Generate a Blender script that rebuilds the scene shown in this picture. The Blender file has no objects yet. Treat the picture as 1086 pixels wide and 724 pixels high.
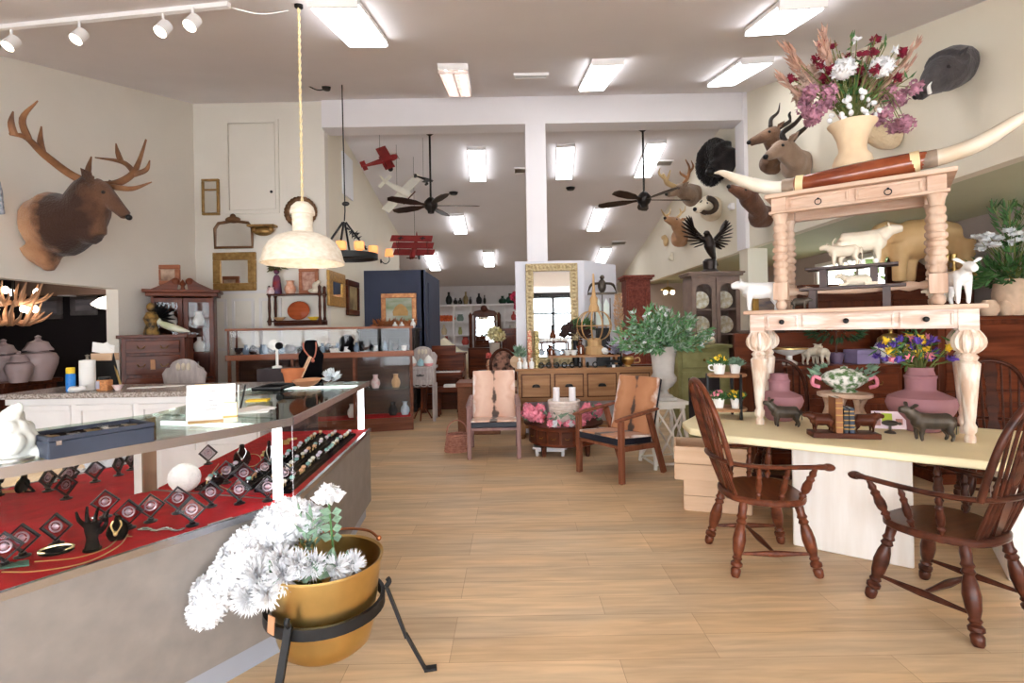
import bpy, math, random
from mathutils import Vector as V, Matrix as Mx, Euler
R = random.Random(7)
PI = math.pi
S = bpy.context.scene
COL = S.collection
# ---------------- camera model: level 18 mm view, eye height 1.5 m, slight roll
F = 550.0; CX = 543.0; CY = 348.0; TH = .018; H = 1.5
def uv(px, py):
    a = px - CX; b = py - CY
    return a - TH*b, b + TH*a
def P(px, py, Y):
    u, v = uv(px, py); return V((u*Y/F, Y, H - v*Y/F))
def PZ(px, py, Z):
    u, v = uv(px, py); return P(px, py, (H-Z)*F/v)
def PX(px, py, X):
    u, v = uv(px, py); return P(px, py, X*F/u)
def PC(px, py, a, b):
    u, v = uv(px, py); return P(px, py, (H-a)/(b+v/F))
cam = bpy.data.cameras.new('camera'); camo = bpy.data.objects.new('camera', cam); COL.objects.link(camo)
cam.sensor_width = 36; cam.lens = 36*F/1086; cam.shift_y = -14/1086; cam.clip_start = .05
c_, s_ = math.cos(TH), math.sin(TH)
camo.matrix_world = Mx(((c_, s_, 0, 0), (0, 0, -1, 0), (-s_, c_, 0, H), (0, 0, 0, 1)))
S.camera = camo
# ---------------- mesh builder
class B:
    def __init__(s): s.v = []; s.f = []; s.m = []; s.M = Mx.Identity(4); s.k = 0
    def add(s, vs, fs):
        n = len(s.v); s.v += [tuple(s.M @ V(p)) for p in vs]
        s.f += [tuple(i+n for i in f) for f in fs]; s.m += [s.k]*len(fs); return s
    def at(s, loc=(0, 0, 0), rot=(0, 0, 0), sc=(1, 1, 1)):
        if not hasattr(sc, '__len__'): sc = (sc, sc, sc)
        s.M = Mx.LocRotScale(V(loc), Euler(rot), V(sc)); return s
    def box(s, c, d, rz=0):
        x, y, z = c; a, b, h = d[0]/2, d[1]/2, d[2]/2; co, si = math.cos(rz), math.sin(rz)
        vs = [(x+co*i*a-si*j*b, y+si*i*a+co*j*b, z+k*h) for k in (-1, 1) for i, j in ((-1, -1), (1, -1), (1, 1), (-1, 1))]
        return s.add(vs, [(3, 2, 1, 0), (4, 5, 6, 7), (0, 1, 5, 4), (1, 2, 6, 5), (2, 3, 7, 6), (3, 0, 4, 7)])
    def bb(s, x0, x1, y0, y1, z0, z1):
        return s.box(((x0+x1)/2, (y0+y1)/2, (z0+z1)/2), (abs(x1-x0), abs(y1-y0), abs(z1-z0)))
    def bar(s, a, b, w, h=None, up=(0, 0, 1)):
        a = V(a); b = V(b); h = h or w; d = (b-a); t = d.normalized(); up = V(up)
        if abs(t.dot(up)) > .98: up = V((0, 1, 0))
        x = t.cross(up).normalized()*w/2; z = x.cross(t).normalized()*h/2
        vs = [p + i*x + j*z for p in (a, b) for i, j in ((-1, -1), (1, -1), (1, 1), (-1, 1))]
        return s.add(vs, [(0, 1, 2, 3), (7, 6, 5, 4), (4, 5, 1, 0), (5, 6, 2, 1), (6, 7, 3, 2), (7, 4, 0, 3)])
    def tube(s, pts, r, n=8, closed=False, flat=1):
        pts = [V(p) for p in pts]; N = len(pts)
        rs = list(r) if hasattr(r, '__len__') else [r]*N
        if len(rs) != N:
            m = len(rs)-1; rs = [rs[int(i*m/(N-1))] + (rs[min(m, int(i*m/(N-1))+1)]-rs[int(i*m/(N-1))])*((i*m/(N-1)) % 1) for i in range(N)]
        vs = []; x = None
        for i, p in enumerate(pts):
            if closed: t = pts[(i+1) % N]-pts[i-1]
            else: t = pts[min(N-1, i+1)]-pts[max(0, i-1)]
            if t.length < 1e-9: t = V((0, 0, 1))
            t.normalize()
            if x is None:
                x = t.cross(V((0, 0, 1)))
                if x.length < .05: x = V((1, 0, 0))
            x = (x - t*x.dot(t))
            if x.length < 1e-6: x = t.orthogonal()
            x.normalize(); y = t.cross(x)
            for k in range(n):
                a = 2*PI*k/n; vs.append(p + rs[i]*(math.cos(a)*x + flat*math.sin(a)*y))
        fs = []
        for i in range(N if closed else N-1):
            j = (i+1) % N
            for k in range(n): fs.append((i*n+k, i*n+(k+1) % n, j*n+(k+1) % n, j*n+k))
        if not closed: fs += [tuple(reversed(range(n))), tuple(range((N-1)*n, N*n))]
        return s.add(vs, fs)
    def lathe(s, prof, n=20, c=(0, 0, 0), a0=0, a1=2*PI, sx=1, sy=1):
        full = abs(a1-a0-2*PI) < 1e-6; k = n if full else n+1; N = len(prof); vs = []
        for r, z in prof:
            for i in range(k):
                a = a0+(a1-a0)*i/n; vs.append((c[0]+sx*r*math.cos(a), c[1]+sy*r*math.sin(a), c[2]+z))
        fs = []
        for j in range(N-1):
            for i in range(n):
                i2 = (i+1) % k; fs.append((j*k+i, j*k+i2, (j+1)*k+i2, (j+1)*k+i))
        if full and prof[0] != prof[-1]:
            if prof[0][0] > 1e-4: fs.append(tuple(reversed(range(k))))
            if prof[-1][0] > 1e-4: fs.append(tuple(range((N-1)*k, N*k)))
        return s.add(vs, fs)
    def ell(s, c, r, n=12, m=7, rot=None):
        if not hasattr(r, '__len__'): r = (r, r, r)
        q = Euler(rot).to_matrix() if rot else Mx.Identity(3)
        vs = []
        for j in range(m+1):
            t = -PI/2+PI*j/m; cr = max(math.cos(t), 1e-3)
            for i in range(n):
                a = 2*PI*i/n; vs.append(V(c)+q @ V((r[0]*cr*math.cos(a), r[1]*cr*math.sin(a), r[2]*math.sin(t))))
        fs = [(j*n+i, j*n+(i+1) % n, (j+1)*n+(i+1) % n, (j+1)*n+i) for j in range(m) for i in range(n)]
        fs += [tuple(reversed(range(n))), tuple(range(m*n, (m+1)*n))]
        return s.add(vs, fs)
    def prism(s, poly, z0, z1):
        n = len(poly); vs = [(x, y, z0) for x, y in poly]+[(x, y, z1) for x, y in poly]
        ar = sum(poly[i][0]*poly[(i+1) % n][1]-poly[(i+1) % n][0]*poly[i][1] for i in range(n))
        o = list(range(n)) if ar > 0 else list(reversed(range(n)))
        fs = [tuple(reversed(o)), tuple(i+n for i in o)]
        for q in range(n):
            i, j = o[q], o[(q+1) % n]; fs.append((i, j, j+n, i+n))
        return s.add(vs, fs)
    def face(s, poly, y0, y1):      # polygon drawn in XZ, thick in Y
        M0 = s.M; s.M = M0 @ Mx(((1, 0, 0, 0), (0, 0, -1, 0), (0, 1, 0, 0), (0, 0, 0, 1)))
        s.prism(poly, -y1, -y0); s.M = M0; return s
    def side(s, poly, x0, x1):      # polygon drawn in YZ, thick in X
        M0 = s.M; s.M = M0 @ Mx(((0, 0, 1, 0), (1, 0, 0, 0), (0, 1, 0, 0), (0, 0, 0, 1)))
        s.prism(poly, x0, x1); s.M = M0; return s
    def quad(s, *p): return s.add(p, [tuple(range(len(p)))])
    def leaf(s, p, d, ln, w, up=None):
        p = V(p); d = V(d).normalized(); up = V(up) if up else V((R.uniform(-1, 1), R.uniform(-1, 1), R.uniform(.2, 1)))
        x = d.cross(up)
        if x.length < .01: x = d.orthogonal()
        x = x.normalized()*w/2; n = x.cross(d).normalized()*ln*.12
        return s.add([p, p+d*ln*.4+x-n, p+d*ln*.45+n*.4, p+d*ln*.4-x-n, p+d*ln], [(0, 1, 2), (0, 2, 3), (1, 4, 2), (2, 4, 3)])
    def frame(s, w, h, t, d, c=(0, 0, 0)):      # picture frame in XZ, opening in the middle, c = centre
        x, y, z = c
        s.bb(x-w/2, x+w/2, y-d/2, y+d/2, z+h/2-t, z+h/2); s.bb(x-w/2, x+w/2, y-d/2, y+d/2, z-h/2, z-h/2+t)
        s.bb(x-w/2, x-w/2+t, y-d/2, y+d/2, z-h/2+t, z+h/2-t); return s.bb(x+w/2-t, x+w/2, y-d/2, y+d/2, z-h/2+t, z+h/2-t)
def rnd(): return V((R.gauss(0, 1), R.gauss(0, 1), R.gauss(0, 1))).normalized()
def petals(b, c, r, n, ln, w, flat=1., up=False):
    for i in range(n):
        d = rnd()
        if up: d.z = abs(d.z)
        p = V(c)+V((d.x*r, d.y*r, d.z*r*flat)); t = rnd(); dd = (d*.55+(t-d*t.dot(d))*.8)
        b.leaf(p-dd.normalized()*ln*.5, dd, ln, w, up=d)
    return b
def mk(b, name, mat, par=None, loc=None, rot=None, sm=True, bev=0, sub=0, ang=40, blob=0, it=4, **tags):
    me = bpy.data.meshes.new(name); me.from_pydata(b.v, [], b.f)
    for m in (mat if isinstance(mat, (list, tuple)) else [mat]): me.materials.append(m)
    if any(b.m): me.polygons.foreach_set('material_index', b.m)
    me.polygons.foreach_set('use_smooth', [sm]*len(b.f))
    me.update()
    if sm and not blob: me.set_sharp_from_angle(angle=math.radians(ang))
    o = bpy.data.objects.new(name, me); COL.objects.link(o)
    if par: o.parent = par
    if loc is not None: o.location = loc
    if rot is not None: o.rotation_euler = rot if hasattr(rot, '__len__') else (0, 0, rot)
    if blob:
        m = o.modifiers.new('skin', 'REMESH'); m.mode = 'VOXEL'; m.voxel_size = blob; m.use_smooth_shade = True
        m = o.modifiers.new('smooth', 'SMOOTH'); m.iterations = it; m.factor = .6
    if bev:
        m = o.modifiers.new('bevel', 'BEVEL'); m.width = bev; m.segments = 2; m.limit_method = 'ANGLE'
    if sub:
        m = o.modifiers.new('sub', 'SUBSURF'); m.levels = sub; m.render_levels = sub
    for k, v in tags.items(): o[k] = v
    return o
def thing(name, label, cat, loc=(0, 0, 0), rz=0, group=None):
    o = bpy.data.objects.new(name, None); COL.objects.link(o); o.empty_display_size = .1
    o.location = loc; o.rotation_euler = rz if hasattr(rz, '__len__') else (0, 0, rz)
    o['label'] = label; o['category'] = cat
    if group: o['group'] = group
    return o
def one(b, name, mat, label, cat, loc=(0, 0, 0), rot=0, group=None, **k):
    o = mk(b, name, mat, None, loc, rot, **k); o['label'] = label; o['category'] = cat
    if group: o['group'] = group
    return o
def st(b, name, mat, **k): return mk(b, name, mat, kind='structure', **k)
def dup(root, loc, rz=None, label=None, group=None, sc=None):
    def rec(o, par):
        c = o.copy(); COL.objects.link(c)
        if par: c.parent = par
        for ch in o.children: rec(ch, c)
        return c
    c = rec(root, None); c.location = loc
    if rz is not None: c.rotation_euler = rz if hasattr(rz, '__len__') else (0, 0, rz)
    if label: c['label'] = label
    if group: c['group'] = group
    if sc: c.scale = (sc, sc, sc) if not hasattr(sc, '__len__') else sc
    return c
def circ(r, n, z=0, c=(0, 0), a0=0, a1=2*PI, sx=1):
    k = n if abs(a1-a0-2*PI) < 1e-6 else n-1
    return [V((c[0]+sx*r*math.cos(a0+(a1-a0)*i/k), c[1]+r*math.sin(a0+(a1-a0)*i/k), z)) for i in range(n)]
def spl(pts, n=24):        # Catmull-Rom through points
    p = [V(q) for q in pts]; p = [p[0]*2-p[1]]+p+[p[-1]*2-p[-2]]; out = []; k = len(p)-3
    for i in range(n+1):
        t = i/n*k; j = min(int(t), k-1); t -= j; a, b, c, d = p[j:j+4]
        out.append(.5*((2*b)+(c-a)*t+(2*a-5*b+4*c-d)*t*t+(3*b-a-3*c+d)*t**3))
    return out
# ---------------- materials
def lin(c): return tuple(((x/255)/12.92 if x/255 <= .04045 else ((x/255+.055)/1.055)**2.4) for x in c)
MC = {}
def mat(name, rgb, rough=.5, metal=0, var=.12, scale=6., bump=0, stretch=(1, 1, 1), rgb2=None, coat=0, emit=0, detail=4, contrast=0, sheen=0, bscale=None, spec=.28):
    if name in MC: return MC[name]
    m = bpy.data.materials.new(name); m.use_nodes = True; nt = m.node_tree; N = nt.nodes; L = nt.links
    bs = N['Principled BSDF']; a = lin(rgb); b2 = lin(rgb2) if rgb2 else None
    lo = [max(0, x*(1-var)) for x in a]+[1]; hi = [min(1, x*(1+var)) for x in a]+[1]
    if b2: lo = list(a)+[1]; hi = list(b2)+[1]
    tc = N.new('ShaderNodeTexCoord'); mp = N.new('ShaderNodeMapping'); mp.inputs['Scale'].default_value = stretch
    nz = N.new('ShaderNodeTexNoise'); nz.inputs['Scale'].default_value = scale; nz.inputs['Detail'].default_value = detail
    rp = N.new('ShaderNodeValToRGB'); rp.color_ramp.elements[0].color = lo; rp.color_ramp.elements[1].color = hi
    rp.color_ramp.elements[0].position = .3+contrast*.15; rp.color_ramp.elements[1].position = .7-contrast*.15
    L.new(tc.outputs['Object'], mp.inputs['Vector']); L.new(mp.outputs['Vector'], nz.inputs['Vector'])
    L.new(nz.outputs['Fac'], rp.inputs['Fac']); L.new(rp.outputs['Color'], bs.inputs['Base Color'])
    bs.inputs['Roughness'].default_value = rough; bs.inputs['Metallic'].default_value = metal
    if not metal: bs.inputs['Specular IOR Level'].default_value = spec
    if coat: bs.inputs['Coat Weight'].default_value = coat
    if sheen: bs.inputs['Sheen Weight'].default_value = sheen
    if emit:
        L.new(rp.outputs['Color'], bs.inputs['Emission Color']); bs.inputs['Emission Strength'].default_value = emit
    if bump:
        src = nz
        if bscale:
            src = N.new('ShaderNodeTexNoise'); src.inputs['Scale'].default_value = bscale; L.new(mp.outputs['Vector'], src.inputs['Vector'])
        bp = N.new('ShaderNodeBump'); bp.inputs['Strength'].default_value = bump; bp.inputs['Distance'].default_value = .02
        L.new(src.outputs['Fac'], bp.inputs['Height']); L.new(bp.outputs['Normal'], bs.inputs['Normal'])
    MC[name] = m; return m
def glass(name, tint=(255, 255, 255), refl=.08, rough=.02):
    if name in MC: return MC[name]
    m = bpy.data.materials.new(name); m.use_nodes = True; nt = m.node_tree; N = nt.nodes; L = nt.links
    N.remove(N['Principled BSDF']); out = N['Material Output']
    t = N.new('ShaderNodeBsdfTransparent'); t.inputs[0].default_value = (*lin(tint), 1)
    g = N.new('ShaderNodeBsdfGlossy'); g.inputs['Roughness'].default_value = rough
    fr = N.new('ShaderNodeLayerWeight'); fr.inputs['Blend'].default_value = .25
    mr = N.new('ShaderNodeMapRange'); mr.inputs['To Min'].default_value = refl*.5; mr.inputs['To Max'].default_value = min(1, refl*5)
    L.new(fr.outputs['Fresnel'], mr.inputs['Value'])
    mx = N.new('ShaderNodeMixShader'); L.new(mr.outputs['Result'], mx.inputs[0]); L.new(t.outputs[0], mx.inputs[1]); L.new(g.outputs[0], mx.inputs[2])
    L.new(mx.outputs[0], out.inputs['Surface']); MC[name] = m; return m
def lamp_mat(name, rgb, e):
    if name in MC: return MC[name]
    m = bpy.data.materials.new(name); m.use_nodes = True; nt = m.node_tree; bs = nt.nodes['Principled BSDF']
    bs.inputs['Base Color'].default_value = (*lin(rgb), 1); bs.inputs['Emission Color'].default_value = (*lin(rgb), 1)
    bs.inputs['Emission Strength'].default_value = e; MC[name] = m; return m
def wood(name, rgb, rgb2, rough=.4, scale=5, ax='x', bump=.05, coat=.06):
    st_ = {'x': (.35, 4, 4), 'y': (4, .35, 4), 'z': (4, 4, .35)}[ax]
    return mat(name, rgb, rough, rgb2=rgb2, scale=scale, stretch=st_, bump=bump, coat=coat, detail=6, spec=.13)
def floor_mat():
    m = bpy.data.materials.new('oak_plank_floor'); m.use_nodes = True; nt = m.node_tree; N = nt.nodes; L = nt.links; bs = N['Principled BSDF']
    tc = N.new('ShaderNodeTexCoord'); mp = N.new('ShaderNodeMapping'); mp.inputs['Location'].default_value = (.31, .07, 0)
    L.new(tc.outputs['Object'], mp.inputs['Vector'])
    br = N.new('ShaderNodeTexBrick'); br.offset = .37; br.offset_frequency = 3; br.inputs['Scale'].default_value = 1
    br.inputs['Brick Width'].default_value = 1.22; br.inputs['Row Height'].default_value = .185; br.inputs['Mortar Size'].default_value = .0012
    br.inputs['Color1'].default_value = (*lin((221, 193, 156)), 1); br.inputs['Color2'].default_value = (*lin((201, 172, 136)), 1)
    br.inputs['Mortar'].default_value = (*lin((160, 130, 98)), 1); br.inputs['Bias'].default_value = .0
    L.new(mp.outputs['Vector'], br.inputs['Vector'])
    m2 = N.new('ShaderNodeMapping'); m2.inputs['Scale'].default_value = (1.1, 11, 1); L.new(mp.outputs['Vector'], m2.inputs['Vector'])
    nz = N.new('ShaderNodeTexNoise'); nz.inputs['Scale'].default_value = 2.2; nz.inputs['Detail'].default_value = 7; nz.inputs['Distortion'].default_value = .5
    L.new(m2.outputs['Vector'], nz.inputs['Vector'])
    rp = N.new('ShaderNodeValToRGB'); e = rp.color_ramp.elements; e[0].position = .33; e[0].color = (.66, .62, .57, 1); e[1].position = .66; e[1].color = (1.08, 1.05, 1.0, 1)
    L.new(nz.outputs['Fac'], rp.inputs['Fac'])
    mx = N.new('ShaderNodeMix'); mx.data_type = 'RGBA'; mx.blend_type = 'MULTIPLY'; mx.inputs[0].default_value = .6
    L.new(br.outputs['Color'], mx.inputs[6]); L.new(rp.outputs['Color'], mx.inputs[7])
    n3 = N.new('ShaderNodeTexNoise'); n3.inputs['Scale'].default_value = .9; m3 = N.new('ShaderNodeMapping'); m3.inputs['Scale'].default_value = (.7, 3.5, 1)
    L.new(mp.outputs['Vector'], m3.inputs['Vector']); L.new(m3.outputs['Vector'], n3.inputs['Vector'])
    r3 = N.new('ShaderNodeValToRGB'); e = r3.color_ramp.elements; e[0].position = .4; e[0].color = (.86, .87, .9, 1); e[1].position = .6; e[1].color = (1.05, 1.0, .93, 1)
    L.new(n3.outputs['Fac'], r3.inputs['Fac'])
    my = N.new('ShaderNodeMix'); my.data_type = 'RGBA'; my.blend_type = 'MULTIPLY'; my.inputs[0].default_value = .9
    L.new(mx.outputs[2], my.inputs[6]); L.new(r3.outputs['Color'], my.inputs[7])
    L.new(my.outputs[2], bs.inputs['Base Color']); bs.inputs['Roughness'].default_value = .42
    return m
MF = floor_mat()
WALL = mat('wall_paint', (226, 219, 208), .85, var=.02, scale=2)
CREAM = mat('cream_paint', (230, 222, 204), .85, var=.02, scale=2)
CEIL = mat('ceiling_paint', (233, 229, 231), .9, var=.02, scale=1.5)
SOFF = mat('soffit_green_lit', (196, 197, 168), .9, var=.03, scale=1.5)  # greenish window light on the low ceiling is put into this colour
MAUVE = mat('mauve_paint', (186, 172, 166), .85, var=.03, scale=2)
PALE = mat('pale_blue_paint', (216, 215, 222), .8, var=.02, scale=2)
NAVY = mat('navy_paint', (60, 66, 86), .7, var=.1, scale=2)
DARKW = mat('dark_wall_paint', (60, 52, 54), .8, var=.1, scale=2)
WHITE = mat('white_paint', (238, 235, 234), .5, var=.03)
WLAC = mat('white_lacquer', (244, 242, 238), .3, var=.02)
BLACK = mat('black_metal', (26, 24, 24), .45, .3, var=.2)
BVEL = mat('black_velvet', (14, 13, 15), .95, var=.2, scale=30, spec=.04)
BRASS = mat('brass', (212, 182, 118), .33, 1, var=.2, scale=4)
BRASSD = mat('aged_brass', (150, 112, 60), .38, 1, var=.3, scale=5)
CHROME = mat('chrome', (215, 215, 220), .15, 1, var=.03)
STEEL = mat('brushed_steel', (190, 185, 180), .35, 1, var=.05)
GLASS = glass('clear_glass', refl=.022)
GREENGL = glass('green_edge_glass', (232, 242, 236), .1)
MIRROR = mat('mirror', (235, 238, 238), .02, 1, var=.0)
DWOOD = wood('walnut_dark', (62, 30, 20), (92, 48, 30), .35)
DWOODZ = wood('walnut_dark_upright', (62, 30, 20), (92, 48, 30), .35, ax='z')
MAHOG = wood('mahogany', (74, 34, 20), (120, 60, 36), .33)
MAHOGZ = wood('mahogany_upright', (70, 32, 19), (110, 54, 33), .33, ax='z')
WINDS = wood('windsor_stain', (70, 34, 22), (112, 60, 38), .3, coat=.12)
WINDSD = wood('windsor_stain_dark', (48, 24, 18), (84, 44, 30), .3, coat=.12)
PINE = wood('old_pine', (150, 106, 72), (186, 140, 100), .5)
PINEL = wood('pale_pine', (200, 164, 132), (218, 186, 156), .55)
WASHED = mat('white_washed_wood', (206, 176, 156), .6, rgb2=(230, 216, 206), scale=7, stretch=(.6, 4, 4), contrast=.6, detail=8)
WASHEDZ = mat('white_washed_wood_upright', (206, 176, 152), .6, rgb2=(234, 222, 208), scale=7, stretch=(4, 4, .8), contrast=.6, detail=8)
TANW = mat('weathered_tan_wood', (190, 154, 130), .6, rgb2=(214, 188, 166), scale=6, stretch=(.6, 4, 4), detail=8)
TANWZ = mat('weathered_tan_wood_upright', (190, 154, 130), .6, rgb2=(216, 190, 168), scale=6, stretch=(4, 4, .7), detail=8)
GREYW = mat('grey_washed_wood', (164, 152, 148), .6, rgb2=(200, 190, 186), scale=7, stretch=(4, 4, .8), detail=8)
RED = mat('red_felt', (176, 8, 22), .95, var=.25, scale=14)
LEAF = mat('leaf_green', (74, 112, 62), .5, var=.35, scale=18)
LEAFG = mat('sage_leaf', (122, 148, 124), .55, var=.3, scale=18)
LEAFD = mat('dark_leaf', (44, 72, 42), .5, var=.35, scale=18)
STEM = mat('stem_green', (110, 116, 62), .6, var=.2)
PWHITE = mat('white_petal', (228, 228, 230), .6, var=.03, scale=20)
PPINK = mat('pink_petal', (242, 142, 160), .6, var=.25, scale=20)
PYEL = mat('yellow_petal', (244, 204, 60), .6, var=.15, scale=20)
PPUR = mat('purple_petal', (98, 70, 160), .6, var=.3, scale=20)
PMAUVE = mat('mauve_petal', (176, 124, 142), .6, var=.25, scale=20)
PBURG = mat('burgundy_petal', (128, 24, 50), .6, var=.25, scale=20)
PORC = mat('white_porcelain', (240, 238, 234), .2, var=.03)
GOLD = mat('gold_leaf', (176, 134, 66), .4, .6, var=.25, scale=14)
STONE = mat('grey_stone', (196, 188, 180), .8, var=.1, scale=10, bump=.1)
PAPER = mat('paper_card', (240, 238, 234), .7, var=.02)
TAG = mat('kraft_tag', (190, 140, 104), .8, var=.06)
# ---------------- shell
XL, XR, XI, XS = -4.86, 3.62, -2.84, 5.2
D, ZR, SN, SF, DF, ZS = 8.0, 5.05, .28, .216, 17.65, 2.65
NA = ZR - SN*D
FA = ZR + SF*D
def zc(Y): return max(2.7, NA+SN*Y) if Y < D else FA-SF*Y
def PN(px, py): return PC(px, py, NA, SN)
def PF(px, py): return PC(px, py, FA, -SF)
b = B().bb(-9.5, 7.5, -3.2, 18, -.1, 0); st(b, 'floor', MF, sm=False)
Yk = (2.7-NA)/SN
b = B()
for (y0, z0, y1, z1) in ((-3.2, 2.7, Yk, 2.7), (Yk, 2.7, D, ZR), (D, ZR, DF+.2, FA-SF*(DF+.2))):
    x0, x1 = (-9.5, XR+.12) if y0 >= D else (XL-.15, XR+.12)
    b.add([(x0, y0, z0), (x1, y0, z0), (x1, y1, z1), (x0, y1, z1), (x0, y0, z0+.12), (x1, y0, z0+.12), (x1, y1, z1+.12), (x0, y1, z1+.12)],
          [(0, 1, 2, 3), (7, 6, 5, 4), (0, 4, 5, 1), (1, 5, 6, 2), (2, 6, 7, 3), (3, 7, 4, 0)])
st(b, 'ceiling', CEIL, sm=False)
YO0, YO1, ZO = 3.6, 6.41, 2.07
b = B().side([(-3.2, 0), (YO0, 0), (YO0, ZO), (YO1, ZO), (YO1, 0), (D, 0), (D, ZR), (Yk, 2.7), (-3.2, 2.7)], XL-.15, XL); st(b, 'wall_left', WALL, sm=False)
b = B().bb(XL-.15, XI, D, D+.15, 0, ZR+.02); st(b, 'wall_back', WALL, sm=False)
b = B().side([(D+.15, 0), (13.2, 0), (13.2, zc(13.2)), (D+.15, zc(D+.15))], XI-.15, XI); st(b, 'wall_inner', CREAM, sm=False)
b = B().bb(-7, XI-.15, 13.05, 13.2, 0, 4.2).bb(-7.15, -7, 13.05, DF, 0, 4.2); st(b, 'wall_left_rear', mat('far_wall_paint', (214, 208, 206), .85, var=.02), sm=False)
b = B().bb(-9.5, 7.5, DF, DF+.2, 0, 3.3); st(b, 'wall_far', mat('far_wall_paint', (214, 208, 206), .85, var=.02), sm=False)
b = B().side([(-3.2, ZS), (DF, ZS), (DF, zc(DF)), (D, ZR), (Yk, 2.7), (-3.2, 2.7)], XR, XR+.12); st(b, 'wall_right', CREAM, sm=False)
b = B().bb(XR+.12, 7.5, -3.2, DF, ZS, ZS+.12); st(b, 'ceiling_side', SOFF, sm=False)
b = B().bb(XR-.02, XR+.28, 7.88, 8.16, 0, ZS); st(b, 'column_right', CREAM, sm=False)
b = B().bb(XR-.06, XR-.001, 7.85, 8.15, ZS-.0, zc(8.15)-.01); st(b, 'trim_1', CEIL, sm=False)
# side wall with two tall windows
W0, W1, WZ0, WZ1 = 6.75, 8.9, .5, 2.5
b = B().bb(XS, XS+.15, -3.2, W0, 0, ZS).bb(XS, XS+.15, W1, DF, 0, ZS).bb(XS, XS+.15, W0, W1, 0, WZ0).bb(XS, XS+.15, W0, W1, WZ1, ZS); st(b, 'wall_side', MAUVE, sm=False)
b = B()
for y in (W0+.03, (W0+W1)/2, W1-.03): b.bb(XS+.02, XS+.12, y-.03, y+.03, WZ0, WZ1)
for z in (WZ0+.03, 1.55, WZ1-.03): b.bb(XS+.02, XS+.12, W0+.06, W1-.06, z-.03, z+.03)
wf = st(b, 'window_1', WHITE, sm=False)
b = B().bb(XS+.065, XS+.075, W0+.06, W1-.06, WZ0+.06, WZ1-.06); mk(b, 'glass', GLASS, wf)
b = B().bb(XR+.13, XS, 14.2, 14.35, 0, ZS); st(b, 'wall_side_rear', MAUVE, sm=False)
# centre post, ridge beam
bm = PF  # noqa
b = B().bb(XI+.001, XR-.06, D-.12, D+.22, 4.6, ZR+.03); st(b, 'beam', CEIL, sm=False)
b = B().bb(.255, .56, D-.13, D+.19, 0, 5.0); st(b, 'column_center', CEIL, sm=False)
# partition carrying the big mirror
PY = 7.4
b = B().prism([(.06, PY), (1.04, PY), (1.62, PY+.62), (1.62, PY+.7), (1.0, PY+.1), (.06, PY+.1)], 0, 2.45); st(b, 'partition', PALE, sm=False)
# navy room box
b = B().prism([(-2.839, 10.0), (-1.69, 10.0), (-1.69, 12.2), (-2.839, 12.2)], 0, 2.66)
b.bb(-1.70, -1.675, 10.5, 11.3, 0, 2.45).bb(-1.74, -1.66, 10, 10.06, 0, 2.66); st(b, 'partition_left', NAVY, sm=False)
# dark side room behind the opening
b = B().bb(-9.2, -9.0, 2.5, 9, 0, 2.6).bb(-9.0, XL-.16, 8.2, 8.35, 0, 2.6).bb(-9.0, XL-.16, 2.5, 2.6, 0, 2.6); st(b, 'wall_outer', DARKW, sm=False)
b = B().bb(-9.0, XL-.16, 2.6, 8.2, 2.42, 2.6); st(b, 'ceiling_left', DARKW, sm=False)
b = B().bb(-6.6, XL-.16, 6.9, 7.1, 2.05, 2.42); st(b, 'trim_2', mat('tan_paint', (150, 120, 104), .8), sm=False)
# storefront behind the viewer
b = B().bb(XL, XS, -3.2, -3.05, 0, .25).bb(XL, XS, -3.2, -3.05, 2.5, 2.7)
for i in range(9):
    x = XL+(XS-XL)*i/8; b.bb(x-.05, x+.05, -3.19, -3.06, .25, 2.5)
b.bb(XL, XS, -3.19, -3.06, 1.95, 2.02); sf = st(b, 'window_2', BLACK, sm=False)
b = B().bb(XL, XS, -3.13, -3.12, .25, 2.5); mk(b, 'glass', GLASS, sf)
# access hatch in the alcove wall
a0, a1 = P(243, 132, D), P(293, 222, D)
b = B().bb(a0.x, a1.x, D-.02, D, a1.z, a0.z); dr = st(b, 'door_1', WALL, sm=False, bev=.004)
b = B().frame(a1.x-a0.x+.12, a0.z-a1.z+.12, .05, .03, ((a0.x+a1.x)/2, D-.015, (a0.z+a1.z)/2)); mk(b, 'casing', WALL, dr, sm=False)
k0 = P(289, 204, D); b = B().ell((k0.x, D-.04, k0.z), .022); mk(b, 'handle', BLACK, dr)
b = B()
q0 = P(238, 310, D); b.bb(q0.x-.75, q0.x+.95, D-.025, D, q0.z-.02, q0.z+.03)
for i in range(4):
    x = q0.x-.55+i*.42; b.frame(.34, .8, .04, .02, (x, D-.01, q0.z-.5))
st(b, 'trim_3', mat('panel_paint', (222, 217, 214), .6, var=.02), sm=False)
# wall vents, ceiling vents, detectors
v0, v1 = PX(362, 160, XI), PX(373, 210, XI)
b = B().bb(XI, XI+.03, v0.y, v1.y, v1.z-.05, v0.z); st(b, 'window_3', mat('frosted_pane', (236, 238, 240), .6, var=.02), sm=False)
def vent(p, w, dpt, slope, lab):
    t = thing('ceiling_vent', lab, 'vent', p, (math.atan(slope), 0, 0))
    mk(B().frame(w, dpt, .02, .03, (0, 0, 0)).at(), 'frame', WHITE, t, rot=(PI/2, 0, 0))
    g = B()
    for i in range(6): g.bb(-w/2+.02, w/2-.02, -dpt/2+.02+i*(dpt-.04)/6, -dpt/2+.03+i*(dpt-.04)/6, -.012, .0)
    mk(g, 'grille', STEEL, t)
vent(PN(563, 79)-V((0, 0, .016)), .42, .2, SN, 'white grille vent in the near ceiling slope before the beam')
vent(PF(704, 172)-V((0, 0, .016)), .34, .2, -SF, 'grey vent in the far ceiling slope beside a fluorescent light and deer heads')
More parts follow.
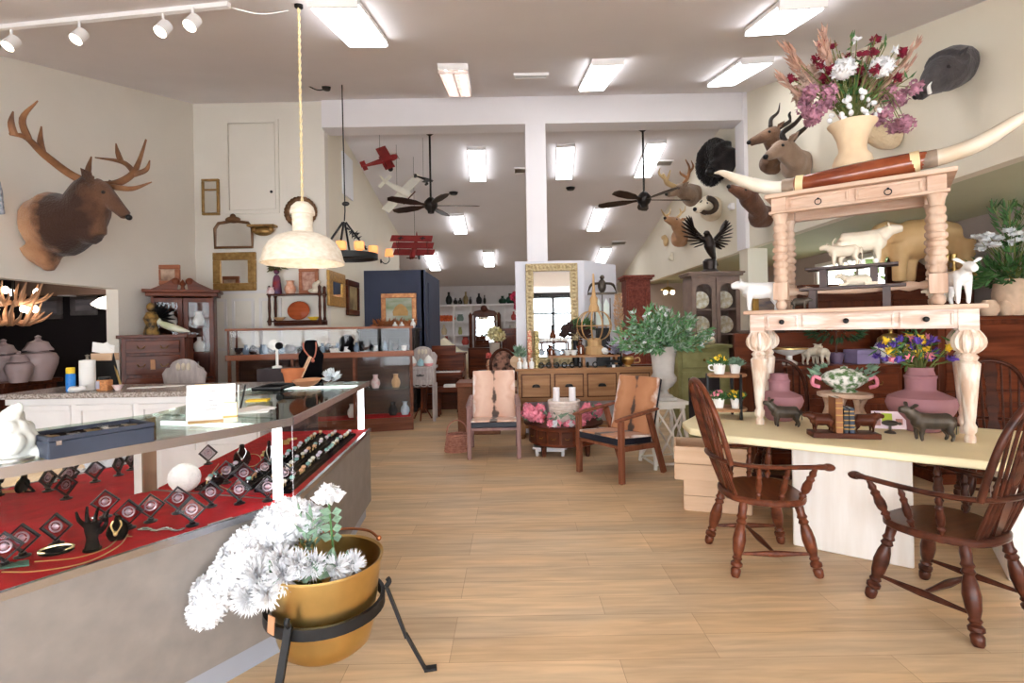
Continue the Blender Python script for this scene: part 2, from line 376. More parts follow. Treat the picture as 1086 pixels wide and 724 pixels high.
vent(PF(656, 257)-V((0, 0, .016)), .4, .24, -SF, 'small ceiling vent low on the far slope by the two small lights')
vent(PF(552, 180)-V((0, 0, .016)), .26, .2, -SF, 'small ceiling vent just beside the centre post')
for px_, py_, lb_ in ((481, 204, 'round dark ceiling speaker on the far slope above the fan'), (605, 199, 'round dark ceiling speaker on the far slope beside the center post')):
    p = PF(px_, py_); one(B().lathe([(0, -.05), (.07, -.05), (.09, -.02), (.1, 0)], 16), 'ceiling_speaker', BLACK, lb_, 'ceiling speaker', p)
# ---------------- fluorescent fixtures
TUBE = lamp_mat('fluorescent_diffuser', (250, 252, 255), 7.2)
def fixture(far, near, w, slope, label, louver=False):
    far = V(far); near = V(near); d = far-near; L = d.length; mid = (far+near)/2
    rz = math.atan2(-d.x, d.y); rx = math.asin(d.z/L)
    t = thing('fluorescent_fixture', label, 'ceiling light', mid, (rx, 0, rz), 'fluorescent ceiling fixtures')
    h = B().bb(-w/2, w/2, -L/2, L/2, -.035, 0).bb(-w/2, w/2, -L/2, -L/2+.03, -.065, -.035).bb(-w/2, w/2, L/2-.03, L/2, -.065, -.035); mk(h, 'housing', WHITE, t, sm=False)
    if louver:
        tb = B()
        for i in (-1, 1): tb.tube([(i*w/4, -L/2+.05, -.05), (i*w/4, L/2-.05, -.05)], .018, 8)
        mk(tb, 'lamp_tube', TUBE, t)
        g = B()
        for i in range(12): g.bb(-w/2+.01, w/2-.01, -L/2+.06+i*(L-.12)/11-.004, -L/2+.06+i*(L-.12)/11+.004, -.1, -.055)
        for i in (-1, 0, 1): g.bb(i*w/2*.94-.008, i*w/2*.94+.008, -L/2+.03, L/2-.03, -.1, -.05)
        mk(g, 'louver', mat('louver_metal', (210, 190, 180), .3, .7), t, sm=False)
    else:
        tb = B().side([(-L/2+.03, -.035), (-L/2+.03, -.06), (-L/2+.06, -.075), (L/2-.06, -.075), (L/2-.03, -.06), (L/2-.03, -.035)], -w/2+.01, w/2-.01); mk(tb, 'diffuser', TUBE, t, sm=False)
def fx(fn, f0, n0, w, slope, label, **k): fixture(fn(*f0), fn(*n0), w, slope, label, **k)
NS, FS = 'on the near ceiling slope', 'on the far ceiling slope'
fx(PN, (391, 42), (352, -4), .34, SN, 'long white fluorescent light %s by the pendant cord' % NS)
fx(PN, (488, 95), (480, 67), .33, SN, 'louvered fluorescent light with bare tubes %s' % NS, louver=True)
fx(PN, (627, 91), (645, 62), .34, SN, 'white fluorescent light %s between louvered light and flower urn' % NS)
fx(PN, (764, 86), (804, 60), .34, SN, 'white fluorescent light %s beside the tall dried flowers' % NS)
fx(PN, (811, 29), (853, -2), .34, SN, 'fluorescent light %s cut by the upper picture edge above the flowers' % NS)
fx(PF, (507, 190), (505, 155), .32, SF, 'fluorescent light %s past the beam, between fan rod and post' % FS)
fx(PF, (598, 188), (600, 152), .32, SF, 'fluorescent light %s past the beam, beside post before the deer heads' % FS)
fx(PF, (681, 186), (697, 148), .32, SF, 'slanted fluorescent light %s behind the fan rod by the deer heads' % FS)
fx(PF, (629, 243), (638, 218), .32, SF, 'fluorescent light %s below the fan with deer heads' % FS)
fx(PF, (489, 246), (484, 226), .32, SF, 'fluorescent light %s behind the fan beside the model planes' % FS)
fx(PF, (462, 285), (455, 266), .3, SF, 'small fluorescent light %s above the navy partition' % FS)
fx(PF, (519, 281), (518, 265), .3, SF, 'small fluorescent light %s above the white wall shelves' % FS)
fx(PF, (636, 278), (643, 261), .3, SF, 'small fluorescent light %s above the mirror partition' % FS)
# ---------------- daylight
w = bpy.data.worlds.new('daylight'); S.world = w; w.use_nodes = True; nt = w.node_tree
bg = nt.nodes['Background']; bg.inputs['Color'].default_value = (.9, .95, 1.0, 1); bg.inputs['Strength'].default_value = 8.8
S.view_settings.view_transform = 'Standard'; S.view_settings.look = 'None'; S.view_settings.gamma = 1; S.view_settings.exposure = .6
S.view_settings.use_curve_mapping = False
S.cycles.use_denoising = True
S.cycles.max_bounces = 10; S.cycles.diffuse_bounces = 5; S.cycles.glossy_bounces = 5; S.cycles.transparent_max_bounces = 24; S.cycles.sample_clamp_indirect = 6
# hedge added outside so the side window looks green, not bright sky
b = B()
for i in range(1500): d = rnd(); b.leaf(V((6.6+R.gauss(0, .25), R.uniform(5.6, 9.8), abs(R.gauss(1.0, .8)))), d, .28, .14)
hg = mk(b, 'hedge', mat('hedge_leaf', (126, 150, 96), .6, var=.4, scale=6)); hg['kind'] = 'stuff'; hg['label'] = 'green hedge added outside to tint the side window view'; hg['category'] = 'hedge'
# ======================= furniture helpers
def turned(b, p0, p1, prof, n=12, k=1.):
    p0 = V(p0); p1 = V(p1); return b.tube([p0+(p1-p0)*t for t, r in prof], [r*k for t, r in prof], n)
WLEG = [(0, .016), (.03, .022), (.1, .024), (.13, .018), (.15, .027), (.19, .028), (.22, .017), (.25, .024), (.28, .018), (.36, .026), (.5, .031), (.62, .026), (.7, .018), (.73, .025), (.77, .018), (.8, .025), (.84, .019), (.93, .021), (1, .017)]
SPIN = [(0, .010), (.1, .012), (.16, .018), (.22, .011), (.3, .018), (.45, .02), (.6, .014), (.68, .018), (.74, .011), (.82, .016), (.9, .011), (1, .010)]
def windsor(label, loc, rz, wd):
    t = thing('windsor_armchair', label, 'chair', loc, rz, 'windsor armchairs round the ivory table')
    poly = []
    for i in range(24):
        a = 2*PI*i/24; x = .27*math.copysign(abs(math.cos(a))**.62, math.cos(a)); y = .235*math.copysign(abs(math.sin(a))**.7, math.sin(a))
        poly.append((x*(1 if y < 0 else 1-.25*y/.235), y))
    mk(B().prism(poly, .415, .455), 'seat', wd, t, bev=.012)
    for x, y in ((-1, -1), (1, -1), (-1, 1), (1, 1)):
        mk(turned(B(), (x*.245, y*.245, 0), (x*.17, y*.16, .42), WLEG, 12, 1.22), 'leg', wd, t)
    for x in (-1, 1):
        mk(turned(B(), (x*.222, -.225, .13), (x*.222, .225, .13), [(0, .008), (.2, .012), (.5, .02), (.8, .012), (1, .008)], 8), 'stretcher', wd, t)
    mk(turned(B(), (-.222, 0, .13), (.222, 0, .13), [(0, .008), (.25, .013), (.5, .02), (.75, .013), (1, .008)], 8), 'stretcher', wd, t)
    bow = spl([(-.30, -.27, .665), (-.31, -.2, .668), (-.285, -.05, .66), (-.265, .1, .66), (-.2, .24, .665), (0, .3, .67), (.2, .24, .665), (.265, .1, .66), (.285, -.05, .66), (.31, -.2, .668), (.30, -.27, .665)], 40)
    ab = B().tube(bow, [.022]+[.026]*3+[.021]*34+[.026]*3, 10, flat=.62)
    for x in (-1, 1): ab.ell((x*.3, -.275, .664), (.034, .036, .022))
    mk(ab, 'arm_bow', wd, t)
    for x in (-1, 1):
        for (ys, xs, ya, xa, k) in ((-.15, .225, -.2, .305, 1.15), (-.03, .235, -.06, .285, .9), (.09, .215, .1, .262, .9)):
            mk(turned(B(), (x*xs, ys, .45), (x*xa, ya, .66), [(q, r*k*1.15) for q, r in SPIN], 10), 'arm_spindle', wd, t)
    hoop = spl([(-.215, .245, .66), (-.222, .29, .82), (-.2, .335, .98), (-.13, .375, 1.105), (0, .39, 1.15), (.13, .375, 1.105), (.2, .335, .98), (.222, .29, .82), (.215, .245, .66)], 32)
    mk(B().tube(hoop, .017, 10), 'back_hoop', wd, t)
    def top(x):
        best = min(hoop, key=lambda q: abs(q.x-x)+(0 if q.z > .8 else 9)); return V((x, best.y-.003, best.z-.006))
    for x in (-.165, -.115, -.065, .065, .115, .165):
        q = top(x*1.05); m = V((x*.95, .27, .67)); mk(B().tube([(x*.85, .19, .45), m, q], [.009, .009, .0075], 7), 'spindle', wd, t)
    sp = B()
    for z0, z1, w0, w1 in ((.45, .6, .028, .04), (.6, .68, .04, .026), (.68, .8, .026, .044), (.8, .92, .044, .03), (.92, 1.05, .03, .045), (1.05, 1.14, .045, .03)):
        y0 = .2+(z0-.45)*.27; y1 = .2+(z1-.45)*.27
        sp.add([(-w0, y0, z0), (w0, y0, z0), (w1, y1, z1), (-w1, y1, z1), (-w0, y0+.01, z0), (w0, y0+.01, z0), (w1, y1+.01, z1), (-w1, y1+.01, z1)], [(0, 1, 2, 3), (7, 6, 5, 4), (0, 4, 5, 1), (1, 5, 6, 2), (2, 6, 7, 3), (3, 7, 4, 0)])
    for z in (.75, .87, .99): sp.lathe([(.052, -.006), (.056, 0), (.052, .006)], 14, (0, 0, 0)) if 0 else sp.tube([V((.034*math.cos(a), .2+(z-.45)*.27+.005+.27*.03*math.sin(a), z+.034*math.sin(a))) for a in [2*PI*i/14 for i in range(14)]], .007, 6, closed=True)
    mk(sp, 'back_splat', wd, t)
    return t
windsor('brown windsor armchair in profile, facing the white table pedestal', (1.555, 3.31, 0), math.radians(87), WINDS)
windsor('dark windsor armchair seen from behind at the table edge, cut by picture edge', (2.245, 2.70, 0), math.radians(203), WINDSD)
windsor('windsor armchair behind the ivory table beside the carved console leg', (3.86, 4.12, 0), math.radians(-35), WINDSD)
windsor('windsor armchair whose hoop shows behind the smaller mauve vase', (2.42, 4.62, 0), math.radians(-20), WINDSD)
# ---------------- ivory table
TA = -35*PI/180; TC = V((2.554, 3.467, 0)); TZ = .74
t = thing('dining_table', 'long ivory table with clipped corners on white slab pedestal', 'table', TC, TA)
IVORY = mat('ivory_lacquer', (244, 230, 188), .5, var=.03)
ASH = mat('white_ash_panel', (228, 218, 208), .55, rgb2=(238, 231, 224), scale=5, stretch=(4, 4, .4))
mk(B().prism([(-.95, -.57), (.95, -.57), (1.24, -.42), (1.36, -.2), (1.36, .2), (1.24, .42), (.95, .57), (-.95, .57), (-1.24, .42), (-1.36, .2), (-1.36, -.2), (-1.24, -.42)], .69, TZ), 'tabletop', IVORY, t, bev=.012)
mk(B().bb(-.58, .07, -.36, .3, .0, .69), 'pedestal', ASH, t, bev=.01)
mk(B().bb(.5, .95, -.25, .3, .0, .69), 'pedestal', ASH, t, bev=.01)
# ---------------- consoles
CA = -36.4*PI/180; CO = V((2.30, 3.56, 0)); ce = V((math.cos(CA), math.sin(CA), 0)); cn = V((-math.sin(CA), math.cos(CA), 0)); CZ = 1.6
def con(s, n, z): return CO+ce*s+cn*n+V((0, 0, z))
t = thing('console_table', 'white-washed console with three knobbed drawers and fluted turned legs, standing on ivory table', 'console table', con(.03, .21, TZ), CA)
h = CZ-TZ
mk(B().bb(-.69, .69, -.24, .24, h-.03, h), 'tabletop', TANW, t, bev=.006)
ap = B().bb(-.63, .63, -.2, -.18, h-.15, h-.03).bb(-.63, .63, .18, .2, h-.15, h-.03).bb(-.65, -.63, -.2, .2, h-.15, h-.03).bb(.63, .65, -.2, .2, h-.15, h-.03)
for x in (-.6, .6):
    for y in (-.165, .165): ap.bb(x-.05, x+.05, y-.045, y+.045, h-.165, h-.03)
mk(ap, 'apron', WASHED, t, bev=.003)
for x0, x1 in ((-.53, -.33), (-.3, .23), (.26, .53)):
    d = mk(B().frame(x1-x0, .098, .014, .02, ((x0+x1)/2, -.205, h-.09)).bb(x0+.012, x1-.012, -.206, -.19, h-.13, h-.05), 'drawer', WASHED, t, bev=.003)
    mk(B().ell(((x0+x1)/2, -.228, h-.09), (.018, .014, .018)).tube([((x0+x1)/2, -.2, h-.09), ((x0+x1)/2, -.225, h-.09)], .007), 'knob', BLACK, d)
for x in (-.6, .6):
    for y in (-.165, .165):
        lg = B(); pr = [(.0, .02), (.0, .028), (.03, .03), (.05, .022), (.07, .034), (.1, .036), (.12, .026), (.15, .03), (.35, .046), (.49, .058), (.51, .04), (.53, .052), (.55, .036), (.565, .036)]
        lg.lathe([(r, z) for z, r in pr], 16, (x, y, 0))
        k = 10; lg.lathe([(.038, .562), (.066, .585), (.074, .62), (.066, .66), (.04, .695)], 20, (x, y, 0))
        for i in range(k):
            a = 2*PI*i/k; lg.tube(spl([(x+.036*math.cos(a), y+.036*math.sin(a), .565), (x+.07*math.cos(a), y+.07*math.sin(a), .6), (x+.072*math.cos(a), y+.072*math.sin(a), .645), (x+.04*math.cos(a), y+.04*math.sin(a), .692)], 6), .016, 6)
        mk(lg, 'leg', WASHEDZ, t)
t = thing('side_table', 'weathered two-drawer table with bobbin-turned legs raised on top of the console', 'table', con(.04, .235, CZ), CA)
h = .85; HW = .49
mk(B().bb(-HW-.05, HW+.06, -.27, .27, h-.03, h), 'tabletop', TANW, t, bev=.005)
ap = B().bb(-HW+.04, HW-.04, -.21, -.19, h-.13, h-.03).bb(-HW+.04, HW-.04, .19, .21, h-.13, h-.03).bb(-HW, -HW+.03, -.2, .2, h-.13, h-.03).bb(HW-.03, HW, -.2, .2, h-.13, h-.03)
ap.bb(-HW-.025, HW+.025, -.245, -.185, h-.145, h-.125).bb(-HW-.025, HW+.025, .185, .245, h-.145, h-.125)
for x in (-HW+.04, HW-.04):
    for y in (-.18, .18): ap.bb(x-.05, x+.05, y-.05, y+.05, h-.145, h-.03)
mk(ap, 'apron', TANW, t, bev=.004)
for x0, x1 in ((-.38, -.02), (.02, .38)):
    d = mk(B().frame(x1-x0, .085, .016, .02, ((x0+x1)/2, -.213, h-.078)).bb(x0+.014, x1-.014, -.212, -.19, h-.11, h-.045), 'drawer', TANW, t, bev=.003)
    xm = (x0+x1)/2; mk(B().tube([V((xm+.02*math.sin(a), -.23, h-.095+.02*math.cos(a))) for a in [2*PI*i/14 for i in range(14)]], .0035, 6, closed=True).ell((xm, -.226, h-.074), .008), 'ring_pull', BLACK, d)
for x in (-HW+.04, HW-.04):
    for y in (-.18, .18):
        pr = [(.024, 0), (.038, .02), (.04, .045), (.026, .065), (.03, .075)]
        lg = B().lathe(pr, 14, (x, y, 0)); lg.bb(x-.047, x+.047, y-.047, y+.047, .075, .2)
        z = .2; pr = [(.034, z)]
        for i in range(8):
            k = .056-.002*abs(i-3.5); pr += [(.041, z+.004), (k-.002, z+.014), (k, z+.027), (k-.002, z+.04), (.041, z+.05)]; z += .054
        pr += [(.038, z), (.042, z+.02), (.048, h-.165), (.055, h-.155), (.055, h-.145)]
        lg.lathe(pr, 16, (x, y, 0)); mk(lg, 'leg', TANWZ, t)
for y in (-.0,):
    sp = [(0, .024), (.06, .034), (.1, .022), (.16, .036), (.22, .022), (.35, .03), (.5, .036), (.65, .03), (.78, .022), (.84, .036), (.9, .022), (.94, .034), (1, .024)]
    mk(turned(B(), (-HW+.04, 0, .14), (HW-.04, 0, .14), sp, 12), 'stretcher', TANW, t)
for x in (-HW+.04, HW-.04): mk(turned(B(), (x, -.14, .14), (x, .14, .14), sp, 12), 'stretcher', TANW, t)
UZ = CZ+h
# ---------------- animals
def beast(b, L=1., leg=.42, girth=.2, neck=.22, nk=.12, head=.14, headdir=(1, 0, -.25), ears=.09, legr=.05, tail=.3, horns=0, belly=.0, sag=0, snout=.6, lie=False):
    """quadruped facing +X, feet on z=0, body length L*.62"""
    zb = leg+girth*.75; x0, x1 = -.3*L, .28*L
    b.tube(spl([(x0-.06*L, 0, zb+.02*L), (x0, 0, zb), (-.03*L, 0, zb-.02*L-belly), (x1, 0, zb), (x1+.07*L, 0, zb+.03*L)], 10), [girth*.45, girth*.95, girth, girth*1.02, girth*.6], 12)
    for sx, xx in ((-1, x0+.02*L), (1, x1-.02*L)):
        for sy in (-1, 1):
            y = sy*girth*.55
            if lie:
                b.tube([(xx, y, zb*.6), (xx+.1*L, y*1.4, legr), (xx+.26*L*sx, y*1.5, legr)], [legr*1.7, legr*1.2, legr], 8)
            elif sx < 0: b.tube([(xx-.01*L, y, zb), (xx+.03*L, y, leg*.72), (xx-.04*L, y, leg*.36), (xx-.02*L, y, legr*.6), (xx+.02*L, y, legr*.5)], [girth*.55, legr*1.35, legr*.85, legr*.8, legr*.8], 8)
            else: b.tube([(xx, y, zb), (xx, y, leg*.75), (xx+.01*L, y, leg*.4), (xx, y, legr*.6), (xx+.03*L, y, legr*.5)], [girth*.5, legr*1.25, legr*.9, legr*.8, legr*.8], 8)
    n0 = V((x1, 0, zb+girth*.25)); hd = V(headdir).normalized(); n1 = n0+V((.18*L, 0, neck))
    b.tube([n0, (n0+n1)/2+V((.02*L, 0, 0)), n1], [girth*.75, nk*1.05, nk*.85], 10)
    tip = n1+hd*head*1.3
    b.tube([n1-hd*head*.3, n1+hd*head*.3, n1+hd*head*.9, tip], [head*.52, head*.66, head*.52*snout/.6, head*.42*snout/.6], 10)
    for sy in (-1, 1):
        e = n1+V((-.1*head, sy*head*.5, head*.35)); b.tube([e, e+V((-.2*ears, sy*ears*.7, ears*.5)), e+V((-.3*ears, sy*ears*1.2, ears*.6))], [ears*.22, ears*.32, ears*.1], 6)
        if horns: b.tube(spl([e+V((0, -sy*head*.1, 0)), e+V((horns*.1, sy*horns*.5, horns*.3)), e+V((horns*.3, sy*horns*.6, horns*.9))], 6), [horns*.18, horns*.12, horns*.03], 6)
    if tail: b.tube(spl([(x0-.08*L, 0, zb+girth*.5), (x0-.13*L, 0, zb), (x0-.12*L, 0, zb-tail)], 6), [legr*.5, legr*.35, legr*.45], 6)
    return b
CERW = mat('white_ceramic_glaze', (226, 224, 222), .35, var=.03, scale=12)
CERC = mat('cream_resin', (214, 202, 182), .5, var=.1, scale=14)
BRONZE = mat('dark_bronze', (82, 72, 62), .45, .5, var=.35, scale=12)
def figurine(name, label, cat, loc, rz, S_, m, vx=48, group=None, **k):
    b = beast(B().at(sc=S_), **k)
    return one(b, name, m, label, cat, loc, rz, group, blob=S_/vx, it=3)
def onto(px, py, Z): return PZ(px, py, Z)
def cpx(px, n, z):   # point on the console pair: at image column px, offset n behind the front line
    s = 0.
    for _ in range(30):
        q = con(s, n, z); u = q.x/q.y*F; v = (H-z)/q.y*F; x = CX+u+TH*v; s += (px-x)*.002
    return con(s, n, z)
figurine('cow_figurine', 'white cow figurine standing at the end of the console top', 'figurine', cpx(808, .1, CZ), PI+CA+.2, .33, CERW, leg=.34, girth=.19, neck=.1, nk=.11, head=.15, headdir=(1, 0, -.2), legr=.055, ears=.1)
figurine('calf_figurine', 'white calf figurine facing forward on console beside the bobbin leg', 'figurine', cpx(1013, .06, CZ), -PI/2-.25, .33, CERW, leg=.4, girth=.15, neck=.14, nk=.09, head=.15, headdir=(1, 0, -.45), legr=.05, ears=.14)
figurine('lamb_figurine', 'tiny cream lamb figurine behind the facing white calf', 'figurine', cpx(998, .2, CZ), PI+CA, .16, CERC, leg=.3, girth=.2, neck=.12, nk=.11, head=.14)
figurine('bull_figurine', 'tiny black bull figurine at foot of the bobbin leg beside the white cow', 'figurine', cpx(848, .1, CZ), CA, .13, BRONZE, leg=.28, girth=.22, neck=.05, nk=.14, head=.16, horns=.12)
# dark step shelf between the bobbin legs
SW = mat('charcoal_wood', (84, 72, 70), .6, var=.2)
t = thing('display_riser', 'dark two-tier wooden riser between the bobbin legs', 'riser', con(.03, .17, CZ), CA)
for z, w in ((.155, .30), (.30, .26)): mk(B().bb(-w-.03, w, -.085, .085, z-.018, z), 'shelf', SW, t, bev=.003)
for x in (-.24, .2): mk(B().bb(x-.03, x+.015, -.06, .06, 0, .137), 'post', SW, t)
for x in (-.17, .13): mk(B().bb(x-.03, x+.015, -.06, .06, .155, .282), 'post', SW, t)
figurine('cow_figurine', 'cream cow figurine with calf beside it on the riser top', 'figurine', cpx(912, .19, CZ+.3), CA+.15, .38, CERC, leg=.3, girth=.2, neck=.12, nk=.12, head=.15, legr=.05, headdir=(1, 0, .0))
figurine('calf_figurine', 'small cream calf figurine in front of the cream cow', 'figurine', cpx(896, .12, CZ+.3), PI+CA, .24, CERC, leg=.32, girth=.17, neck=.1, nk=.11, head=.14, legr=.055)
figurine('lamb_figurine', 'cream lamb figurine lying on the lower riser shelf', 'figurine', cpx(910, .13, CZ+.155), PI+CA, .22, CERC, leg=.06, girth=.17, neck=.12, nk=.11, head=.14, lie=True, tail=0)
for x in (901, 915, 929):
    one(B().ell((0, 0, .018), .018, 12, 8), 'bauble', PORC, 'small white ball beside the cream calf on the riser top', 'ball', cpx(x, .1, CZ+.3), group='white balls on the riser')
# longhorn mount
q0, q1 = con(-.33, .12, UZ), con(.43, .12, UZ)
t = thing('longhorn_mount', 'steer horn pair on polished brown wooden centre resting on the raised table', 'horn mount', (q0+q1)/2, CA)
LEA = mat('polished_brown_leather', (118, 52, 32), .22, rgb2=(150, 78, 46), scale=6, coat=.6)
HORN = mat('horn_ivory', (240, 234, 220), .3, rgb2=(206, 186, 160), scale=3, stretch=(1, 1, 1), coat=.3)
HTIP = mat('horn_shaft_grey', (150, 130, 112), .4, var=.3, scale=14)
mk(B().tube([(-.38, 0, .075), (-.3, 0, .07), (0, 0, .082), (.3, 0, .095), (.4, 0, .105)], [.052, .066, .076, .07, .055], 16), 'centre', LEA, t)
for sx, zz in ((-1, .07), (1, .1)):
    mk(B().tube([(sx*.31, 0, zz), (sx*.36, 0, zz+.003)], .068, 16), 'band', mat('cream_rawhide', (232, 208, 160), .6, var=.06), t)
    pts = [(sx*.37, 0, zz), (sx*.5, 0, zz+.01), (sx*.66, -.02, zz+.05), (sx*.82, -.03, zz+.14), (sx*.95, -.02, zz+.2), (sx*1.04, 0, zz+.19+.02*sx)] if sx > 0 else [(-.37, 0, zz), (-.48, 0, zz), (-.62, -.03, zz+.04), (-.76, -.06, zz+.11), (-.86, -.08, zz+.17), (-.92, -.08, zz+.18)]
    hn = mk(B().tube(spl(pts, 24), [.055, .052, .05, .038, .022, .004], 14), 'horn', HORN, t)
    mk(B().tube([(sx*.37, 0, zz), (sx*.45, 0, zz+.004)], [.058, .056], 14), 'horn_base', HTIP, hn)
mk(B().bb(-.2, .12, -.05, .1, 0, .022), 'plinth', PINEL, t)
# urn with dried flowers on raised table
us = cpx(905, .32, UZ)+V((0, 0, .1))
t = thing('urn', 'sand-coloured urn full of dried flowers behind the longhorn mount', 'urn', us)
mk(B().lathe([(.1, -.1), (.11, -.09), (.1, -.02), (.08, 0), (0, 0)], 20), 'plinth', STONE, t)
URNM = mat('sand_clay', (222, 192, 156), .75, rgb2=(236, 214, 180), scale=5)
mk(B().lathe([(.06, 0), (.1, .02), (.125, .07), (.13, .11), (.115, .16), (.09, .195), (.088, .22), (.1, .29), (.13, .36), (.155, .39), (.16, .4), (.15, .405), (.125, .37), (.08, .25), (.0, .23)], 28), 'vase', URNM, t)
HYD = mat('dried_hydrangea', (176, 146, 132), .8, rgb2=(206, 182, 166), scale=30)
urnp = []; FGR = mat('dried_grass', (192, 156, 138), .8, var=.25, scale=12)
st_ = B(); hb = B(); mv = B(); br = B(); wp = B(); lf = B(); ft = B()
for i in range(80):
    a = R.uniform(0, 2*PI); sp = R.uniform(.06, .46); hh = R.uniform(.28, .64)*(1-.45*sp); c = V((math.cos(a)*sp, math.sin(a)*sp*.5, .42+hh))
    st_.tube(spl([(0, 0, .32), (c.x*.35, c.y*.35, .44+hh*.35), c], 6), .0035, 5)
    if i < 24: urnp.append(('burgundy_flower', PBURG, petals(B().ell(c, .016, 6, 4), c, .028, 14, .04, .034)))
    elif i < 42:
        g_ = B(); fdir = (c-V((0, 0, .3))).normalized()
        g_.tube([c-fdir*.3, c+fdir*.08], .004, 5)
        for k in range(16): g_.leaf(c-fdir*.14+fdir*.015*k, fdir+rnd()*.35, .1, .02)
        urnp.append(('feather_grass', FGR, g_))
    elif i < 50: urnp.append(('white_floret', PWHITE, petals(B().ell(c, .014, 6, 4), c, .02, 8, .045, .03)))
    else:
        for k in range(6): lf.leaf(V((0, 0, .4))+(c-V((0, 0, .4)))*R.uniform(.2, 1), rnd()+V((c.x, c.y, .5)), .07, .022)
for sx in (-1, 1):      # drooping mauve sprays
    for k in range(10):
        c = V((sx*R.uniform(.2, .38), R.uniform(-.16, .05), R.uniform(.34, .64)))
        st_.tube(spl([(0, 0, .4), (c.x*.6, c.y*.6, .62), c], 6), .003, 5)
        urnp.append(('mauve_flower', PMAUVE, petals(B().ell(c, .03, 7, 5), c, .05, 46, .034, .028)))
for k in range(22):     # paper tags / white florets near the rim
    a = R.uniform(PI, 2*PI); c = V((math.cos(a)*R.uniform(.08, .2), math.sin(a)*.14, R.uniform(.38, .58))); urnp.append(('white_floret', PWHITE, B().ell(c, (.026, .014, .018), 8, 5, (R.random(), R.random(), R.random()))))
for i in range(7):
    a = PI*(.08+.84*i/6); c = V((.3*math.cos(a), .1, .62+.2*math.sin(a)+.05*(i % 2))); urnp.append(('dried_hydrangea', HYD, petals(B().ell(c, (.075, .06, .085), 9, 7), c, .085, 110, .045, .036)))
mk(st_, 'stem', STEM, t)
for n_, m_, b_ in urnp: mk(b_, n_, m_, t)
mk(lf, 'leaf', LEAF, t)
for x, z in ((-.17, .72), (.1, .73)):
    mk(petals(B().ell((x, -.17, z), .07, 10, 7), (x, -.17, z), .07, 110, .06, .05, .8), 'white_bloom', PWHITE, t); mk(B().tube([(0, 0, .4), (x*.7, -.1, .65), (x, -.17, z-.03)], .004, 5), 'stem', STEM, t)
# ---------------- on the ivory table
MVASE = mat('mauve_matte_clay', (152, 106, 112), .8, rgb2=(170, 124, 126), scale=4)
VP = [(.1, 0), (.115, .008), (.15, .06), (.2, .15), (.215, .2), (.2, .245), (.14, .275), (.1, .29), (.092, .3), (.094, .38), (.1, .385), (.1, .4), (.088, .405), (.078, .44), (.082, .46), (.07, .46), (.066, .4), (.06, .3), (0, .29)]
k = .34/.43
v1 = onto(827, 445, TZ); one(B().at(sc=k).lathe(VP, 32), 'vase', MVASE, 'empty mauve bottle vase behind the small bronze animal, near the table end', 'vase', v1)
v2 = onto(977, 456, TZ); t2 = thing('vase', 'larger mauve vase holding purple and yellow flowers', 'vase', v2)
mk(B().at(sc=.41/.43).lathe(VP, 32), 'body', MVASE, t2)
fl = B(); fy = B(); fp = B(); fs = B(); fk = B()
for i in range(75):
    a = R.uniform(0, 2*PI); sp = abs(R.gauss(0, .16)); c = V((math.cos(a)*min(sp, .36)-.06, math.sin(a)*min(sp, .2), .46+R.uniform(.03, .22)-.15*sp))
    fs.tube([(0, 0, .36), (c.x*.4, c.y*.4, .46), c], .003, 4)
    if i < 16: mk(petals(B().ell(c, .016, 6, 4), c, .022, 14, .035, .026), 'yellow_flower', PYEL, t2)
    elif i < 36: mk(petals(B().ell(c, .014, 6, 4), c, .025, 14, .05, .02, up=True), 'purple_flower', PPUR, t2)
    elif i < 46: mk(petals(B().ell(c, .012, 6, 4), c, .02, 10, .04, .016), 'pink_flower', PPINK, t2)
    else:
        for q in range(3): fl.leaf(c, rnd()+V((c.x*3, 0, .4)), .09, .018)
for b_, n_, m_ in ((fs, 'stem', STEM), (fl, 'leaf', LEAF)): mk(b_, n_, m_, t2)
figurine('dog_figurine', 'small bronze animal figurine in front of the empty mauve vase', 'figurine', onto(834, 452, TZ), PI-.2, .25, BRONZE, leg=.3, girth=.18, neck=.2, nk=.12, head=.13, headdir=(1, 0, .1), ears=.16, tail=.25, legr=.045)
figurine('dog_figurine', 'larger bronze animal figurine in front of the flowering mauve vase', 'figurine', onto(990, 467, TZ), PI-.15, .31, BRONZE, leg=.28, girth=.17, neck=.17, nk=.12, head=.14, headdir=(1, 0, .1), ears=.15, tail=.3, legr=.045)
bk = onto(894, 463, TZ)
t = thing('bookend', 'pair of dark carved bookends on one long base around three old books', 'bookends', bk, CA*.35)
mk(B().bb(-.2, .2, -.07, .07, 0, .035), 'base', DWOOD, t, bev=.004)
for sx in (-1, 1):
    mk(beast(B().at((sx*.125, .0, .035), (0, 0, 0 if sx > 0 else PI), .17), leg=.3, girth=.24, neck=.12, nk=.16, head=.18), 'carved_animal', DWOOD, t, blob=.005)
LB = mat('tan_leather_binding', (142, 92, 56), .5, var=.2); BB = mat('black_leather_binding', (38, 42, 52), .45, var=.2)
def book(label, loc, w, d, h, m, rz=0, lean=0):
    t = thing('book', label, 'book', loc, (0, lean, rz)); mk(B().bb(-w/2, w/2, -d/2, -d/2+.006, 0, h).bb(-w/2, -w/2+.004, -d/2, d/2, 0, h).bb(w/2-.004, w/2, -d/2, d/2, 0, h), 'cover', m, t, bev=.001)
    g = B()
    for z in (.15, .3, .5, .7, .85): g.bb(-w/2-.001, w/2+.001, -d/2-.003, -d/2, h*z, h*z+.006)
    mk(g, 'spine_band', GOLD, t); mk(B().bb(-w/2+.004, w/2-.004, -d/2+.006, d/2-.006, .004, h-.004), 'pages', PAPER, t); return t
bx = bk+V((0, 0, .035)); bd = V((math.cos(CA*.35), math.sin(CA*.35), 0))
